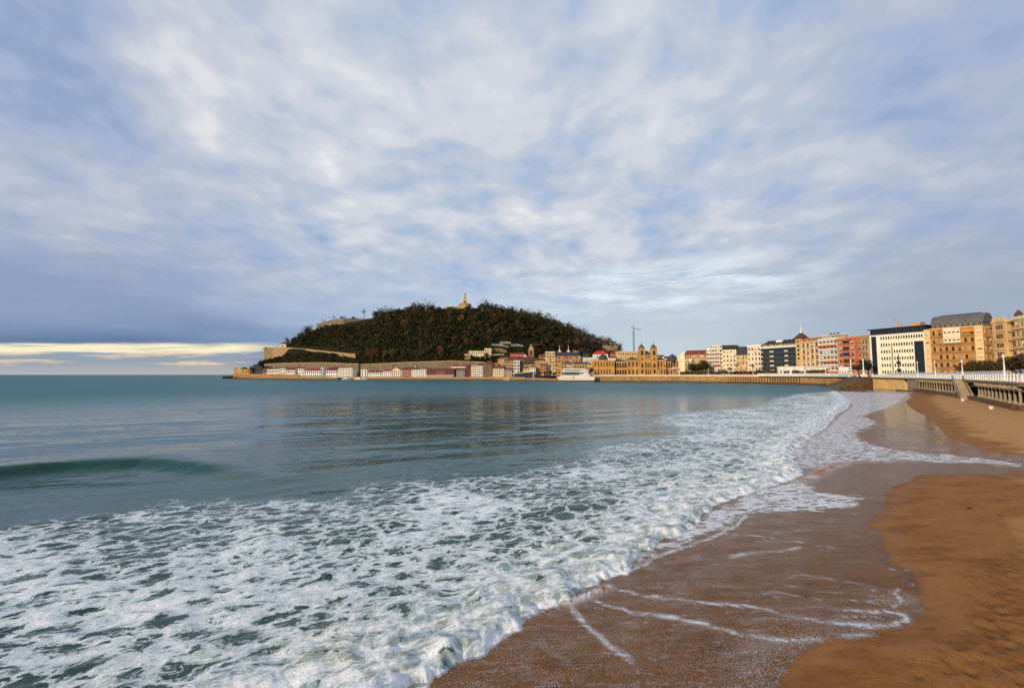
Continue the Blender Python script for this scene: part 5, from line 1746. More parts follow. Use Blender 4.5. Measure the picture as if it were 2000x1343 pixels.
# aquarium at the tip
t_, W_, H, D_, rd = hq('tan block with a flat roof at the seaward tip of the breakwater', 456.5, 472, 718, 3, 4, m_och, ('flat', 1, m_och), dY=18, name='aquarium_block', sides=(3, 0), wf=.35, hf=.5)
t_, W_, H, D_, rd = hq('low tan building with a dark roof edge beside the seaward block', 472.5, 487, 720.5, 2, 4, m_och, ('slab', 1.2, M_DARKROOF), dY=17, name='aquarium_hall', over=1.0)
t_, W_, H, D_, rd = hq('dark glazed pavilion with stepped flat roofs near the harbour tip', 487.5, 511, 716, 2, 5, M_SLATE, ('slab', .9, M_DARKROOF), dY=26, name='glass_pavilion', wf=.85, hf=.8, kind='curtain', pane=m_gls, frame=M_DARKF, over=1.5, cornice=False)
block(t_, W_ * .2, 2, W_ * .5, 6, H + .91, H + 3.4, M_SLATE, grid_wins(W_ * .5, H + .91, H + 3.4, 1, 4, .8, .7), kind='plain', frame=M_DARKF, name='upper_storey')
roof(t_, 'slab', W_ * .2, 2, W_ * .5, 6, H + 3.402, .6, M_DARKROOF, 1.2, 'upper_roof')
spec = [
 ('brownish narrow house right of the glazed pavilion', 512, 520.5, 720, 2, 3, m_brn, ('hip', 2, M_BROWNR), 24),
 ('white galleried house with a brown roof, first of the harbour row', 521, 533, 720.5, 2, 4, m_wh, ('gable', 2.2, M_BROWNR), 24),
 ('white galleried house with dark frames, second of the harbour row', 533.3, 545, 720, 2, 4, m_wh, ('gable', 2.4, M_BROWNR), 24),
 ('white house with blue grey frames in the harbour row', 545.3, 557.5, 718.5, 3, 4, m_wh, ('gable', 1.8, M_BROWNR), 24),
 ('low white house with a long red roof in the harbour row', 558, 575.5, 722, 2, 5, m_wh, ('gable', 3.4, M_RED2), 24),
 ('tall white house with three rows of windows left of the big red roof', 576, 593, 719.5, 3, 5, m_wh, ('gable', 3, M_RED), 30),
 ('broad white warehouse with a red hipped roof on the quay edge', 594, 627, 723.5, 2, 8, m_wh, ('hip', 3.2, M_RED), 10),
 ('thin white tower house at the right end of the broad warehouse', 626.5, 630.5, 718, 4, 1, m_wh, ('flat', .6, m_wh), 12),
 ('white house with a deep maroon roof and brown doors', 637, 659, 723, 2, 5, m_wh, ('hip', 4.2, M_RED2), 16),
 ('white flat roofed block of four window rows on the quay', 660, 688, 719.5, 4, 9, m_wh, ('flat', .8, m_wh), 14),
 ('small white tower house with dark window pairs', 705, 716.5, 722, 3, 2, m_wh, ('flat', .7, m_wh), 14),
 ('low white house with dormers in a dark red roof', 719, 745, 727, 2, 7, m_wh, ('gable', 2.6, M_RED2), 14),
 ('white house with a plain red roof next to the dormered one', 746, 764, 724.5, 3, 5, m_wh, ('gable', 2.6, M_RED), 14),
 ('pale house with a pointed white gable in the harbour row', 764.5, 784.5, 722.5, 3, 5, m_cr, ('front', 2.4, M_BROWNR), 14),
 ('brick red house with white balconies in the harbour row', 785, 803, 720.5, 4, 5, mat((168, 96, 70), .8, .1), ('gable', 2.2, M_BROWNR), 14),
 ('white house with dark shutters left of the long dark red row', 803.5, 818, 721, 4, 4, m_wh, ('gable', 2.2, M_BROWNR), 14),
 ('white house with many dormers beside the long dark red row', 818.3, 832.5, 720.5, 4, 4, m_wh, ('gable', 2.6, M_BROWNR), 14),
 ('dark red arcaded house, left third of the long red row', 833, 851, 723, 3, 6, m_red, ('gable', 2.2, M_BROWNR), 14),
 ('dark red arcaded house, middle of the long red row', 851.2, 869, 722.8, 3, 6, mat((150, 82, 68), .8, .12), ('gable', 2.2, M_RED2), 14),
 ('dark red arcaded house, right end of the long red row', 869.2, 887, 722.6, 3, 6, m_red, ('gable', 2.2, M_BROWNR), 14),
 ('grey shaded house right of the long red row', 888, 908, 722, 3, 5, m_grey, ('gable', 2, M_BROWNR), 18),
 ('white house with a red roof peeping over the grey shaded house', 881, 909, 715, 3, 7, m_wh, ('gable', 2.2, M_RED), 34),
 ('narrow maroon house with white framed windows', 910, 919.5, 715, 5, 3, m_red, ('gable', 2, M_RED2), 16),
 ('cream house with pink shutters and white dormers', 920, 931, 713.5, 5, 3, m_cr, ('gable', 2, M_BROWNR), 16),
 ('white and grey house with tall galleries', 931.2, 943, 713.5, 5, 3, m_wh, ('gable', 2, M_BROWNR), 16),
 ('tall brown house with a maroon roof at the end of the port', 944, 961.5, 710, 5, 4, m_brn, ('hip', 3, M_RED2), 16),
 ('cream corner house with four even window rows and a dark roof', 962.5, 984, 719, 4, 6, m_cr, ('hip', 2.6, M_BROWNR), 12)]
for k, (lab, a, b_, yt, fl, by, wl, rf, dY) in enumerate(spec):
    hs = hq(lab, a, b_, yt + .6, fl, by, wl, (rf[0], rf[1] * (1.5 if rf[0] != 'flat' else 1), rf[2]), dY, frame=M_DARKF, wf=.58, hf=.6, mixp=.08, cornice=False, chim=1 if k % 2 else 0, name='harbour_house', seed=k, group='harbour houses', over=.35)
    if 'arcaded' in lab or k in (8, 10, 11, 13):
        t_, W_, H, D_, rd = hs
        for j in range(by):
            MB().box(W_ * (j + .08) / by, W_ * (j + .30) / by, -.5, -.02, 0, H * .27).build('arcade_pier', m_wh, t_)
        MB().box(0, W_, -.55, -.015, H * .27 + .003, H * .33).build('arcade_beam', m_wh, t_)
    if 'dormer' in lab:
        t_, W_, H, D_, rd = hs
        for j in range(3):
            x0 = W_ * (.2 + .3 * j)
            d_ = MB().box(x0 - .9, x0 + .9, .6, 4, H + .05, H + 1.9).face([(x0 - .6, .59, H + .4), (x0 + .6, .59, H + .4), (x0 + .6, .59, H + 1.6), (x0 - .6, .59, H + 1.6)], 1).box(x0 - 1.1, x0 + 1.1, .4, 4, H + 1.9, H + 2.1, 2)
            d_.build('dormer', [m_wh, M_GLASS, M_RED2], t_)
    if 'balconies' in lab or 'galleried' in lab or 'galleries' in lab:
        t_, W_, H, D_, rd = hs
        for f_ in range(1, fl):
            balcony(t_, .3, W_ - .3, 0, H * f_ / fl + .05, M_WHITE, .8, .9, False)
# guardhouse on the rampart, cream hillside building
v = hit(550, 678)
house('small white guardhouse with a red roof on the lower rampart', 544.5, v.y, 563, v.y, 671.5, 1, 2, m_cr, ('hip', 3.4, M_RED), zb_=v.z - 3, D_=9, name='guardhouse', hf=.35, wf=.3, cornice=False)
t_, W_, H, D_, rd = house('cream stepped building with a taller right block on the slope', 907, 700, 920.5, 700, 691.5, 2, 3, m_yel, ('flat', .6, m_cr), zb_=26, D_=16, name='hillside_building', cat='building')
x1 = 8 / F * 700
for a, b_, yt, fl, by, nm in ((915, 946, 685.5, 2, 7, 'middle_block'), (946.2, 959.5, 680.5, 3, 3, 'tall_block')):
    zt = ztop(a, yt, 700) - 26
    xo = (a - 907) / F * 700
    wd = (b_ - a) / F * 700
    block(t_, xo, 1.0 if nm == 'middle_block' else -1.0, wd, 14, ztop(a, 699, 700) - 26 if nm == 'middle_block' else 0, zt, m_cr, grid_wins(wd, ztop(a, 699, 700) - 26 if nm == 'middle_block' else 0, zt, fl, by, .45, .5), name=nm, rnd=rd)
    roof(t_, 'slab', xo, 1.0 if nm == 'middle_block' else -1.0, wd, 14, zt + .003, .5, m_yel, .3, nm + '_roof')
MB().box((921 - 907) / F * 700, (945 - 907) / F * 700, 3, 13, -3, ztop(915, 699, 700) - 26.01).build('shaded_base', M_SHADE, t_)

# ------------------------------------------------------------------ the old town
G = 6.1
def ot(label, xl, xr, Y_, yt, floors, bays, wall, rf, **kw):
    return house(label, xl, Y_, xr, Y_, yt, floors, bays, wall, rf, zb_=kw.pop('zb_', 5.0), name=kw.pop('name', 'town_house'), cat='building', group='old town buildings', **kw)
ot('yellow town house with a rusty roof above the cream corner house', 972, 984.5, 640, 701, 5, 3, m_yel, ('hip', 2.4, M_RED))
ot('ochre town house with five window rows beside the yellow one', 984.8, 1003.5, 632, 704, 5, 5, m_och, ('gable', 2.6, M_RED2))
ot('pink house with a bright red roof high above the old town', 996.5, 1022, 700, 692, 3, 6, m_pink, ('gable', 3, M_RED), zb_=14)
ot('red tiled low house in front of the pink house', 994, 1013, 670, 702, 2, 4, m_pink, ('gable', 5, M_RED), zb_=10)
ot('brown gabled house with a broad rusty roof under the church tower', 1014, 1041, 668, 705, 4, 6, m_brn, ('gable', 7, M_RED2), zb_=8)
ot('white and black modern house with slit windows', 1003.5, 1015, 600, 705, 5, 2, m_wh, ('flat', .8, m_wh), kind='wide', wf=.75)
ot('dark green glazed narrow building between the modern and the slate roofed house', 1015.5, 1023, 604, 704, 6, 2, mat((70, 84, 72), .6, .1), ('flat', .7, M_GREYST), wf=.8, hf=.75, kind='curtain')
t_ = ot('orange brown house with a slate roof and round dormers', 1024, 1043.5, 596, 711, 4, 5, m_och2, ('mansard', 3.6, M_SLATE))[0]
t_, W_, H, D_, rd = ot('tan apartment house with white balconies on its right half', 1044.5, 1066.5, 590, 703.5, 6, 5, m_och, ('hip', 3, M_RED2))
for f_ in range(1, 6):
    balcony(t_, W_ * .55, W_ - .3, 0, H * f_ / 6 + .05, M_WHITE, .9, .9, True)
t_, W_, H, D_, rd = ot('slim cream apartment tower with stacked white balconies', 1067, 1084, 578, 688, 8, 3, m_yel, ('flat', 1.2, m_cr))
for f_ in range(1, 8):
    balcony(t_, .2, W_ * .36, 0, H * f_ / 8 + .05, M_WHITE, .9, .9, True)
    balcony(t_, W_ * .64, W_ - .2, 0, H * f_ / 8 + .05, M_WHITE, .9, .9, True)
t_, W_, H, D_, rd = ot('large ochre block with a dark mansard roof and two white spires', 1084.5, 1134.5, 574, 695, 5, 9, m_och2, ('mansard', 5.5, M_SLATE), D_=22, ground=3)
for px in (1094, 1111.5):
    x = (px - 1084.5) / F * 574
    MB().box(x - 1.8, x + 1.8, 3, 6.6, H + 4.5, H + 7.0).lathe([(1.5, H + 7), (.9, H + 8), (.35, H + 9), (.3, H + 13), (.05, H + 14.5)], 8, (x, 4.8)).build('spire', m_cr, t_)
MB().box(W_ - 9, W_ - 2, 4, 10, H + 4, H + 7).build('penthouse', m_och, t_)
t_, W_, H, D_, rd = ot('long low ochre hall with dark roof in front of the large ochre block', 1097, 1157, 530, 710.5, 2, 12, m_och, ('hip', 2.4, M_SLATE), D_=12)
ot('white house with a scarlet ornamental roof left of the town hall dome', 1161, 1188, 585, 691.5, 4, 6, m_wh, ('hip', 5, mat((190, 44, 38), .7, .1)))
ot('white low block with even windows between the spired block and the town hall', 1141.5, 1166, 560, 699.5, 4, 6, m_cr, ('flat', 1, m_wh))
ot('orange roofed white house just right of the scarlet roof', 1189.5, 1203, 580, 699, 3, 3, m_wh, ('gable', 3, M_RED))
ot('long cream block with a gallery of windows behind the town hall', 1207, 1248, 600, 687, 6, 9, m_yel, ('flat', .8, m_cr), wf=.4)
ot('white house with a red roof behind the right town hall tower', 1284, 1299, 560, 697, 5, 4, m_wh, ('gable', 3, M_RED))
ot('dark slate roofed house seen between the two town hall towers', 1258, 1274, 565, 692, 5, 4, m_och2, ('hip', 5, M_SLATE))
for k, (lab, a, b_, Y_, yt, fl, by, wl, rf, z0) in enumerate([
 ('small white house with a rusty roof peeping between the yellow and ochre town houses', 978, 992, 668, 700, 3, 3, m_wh, ('gable', 3, M_RED), 10),
 ('low beige quay house with a slate roof right of the cream corner house', 985.5, 1000, 604, 722, 3, 4, m_beige, ('gable', 2.4, M_SLATE), 4),
 ('narrow rose house squeezed against the ochre town house', 1004.5, 1012, 650, 703, 5, 2, m_pink, ('hip', 2.4, M_RED), 8),
 ('cream gabled house just left of the church tower', 1020, 1031, 684, 697, 4, 3, m_cr, ('front', 4, M_RED2), 10),
 ('dark slate roofed house at the foot of the church tower', 1041, 1053, 672, 703, 4, 3, m_brn, ('mansard', 4, M_SLATE), 8),
 ('red gabled house behind the tan balconied apartment house', 1053.5, 1068, 640, 697, 5, 3, m_och, ('gable', 4, M_RED), 7),
 ('pale yellow house with green shutters below the slate roofed one', 1022, 1034, 586, 719, 3, 3, m_yel, ('hip', 2, M_RED2), 5),
 ('white balconied house in front of the brown gabled house', 1033.5, 1046, 584, 717, 3, 3, m_wh, ('hip', 2, M_RED2), 5),
 ('ochre narrow house left of the slim apartment tower', 1056, 1066.5, 572, 712, 4, 2, m_och2, ('gable', 2.4, M_RED), 5),
 ('grey house with a dark roof between the spired block and the scarlet roof', 1136, 1150, 600, 696, 5, 3, m_grey, ('hip', 3, M_SLATE), 6),
 ('beige house with a red roof peeping left of the long cream block', 1196, 1208, 610, 692, 5, 3, m_beige, ('gable', 3, M_RED), 6),
 ('white house with a red roof behind the right town hall wing', 1299.5, 1312, 545, 700, 4, 3, m_wh, ('gable', 3, M_RED2), 6)]):
    ot(lab, a, b_, Y_, yt, fl, by, wl, rf, zb_=z0, D_=9, chim=k % 2, cornice=False, seed=k, mixp=.12)
# church tower
zb_ = 8
q_ = at(1037.5, 731, 690)
H = ztop(1037, 683, 690) - zb_
t_ = thing('church_tower', 'brown stone church tower with an arched belfry and a stepped top', 'church tower', (q_.x - 4.4, q_.y, zb_))
zs = lambda y: ztop(1037, y, 690) - zb_
block(t_, 0, 0, 8.8, 8.8, 0, H, mat((158, 108, 72), .9, .16), [(3.0, 5.8, zs(693), zs(686))], ([(3, 5.8, zs(693), zs(686))], ()), kind='plain', frame=M_DARKF, mixp=0)
MB().box(-.4, 9.2, -.4, 9.2, H + .003, H + .8).box(1.2, 7.6, 1.2, 7.6, H + .8, zs(678)).box(2.6, 6.2, 2.6, 6.2, zs(678), zs(675)).lathe([(1.6, zs(675)), (1.1, zs(673)), (.1, zs(671.5))], 8, (4.4, 4.4)).build('belfry_top', M_STONE, t_)
# tower crane
q_ = at(1239, 731, 640)
zb_ = 6.1
t_ = thing('tower_crane', 'slender blue green tower crane standing behind the town hall', 'crane', (q_.x, q_.y, zb_))
zs = lambda y: ztop(1239, y, 640) - zb_
M_CR = mat((64, 112, 116), .5, .1)
mb = MB()
Hc = zs(643)
for sx_, sy_ in ((-1, -1), (1, -1), (1, 1), (-1, 1)):
    mb.tube((sx_ * .9, sy_ * .9, 0), (sx_ * .9, sy_ * .9, Hc), .22, .22, 4)
for k in range(28):
    z0, z1 = Hc * k / 28, Hc * (k + 1) / 28
    s_ = 1 if k % 2 else -1
    mb.tube((-.9 * s_, -.9, z0), (.9 * s_, -.9, z1), .12, .12, 3).tube((-.9, -.9 * s_, z0), (-.9, .9 * s_, z1), .12, .12, 3).tube((.9, -.9 * s_, z0), (.9, .9 * s_, z1), .12, .12, 3)
mb.build('mast', M_CR, t_)
MB().tube((0, 0, Hc), (0, 0, zs(634)), .8, .15, 4).build('tower_head', M_CR, t_)
mb = MB()
j0, j1 = Vector((-4.4, 6, zs(640.5))), Vector((7.2, -14, zs(647) + .6))
for o_ in (Vector((0, 0, 0)), Vector((.7, .7, 0)), Vector((.3, .3, 1.1))):
    mb.tube(j0 + o_, j1 + o_, .16, .16, 4)
for k in range(14):
    a = j0.lerp(j1, k / 14)
    b_ = j0.lerp(j1, (k + 1) / 14)
    mb.tube(a, b_ + Vector((.3, .3, 1.1)), .1, .1, 3).tube(a + Vector((.3, .3, 1.1)), b_ + Vector((.7, .7, 0)), .1, .1, 3)
mb.build('jib', M_CR, t_)
MB().box(-5.4, -3.4, 5.4, 7.8, zs(641.5), zs(639)).build('counterweight', M_WHITE, t_)
MB().box(-1.5, -.3, -1.9, -.5, Hc - 2, Hc + .4).build('cab', M_WHITE, t_)

# glass canopy on the quay
a, b_ = at(1001, 731, 600), at(1043.5, 731, 572)
t_ = thing('glass_canopy', 'dark glazed quay pavilion under a long slanting white canopy', 'pavilion', (a.x, a.y, 3.4), math.atan2(b_.y - a.y, b_.x - a.x))
L = (b_ - a).length
zs = lambda y: ztop(1022, y, 585) - 3.4
MB().loft([[(0, -2, zs(730)), (0, 4, zs(730)), (0, 4, zs(730) + .5), (0, -2, zs(730) + .5)], [(L, -2, zs(725.6)), (L, 4, zs(725.6)), (L, 4, zs(725.6) + .5), (L, -2, zs(725.6) + .5)]]).build('canopy', M_WHITE, t_)
MB().box(L - .6, L, -1.9, -1.3, 0, zs(725.7)).build('end_post', M_WHITE, t_)
for k in range(6):
    x0 = 5 + (L - 6) * k / 6
    MB().box(x0, x0 + (L - 6) / 6 - .3, -1, -.9, 0, zs(730) - .2 + (zs(725.6) - zs(730)) * (x0 / L)).build('pane', m_gls, t_)

# ------------------------------------------------------------------ club building shaped like a ship
a, b_ = at(1086, 731, 463), at(1164, 731, 460)
t_ = thing('club_building', 'white ship shaped club building with decks and a mast at the water edge', 'building', (a.x, a.y, 0), math.atan2(b_.y - a.y, b_.x - a.x))
S_ = (b_ - a).length / 78.0
zs = lambda y: ztop(1125, y, 462)
u = lambda px: (px - 1086) * S_
def deck(name, x0, x1, z0, z1, y0, y1, rake0, rake1, m_, bow=3.0):
    lo = [(x0 + rake0, y0 + bow), (x0 + rake0 + bow, y0), (x1 - bow * .5, y0), (x1, y0 + bow * .6), (x1, y1), (x0 + rake0, y1)]
    hi = [(x0, y0 + bow), (x0 + bow, y0), (x1 - bow * .5 + rake1, y0), (x1 + rake1, y0 + bow * .6), (x1 + rake1, y1), (x0, y1)]
    return MB().loft([[(x, y, z0) for x, y in lo], [(x, y, z1) for x, y in hi]]).build(name, m_, t_)
deck('plinth', u(1088), u(1163), -2, zs(742.2), -1.0, 13, 0, 0, M_PLINTH)
deck('hull', u(1087), u(1163), zs(742.2) + .003, zs(735), -.6, 13, 3.0, .5, M_WHITE)
deck('main_deck', u(1095), u(1154), zs(735) + .003, zs(732.5), 0, 12, 1.0, 0, M_WHITE)
deck('saloon', u(1101), u(1131), zs(732.5) + .003, zs(726), .8, 11, 0, 0, mat((110, 92, 76), .5, .2), 1.0)
for k in range(9):
    x = u(1102.5) + (u(1130) - u(1102.5)) * k / 8
    MB().box(x - .12, x + .12, .45, .72, zs(732.5) + .003, zs(726)).build('mullion', M_WHITE, t_)
for k in range(8):
    x0 = u(1102.5) + (u(1130) - u(1102.5)) * k / 8
    MB().box(x0 + .16, x0 + (u(1130) - u(1102.5)) / 8 - .16, .62, .78, zs(731.5), zs(727)).build('window', M_GLASS, t_)
deck('bridge', u(1131.2), u(1152), zs(732.5) + .003, zs(722.5), .6, 10, 0, -1.5, M_WHITE, 2.0)
deck('upper_deck', u(1099), u(1150), zs(726) + .003, zs(723.5), -.2, 11.5, 0, 0, M_WHITE, 2.0)
deck('top_deck', u(1100), u(1146), zs(721.8), zs(719.3), .2, 10, .5, 0, M_WHITE, 2.0)
deck('top_glazing', u(1103), u(1144), zs(723.5) + .003, zs(721.8) - .003, .9, 9, 0, 0, M_GLASS, 1.0)
for px, py in ((1133, 729), (1136.5, 729), (1134, 725.5), (1142, 725)):
    MB().box(u(px), u(px) + 1.5, .40, .62, zs(py) - .6, zs(py) + .6).build('window', M_GLASS, t_)
MB().tube((u(1119.6), 5, zs(719.3)), (u(1119.6), 5, zs(702)), .16, .07).tube((u(1119.6) - 1.5, 5, zs(707)), (u(1119.6) + 1.5, 5, zs(707)), .07, .07).build('mast', M_WHITE, t_)
MB().loft([[(u(1120) + x * s2, -.64, zs(737.5) + z * s2) for x, z in ((-.8, .9), (.8, .9), (.8, 0), (0, -1.0), (-.8, 0))][::-1] for s2 in (1.0,)] + [[(u(1120) + x, -.58, zs(737.5) + z) for x, z in ((-.8, .9), (.8, .9), (.8, 0), (0, -1.0), (-.8, 0))][::-1]]).build('crest', mat((56, 104, 60), .6, .1), t_)

# ------------------------------------------------------------------ town hall
loc, W_, rz = place(1160, 486, 1339, 478, DECK)
t_ = thing('town_hall', 'ochre town hall with twin domed towers and slate cupolas above the sea wall', 'town hall', loc, rz)
u = lambda px: (px - 1160) * W_ / 179.0
zs = lambda y: ztop(1250, y, 482) - DECK
M_TH = mat((194, 144, 74), .85, .14, .3, bump=.3, streak=True)
M_TH2 = mat((206, 168, 112), .85, .10, .3, streak=True)
rd = random.Random(5)
def seg(name, a, b_, y0, D_, top, fl, by, wf=.42, hf=.62, sides=(0, 0), rf=None, kind='sash', ground=0.0, pane=None):
    W2 = u(b_) - u(a)
    zt = zs(top)
    block(t_, u(a), y0, W2, D_, 0, zt, M_TH, grid_wins(W2, 0, zt, fl, by, wf, hf, ground=ground), [grid_wins(D_, 0, zt, fl, n, wf, hf) if n else () for n in sides], M_TH2, pane, kind, .1, .4, name, rd)
    MB().box(u(a) - .35, u(b_) + .35, y0 - .4, y0 - .004, zt - .7, zt + .25).box(u(a) - .15, u(b_) + .15, y0 - .22, y0 - .005, zt / fl - .25, zt / fl + .25).build('cornice', M_TH2, t_)
    if rf:
        roof(t_, rf, u(a), y0, W2, D_, zt + .26, 3.2, M_SLATE, .2, name + '_roof')
seg('left_pavilion', 1160, 1200, -3, 20, 703.5, 2, 7, sides=(4, 2))
seg('left_arcade', 1200.4, 1225, 0, 16, 706.5, 2, 5, .7, .72, rf='hip', kind='plain')
seg('left_wing', 1225.4, 1248.4, -2, 18, 703.5, 2, 3, rf='hip', sides=(2, 0))
seg('centre_front', 1260.2, 1271.8, -3, 18, 706, 2, 3, .55, .66, kind='plain')
seg('right_wing', 1283.6, 1301, -2, 18, 703.5, 2, 3, rf='hip')
seg('right_arcade', 1301.4, 1320, 0, 16, 706.5, 2, 4, .7, .72, rf='hip', kind='plain')
seg('right_pavilion', 1320.4, 1339, -3, 20, 704, 2, 4, sides=(2, 3))
for a, b_ in ((1248.6, 1260), (1272, 1283.4)):
    x0, x1 = u(a), u(b_)
    zt = zs(681)
    W2 = x1 - x0
    wl = [(W2 * .32, W2 * .68, zs(729), zs(722)), (W2 * .32, W2 * .68, zs(718), zs(710)), (W2 * .38, W2 * .62, zs(704), zs(699)), (W2 * .30, W2 * .70, zs(694), zs(685))]
    tw = block(t_, x0, -4, W2, W2, 0, zt, M_TH, wl, (wl, wl), M_TH2, None, 'plain', 0, .4, 'tower', rd)
    mb = MB()
    for y in (706, 696.5, 683.5):
        mb.box(x0 - .35, x1 + .35, -4.35, -4 + W2 + .35, zs(y) - .25, zs(y) + .25)
    mb.build('tower_band', M_TH2, t_)
    cx_, cy_ = (x0 + x1) / 2, -4 + W2 / 2
    r0 = W2 / 2
    MB().lathe([(r0 * 1.12, zt + .003), (r0 * 1.15, zt + .5), (r0 * .98, zt + .6), (r0 * .95, zs(678.5)), (r0 * .80, zs(676)), (r0 * .5, zs(674.2)), (r0 * .2, zs(673.4)), (r0 * .22, zs(672.4)), (.12, zs(671.8))], 12, (cx_, cy_)).build('cupola', M_SLATE, t_, True)
    for k in range(8):
        an = k * math.pi / 4 + .39
        MB().box(-.35, .35, -.35, .35, zt + .5, zs(677.5)).build('dormer', M_TH2, t_).location = (cx_ + r0 * .98 * math.cos(an), cy_ + r0 * .98 * math.sin(an), 0)
    MB().tube((cx_, cy_, zs(672.4)), (cx_, cy_, zs(668)), .14, .05, 5).box(cx_ - .5, cx_ + .5, cy_ - .04, cy_ + .04, zs(669.4), zs(669)).build('finial', M_IRON, t_)
for a, b_, yt, y0_ in ((1170, 1189, 692, 703.5), (1307, 1325.5, 693, 706)):
    cx_, cy_ = (u(a) + u(b_)) / 2, 4
    r0 = (u(b_) - u(a)) / 2
    zb2 = zs(y0_)
    MB().lathe([(r0 * 1.05, zb2 - 1), (r0 * 1.05, zb2 + 1.0), (r0, zb2 + 1.1), (r0 * .93, zb2 + (zs(yt) - zb2) * .55), (r0 * .72, zb2 + (zs(yt) - zb2) * .85), (r0 * .35, zs(yt)), (r0 * .2, zs(yt) + .5), (.1, zs(yt - 3))], 16, (cx_, cy_)).build('dome', M_SLATE, t_, True)
    for k in (-1, 0, 1):
        MB().lathe([(.75, 0), (.75, .2)], 10).build('round_dormer', M_TH2, t_).location = (cx_ + k * r0 * .55, cy_ - r0 * .88, zb2 + 2.2)
MB().tube((u(1179), 4, zs(691)), (u(1179), 4, zs(683)), .12, .05, 5).build('flag_pole', M_WHITE, t_)
balcony(t_, u(1260.5), u(1271.5), -3.02, zs(720), M_WHITE, 1.2, 1.0, False)
# carousel
q_ = at(1317.5, 731, 455)
t_ = thing('carousel', 'carousel with a white and blue striped conical roof before the town hall', 'carousel', (q_.x, q_.y, DECK))
zs2 = lambda y: ztop(1317, y, 455) - DECK
n = 16
mb = MB()
for k in range(n):
    a0, a1 = 2 * math.pi * k / n, 2 * math.pi * (k + 1) / n
    for (r0, z0), (r1, z1) in (((5.6, zs2(720.5)), (3.0, zs2(718.6))), ((3.0, zs2(718.6)), (.3, zs2(715.5)))):
        mb.face([(r0 * math.cos(a0), r0 * math.sin(a0), z0), (r0 * math.cos(a1), r0 * math.sin(a1), z0), (r1 * math.cos(a1), r1 * math.sin(a1), z1), (r1 * math.cos(a0), r1 * math.sin(a0), z1)], k % 2)
mb.build('striped_roof', [M_WHITE, mat((70, 100, 160), .6, .1)], t_)
MB().lathe([(5.6, zs2(721.6)), (5.75, zs2(721.6)), (5.75, zs2(720.4)), (5.6, zs2(720.4))], n).build('fascia', mat((200, 150, 80), .6, .1), t_)
MB().lathe([(5.3, -.02), (5.3, .5), (2.0, .5), (1.8, zs2(721)), (.5, zs2(721))], n).build('platform', m_och2, t_)
for k in range(8):
    a0 = 2 * math.pi * k / 8
    MB().tube((4.9 * math.cos(a0), 4.9 * math.sin(a0), .5), (4.9 * math.cos(a0), 4.9 * math.sin(a0), zs2(721)), .12, .12, 6).build('pole', M_WHITE, t_)
q_ = at(1280, 731, 466)

# boats in the harbour
def boat(label, px, Y_, L, rz, cab=True):
    q_ = at(px, 731, Y_)
    t_ = thing('boat', label, 'boat', (q_.x, q_.y, 0), rz, 'boats by the mole')
    prof = [(-.5, .8), (-.2, 1.0), (.2, .95), (.5, .05)]
    B = L * .16
    rings = []
    for x, w_ in prof:
        z1 = L * (.10 + .05 * max(0, x + .2))
        rings.append([(x * L, -w_ * B, z1), (x * L, -w_ * B * .6, -.2), (x * L, w_ * B * .6, -.2), (x * L, w_ * B, z1)])
    MB().loft(rings).build('hull', M_WHITE, t_)
    MB().loft([[(-.3 * L, -B * .6, L * .1), (-.3 * L, B * .6, L * .1), (-.28 * L, B * .5, L * .24), (-.28 * L, -B * .5, L * .24)], [(.15 * L, -B * .5, L * .11), (.15 * L, B * .5, L * .11), (.05 * L, B * .4, L * .23), (.05 * L, -B * .4, L * .23)]]).build('cabin', M_WHITE, t_)
    MB().tube((0, 0, L * .2), (0, 0, L * .75), .09, .04, 5).build('mast', M_RAIL, t_)
boat('small white motor boat moored below the four storey white block', 676, 684, 14, .1)
boat('larger white boat moored left of the white tower house', 699, 676, 12, 3.0)
boat('white boat moored right of the larger one by the mole', 711, 671, 11, .15)

# ------------------------------------------------------------------ apartment fronts along the bay
BZ = 6.2
AW_O, AW_B, AW_R = mat((212, 92, 42), .8, .1), mat((52, 72, 132), .8, .1), mat((196, 84, 56), .8, .1)
def ap(label, xl, Yl, xr, Yr, yt, floors, bays, wall, rf, **kw):
    return house(label, xl, Yl, xr, Yr, yt, floors, bays, wall, rf, zb_=BZ, name=kw.pop('name', 'apartment_block'), cat='building', D_=kw.pop('D_', 14), group='apartment fronts along the bay', **kw)
t_, W_, H, D_, rd = ap('ochre block with a long red tiled roof right of the town hall', 1338, 470, 1381, 455, 693, 5, 9, m_och, ('gable', 5, M_RED), sides=(0, 0))
MB().box(W_ * .24, W_ * .34, -1.0, -.02, 4, H * .8).build('white_bay', M_WHITE, t_)
MB().box(-7, -.02, .2, 13, 0, H - 1).loft([[(-7, .2, H - 1), (-.02, .2, H - 1), (-.02, 13, H - 1), (-7, 13, H - 1)], [(-4, 5, H + 3.5), (-.02, 5, H + 3.5), (-.02, 9, H + 3.5), (-4, 9, H + 3.5)]]).build('pale_end', m_cr, t_)
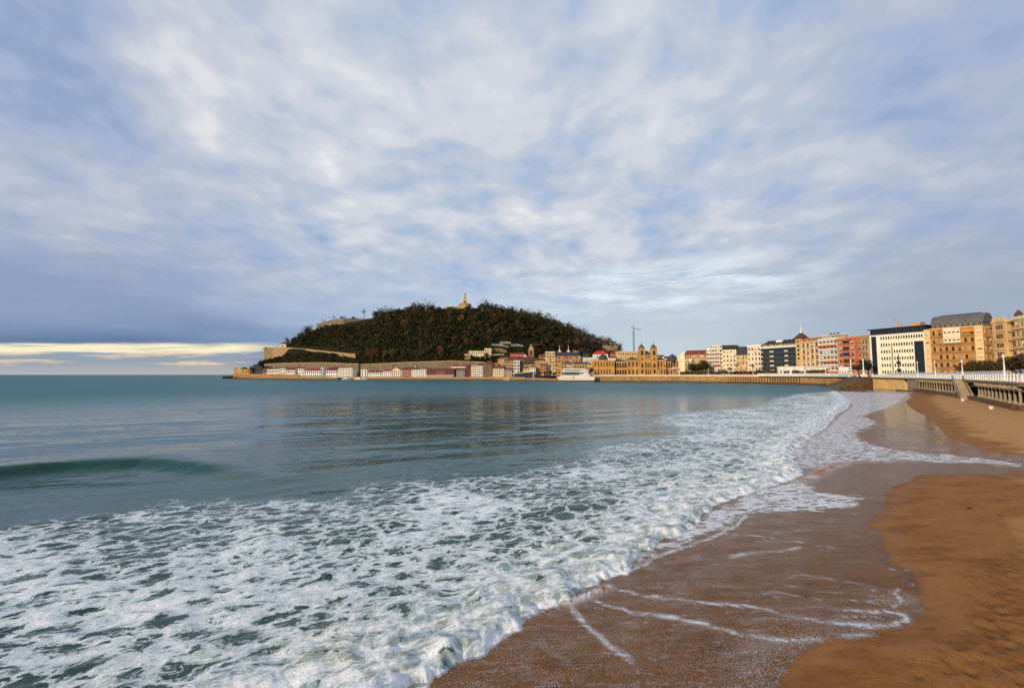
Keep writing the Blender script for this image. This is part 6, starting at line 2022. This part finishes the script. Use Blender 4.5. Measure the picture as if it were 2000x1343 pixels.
# banded cream apartments
t_, W_, H, D_, rd = ap('cream apartment block wrapped in long white balcony bands', 1382, 456, 1411.5, 444, 682, 7, 6, m_cr, ('flat', 1, m_wh), wf=.75, kind='wide', sides=(3, 0), cornice=False)
for f_ in range(1, 7):
    balcony(t_, -.6, W_ * .92, 0, H * f_ / 7 + .05, M_WHITE, 1.3, 1.05, True)
awning(t_, W_ * .45, W_ * .9, -.1, H * 3 / 7 - .4, AW_R)
block(t_, 2.5, 3, W_ - 4, 9, H + .4, H + 3.6, m_cr, grid_wins(W_ - 4, H + .4, H + 3.6, 1, 5, .6, .6), name='penthouse', rnd=rd)
roof(t_, 'slab', 2.5, 3, W_ - 4, 9, H + 3.603, .4, m_wh, .6, 'penthouse_roof')
t_, W_, H, D_, rd = ap('cream block with large square windows and a black mansard roof', 1412, 443, 1439.5, 434, 683, 6, 4, m_cr, ('mansard', 4.6, M_DARKROOF), wf=.45, hf=.45)
for f_ in range(1, 6):
    balcony(t_, W_ * .74, W_ - .1, 0, H * f_ / 6 + .05, M_WHITE, .8, .9, False)
t_, W_, H, D_, rd = ap('yellow house with tall arched windows below black rounded roofs', 1440, 434, 1461, 427, 693.5, 4, 4, m_yel, ('mansard', 8.5, M_DARKROOF), wf=.42, hf=.72, D_=16)
MB().box(W_ * .1, W_ * .9, -1.2, -.02, .0, 3.6).build('shop_front', AW_R, t_)
t_, W_, H, D_, rd = ap('white ornate house with pale garlands and a small round crest', 1461.4, 427, 1487.5, 417, 677.5, 6, 4, m_cr, ('flat', 1.6, m_wh), wf=.5, hf=.5)
for f_ in range(1, 6):
    balcony(t_, W_ * .28, W_ * .72, 0, H * f_ / 6 + .05, M_WHITE, .9, 1.0, True)
for x in (.12, .88):
    MB().lathe([(1.0, 0), (1.1, .25), (.5, .4)], 12).build('roundel', mat((196, 128, 60), .8, .1), t_).location = (W_ * x, -.2, H * .62)
t_, W_, H, D_, rd = ap('dark glass block with pale balcony stacks and a black chimneyed roof', 1488, 416, 1557, 384, 681, 6, 13, mat((70, 76, 78), .5, .15), None, wf=.92, hf=.80, kind='curtain', pane=m_gls, frame=M_DARKF, cornice=False, sides=(3, 0))
MB().box(-.8, W_ + .5, -.9, D_, H + .003, H + 1.6).build('white_band', M_WHITE, t_)
block(t_, 1.5, 1.5, W_ - 3, D_ - 3, H + 1.603, H + 3.6, m_beige, grid_wins(W_ - 3, H + 1.6, H + 3.6, 1, 10, .6, .6), name='attic', rnd=rd)
r2 = roof(t_, 'hip', 1.5, 1.5, W_ - 3, D_ - 3, H + 3.603, 3.6, M_DARKROOF, 1.2)
for k in range(7):
    chimney(r2, W_ * (.12 + .12 * k), 5, H + 4.6, 2.6, M_DARKROOF, .5)
MB().box(W_ * .40, W_ * .58, 2.6, 5.0, H + 4.6, H + 7.2).build('roof_hatch', M_WHITE, r2)
m_pale = mat((214, 190, 170), .7, .08)
for f_ in range(6):
    for a, b_ in ((0, .07), (.28, .40), (.70, .80)):
        balcony(t_, W_ * a, W_ * b_, -.02, H * (f_ + .12) / 6, m_pale, 1.0, 1.2, True)
# ochre palace with the turret
t_, W_, H, D_, rd = ap('ochre and white palace block with pilasters and a pagoda roofed corner turret', 1560, 382, 1602, 356, 671, 5, 5, m_och, None, wf=.42, hf=.6, ground=3.5)
zs = lambda y: ztop(1566, y, 380) - BZ
M_PIL = mat((228, 212, 178), .8, .06)
for k in range(6):
    x = W_ * k / 5
    MB().box(max(0, x - .55), min(W_, x + .55), -.35, -.004, 3.5, H - .3).build('pilaster', M_PIL, t_)
MB().box(-.7, W_ + .4, -.9, D_, H + .003, H + .7).build('cornice', M_PIL, t_)
block(t_, .3, 1.2, W_ - .6, D_ - 2, H + .703, zs(664), m_och2, grid_wins(W_ - .6, H + .7, zs(664), 1, 5, .35, .6), name='attic', rnd=rd)
roof(t_, 'slab', .3, 1.2, W_ - .6, D_ - 2, zs(664) + .003, .6, m_sal, .5, 'attic_roof')
block(t_, -1.0, -1.0, 6.2, 6.2, 0, zs(661), m_yel, [(1.6, 4.6, zs(686) + k * 3.6, zs(686) + k * 3.6 + 2) for k in range(-2, 3)], ([(1.6, 4.6, zs(686) + k * 3.6, zs(686) + k * 3.6 + 2) for k in range(-2, 3)], ()), name='turret', rnd=rd, kind='plain')
cx_, cy_ = 2.1, 2.1
sq = lambda r0, z_: [(cx_ - r0, cy_ - r0, z_), (cx_ + r0, cy_ - r0, z_), (cx_ + r0, cy_ + r0, z_), (cx_ - r0, cy_ + r0, z_)]
tr_ = MB().loft([sq(4.6, zs(661) + .003), sq(4.4, zs(661) + .3), sq(2.9, zs(657)), sq(3.1, zs(656.5)), sq(1.9, zs(653)), sq(1.0, zs(650.5)), sq(.7, zs(650))]).build('turret_roof', M_BROWNR, t_)
MB().lathe([(.8, zs(650) + .003), (.6, zs(647)), (.3, zs(644)), (.14, zs(636)), (.05, zs(627))], 8, (cx_, cy_)).tube((cx_ - .9, cy_, zs(628)), (cx_ + .9, cy_, zs(628)), .06, .06, 4).build('spire', M_WHITE, tr_)
MB().lathe([(.8, 0), (.8, .2)], 12).build('clock', M_WHITE, tr_).location = (cx_, cy_ - 2.6, zs(655))
# white banded block with orange awnings
t_, W_, H, D_, rd = ap('white banded block with orange awnings between the palace and the salmon block', 1602.3, 355, 1638, 337, 664.5, 7, 5, m_wh, ('flat', 1.0, m_wh), wf=.85, hf=.62, kind='wide', cornice=False, pane=mat((96, 92, 70), .3, .3))
for f_ in range(1, 7):
    balcony(t_, .1, W_ - .1, 0, H * f_ / 7 + .05, M_WHITE, 1.3, 1.0, True)
for f_, a, b_ in ((6, .0, .95), (3, .25, .97), (1, .35, .97)):
    awning(t_, W_ * a + .1, W_ * b_, -1.31, H * f_ / 7 - .25, AW_O, .5, .9)
block(t_, 1.5, 2, W_ - 3, 9, H + .4, H + 3.2, m_beige, grid_wins(W_ - 3, H + .4, H + 3.2, 1, 5, .5, .6), name='attic', rnd=rd)
r2 = roof(t_, 'slab', 1.5, 2, W_ - 3, 9, H + 3.203, .5, m_wh, .5, 'attic_roof')
for k in range(3):
    chimney(r2, W_ * (.3 + .2 * k), 6, H + 3.7, 1.2, M_DARKROOF, .6)
# salmon block
t_, W_, H, D_, rd = ap('salmon orange block with a curved cornice and one blue awning', 1638.4, 336, 1673, 318, 665, 6, 3, m_sal, ('flat', 1.6, m_sal), wf=.42, hf=.55)
for f_ in range(6):
    x0, x1 = W_ * .33, W_ * .67
    MB().box(x0, x1, -.06, -.006, H * (f_ + .2) / 6, H * (f_ + .82) / 6).build('loggia', M_DARKF, t_)
    balcony(t_, x0 - .3, x1 + .3, -.07, H * (f_ + .15) / 6, m_sal if f_ != 1 else AW_R, .9, .9, f_ % 2 == 1)
awning(t_, W_ * .3, W_ * .7, -.1, H * 3.92 / 6, AW_B, 1.4, 1.0)
MB().loft([[(W_ * .2, -.9, H - 1), (W_ * .8, -.9, H - 1), (W_ * .8, -.01, H - 1), (W_ * .2, -.01, H - 1)], [(W_ * .15, -1.4, H + .2), (W_ * .85, -1.4, H + .2), (W_ * .85, -.01, H + .2), (W_ * .15, -.01, H + .2)]]).build('curved_cornice', m_sal, t_)
MB().box(0, W_, -.5, -.01, 0, 2.6).build('ground_front', m_cr, t_)
# grey beige block
t_, W_, H, D_, rd = ap('grey beige block with recessed balconies left of the white office block', 1673.4, 322, 1698, 310, 664, 6, 4, m_beige, ('flat', 2.6, mat((178, 138, 84), .8, .1)), wf=.6, hf=.55)
for f_ in range(1, 6):
    balcony(t_, W_ * .48, W_ - .2, 0, H * f_ / 6 + .05, m_beige, .9, .9, True)
# small white kiosks behind the sea wall
for k, (xl, xr, Y_, lab) in enumerate([(1522, 1552, 368, 'long low white kiosk before the dark glass block'), (1553, 1570, 360, 'low white kiosk before the pagoda turret'), (1576, 1614, 345, 'low white kiosk with round windows before the ochre palace'), (1639, 1659, 306, 'low white kiosk before the salmon block')]):
    house(lab, xl, Y_, xr, Y_ - 3, 716.5 if k < 2 else 717.5, 1, 4, m_wh, ('slab', .5, m_wh), zb_=BZ, D_=5, name='kiosk', cat='kiosk', wf=.4, hf=.35, cornice=False)
# white office block
loc, W_, rz = place(1702, 288, 1810, 260, BZ)
t_ = thing('office_block', 'white office block with small dark windows and tall dark glass panels', 'building', loc, rz)
zs = lambda y: ztop(1702, y, 288) - BZ
H = zs(655.5)
uu = lambda px: W_ * ((px - 1000) / F * 288 - (702 / F * 288)) if False else None
def along(px):                         # distance along the facade for a pixel column
    k = (px - 1000) / F
    A_ = Vector((loc.x, loc.y))
    d_ = Vector((math.cos(rz), math.sin(rz)))
    return (k * A_.y - A_.x) / (d_.x - k * d_.y)
wl = [(along(1703.5), along(1713.5), .9, H - .8)]
cols_ = np.linspace(1723, 1803, 17)
rows = [H * (k + .45) / 6.2 for k in range(6)]
gz = H * .80
for r0 in range(6):
    for c_ in cols_:
        if r0 < 5 and c_ > 1784:
            continue
        x = along(c_)
        wl.append((x - .42, x + .42, rows[r0], rows[r0] + 1.9))
wl.append((along(1787), along(1806), .9, gz))
rd = random.Random(9)
mb = MB()
seats = wall_face(mb, (0, 0), (1, 0), W_, 0, H, wl, .35)
seats += wall_face(mb, (0, 16), (0, -1), 16, 0, H, [], .3)
seats += wall_face(mb, (W_, 0), (0, 1), 16, 0, H, [], .3)
mb.face([(0, 0, H), (W_, 0, H), (W_, 16, H), (0, 16, H)]).face([(W_, 16, 0), (0, 16, 0), (0, 16, H), (W_, 16, H)])
mb.build('wall', mat((232, 224, 200), .75, .05, .2, streak=True), t_)
m_pan = mat((26, 36, 48), .15, .2, .3, .5)
for q_, ww, hh_, rz2 in seats:
    if hh_ > 5:
        inst('glass_panel', window_mesh(ww, hh_, m_pan, M_DARKF, 'curtain'), t_, q_, rz2)
    else:
        inst('window', window_mesh(.84, 1.9, M_GLASS if rd.random() < .8 else mat((150, 92, 56), .7, .1), M_DARKF, 'plain'), t_, q_, rz2)
block(t_, -.2, 1.5, W_ + .2, 13, H + .003, H + 3.6, M_SLATE, grid_wins(W_ + .2, H, H + 3.6, 1, 14, .85, .7), kind='plain', frame=M_DARKF, pane=m_pan, name='attic', rnd=rd)
roof(t_, 'slab', -.2, 1.5, W_ + .2, 13, H + 3.603, .5, M_DARKROOF, 1.2)
MB().box(W_ * .72, W_ * .88, 4, 9, H + 4.1, H + 6.4).build('lift_house', m_och, t_)
MB().box(-.5, W_ + .3, -.5, -.01, 0, .5).build('white_sill', m_wh, t_)
# roof crane
q_ = t_
tc = thing('roof_crane', 'small beige jib crane rising above the white office block', 'crane', (*at(1764, 731, 274).xy, BZ + H + 4.0))
zc = lambda y: ztop(1764, y, 274) - BZ - H - 4.0
MB().box(-1, 1, -1, 1, -.1, 1.4).build('base', mat((206, 168, 120), .6, .1), tc)
MB().tube((0, 0, 1.2), (-2.6, 0, zc(624)), .5, .35, 6).build('jib', mat((206, 168, 120), .6, .1), tc)
MB().tube((-2.4, 0, zc(625)), (-4.4, 0, zc(623)), .35, .25, 6).tube((-4.4, 0, zc(623)), (-4.2, 0, zc(633)), .06, .06, 4).build('hook_arm', mat((206, 168, 120), .6, .1), tc)
# ochre corner building
loc, W_, rz = place(1811, 258, 1927, 236, BZ)
t_ = thing('ochre_building', 'large ochre corner building with a grey barrel mansard roof', 'building', loc, rz)
zs = lambda y: ztop(1811, y, 258) - BZ
H = zs(645)
u = lambda f_: W_ * f_
rd = random.Random(21)
wl = [q_ for q_ in grid_wins(u(.76), 0, H, 6, 7, .42, .58, 0, u(.76)) if True]
block(t_, u(.11), 0, u(.76), 16, 0, H, m_och2, wl, kind='sash', frame=mat((120, 108, 88), .7, .1), alt=M_SHUT, mixp=.22, rnd=rd)
m_bay = mat((224, 184, 124), .8, .08, .3, streak=True)
for a, b_, nm in ((0, .11, 'left_bay'), (.87, 1.0, 'right_bay')):
    W2 = u(b_ - a)
    block(t_, u(a), -.9, W2, 17, 0, H + (.6 if a else .3), m_bay, grid_wins(W2, 0, H, 6, 1, .62, .42), ([], grid_wins(17, 0, H, 6, 4, .45, .5) if a else []), kind='half', alt=M_SHUT, mixp=.4, name=nm, rnd=rd)
    mb = MB()
    for f_ in range(1, 7):
        mb.box(u(a) - .15, u(b_) + .15, -1.1, -.904, H * f_ / 6 - .25, H * f_ / 6 + .1)
    mb.build('bay_moulding', m_bay, t_)
for f_ in range(1, 6):
    balcony(t_, u(.115), u(.865), -.0, H * f_ / 6 + .05, mat((120, 106, 84), .7, .15), .75, .95, False)
MB().box(u(.10), u(.88), -.8, -.01, H + .003, H + .5).build('cornice', m_bay, t_)
block(t_, u(.35), -1.4, u(.29), 1.38, H * .70, H * 1.02, mat((224, 206, 172), .8, .06), grid_wins(u(.29), H * .70, H * 1.02, 2, 4, .7, .42), kind='half', name='white_bay', rnd=rd)
awning(t_, u(.66), u(.86), -.02, H * .97, mat((216, 142, 52), .8, .1), 1.2, 1.4)
block(t_, u(.12), 1.6, u(.86), 13, H + .504, H + 2.8, mat((120, 110, 96), .8, .1), grid_wins(u(.86), H + .5, H + 2.8, 1, 9, .6, .7), name='attic', rnd=rd)
# barrel mansard
prof = [(1.2, 0), (1.6, 1.2), (2.6, 2.6), (4.2, 3.8), (6.4, 4.5), (8.2, 4.7), (10.2, 4.5), (12.4, 3.8), (14.0, 2.6), (15.0, 1.2), (15.4, 0)]
zr = H + 2.803
R_ = MB().loft([[(x, y, zr + z_ * 1.15) for y, z_ in prof] for x in (u(.10), u(1.0))]).build('mansard_roof', mat((96, 92, 88), .6, .12, .4), t_)
for g_, n_ in ((.13, 3), (.40, 2), (.63, 3)):
    for k in range(n_):
        x0 = u(g_ + .07 * k)
        MB().loft([[(x0, 1.50, zr + 1.0), (x0 + u(.055), 1.50, zr + 1.0), (x0 + u(.055), 1.62, zr + .95), (x0, 1.62, zr + .95)][::-1], [(x0, 2.75, zr + 3.2), (x0 + u(.055), 2.75, zr + 3.2), (x0 + u(.055), 2.9, zr + 3.1), (x0, 2.9, zr + 3.1)][::-1]]).build('roof_window', m_pan, R_)
MB().box(u(.2), u(.9), 7.6, 8.8, zr + 5.3, zr + 5.8).build('ridge_vent', M_SLATE, R_)
for k, fx in enumerate((.20, .31)):
    MB().box(u(fx) - 1.0, u(fx) + 1.0, -.06, -.008, .2, 2.2).lathe([(1.0, 0), (1.0, .01)], 12).build('arched_door', M_DARKF, t_)
# recess, yellow tower house, scaffolded block, orange block at the edge
t_, W_, H, D_, rd = ap('narrow ochre house with stacked balconies left of the yellow tower', 1927.5, 240, 1944.5, 234, 643, 6, 2, m_och, ('flat', 1.2, m_och), wf=.5)
for f_ in range(1, 6):
    balcony(t_, .2, W_ - .2, 0, H * f_ / 6 + .05, m_och, 1.0, .9, False)
t_, W_, H, D_, rd = ap('yellow tower house with single wide windows and a crenellated top', 1945, 228, 1970, 220, 632, 6, 1, m_yel, ('flat', 1.0, m_yel), wf=.62, hf=.50, kind='wide', pane=mat((120, 62, 40), .6, .2), D_=12)
for k in range(3):
    MB().box(W_ * (.04 + .38 * k), W_ * (.04 + .38 * k) + 1.2, -.3, .9, H + 1.0, H + 2.6).build('merlon', m_yel, t_)
for f_ in range(1, 6):
    MB().box(-.2, W_ + .2, -.35, -.11, H * f_ / 6 - .12, H * f_ / 6 + .25).build('moulding', m_yel, t_)
t_, W_, H, D_, rd = ap('brick house behind pale scaffolding right of the yellow tower', 1971, 224, 1988, 217, 632, 6, 3, mat((170, 110, 78), .85, .15), ('flat', .8, m_brn))
for k in range(5):
    MB().tube((W_ * k / 4, -1.4, 0), (W_ * k / 4, -1.4, H + 1.5), .09, .09, 5).build('scaffold_pole', M_GREYST, t_)
for f_ in range(1, 7):
    MB().box(-.2, W_ + .2, -1.7, -.5, H * f_ / 6 - .12, H * f_ / 6).build('scaffold_deck', m_brn, t_)
t_, W_, H, D_, rd = ap('orange cream house with dark loggias at the right edge of the view', 1989, 212, 2030, 200, 625, 6, 4, m_yel, ('flat', 1.6, m_cr), wf=.5)
for f_ in range(1, 6):
    balcony(t_, .3, W_ - .3, 0, H * f_ / 6 + .05, m_yel, 1.0, .9, True)
MB().lathe([(1.6, 0), (1.4, 1.4), (.8, 2.4), (.2, 3.2)], 12).build('corner_urn', M_BROWNR, t_).location = (1.2, 1.2, H + 1.6)

# driftwood on the near sand
q_ = on_sand(1893, 994)
ds_, _ = seg_dist(np.array([q_[0]]), np.array([q_[1]]), SHORE, True)
o = MB().tube((-.16, 0, .03), (.12, .04, .05), .03, .045, 6).tube((.12, .04, .05), (.24, -.06, .10), .03, .01, 5).tube((-.02, .02, .05), (.05, .14, .12), .02, .008, 5).build('driftwood', mat((40, 30, 24), .9, .2))
o.location = (q_[0], q_[1], float(sand_z(ds_)[0]) + .02)
o.scale = (.8, .8, .8)
tag(o, 'small dark piece of driftwood lying alone on the wet sand', 'driftwood')
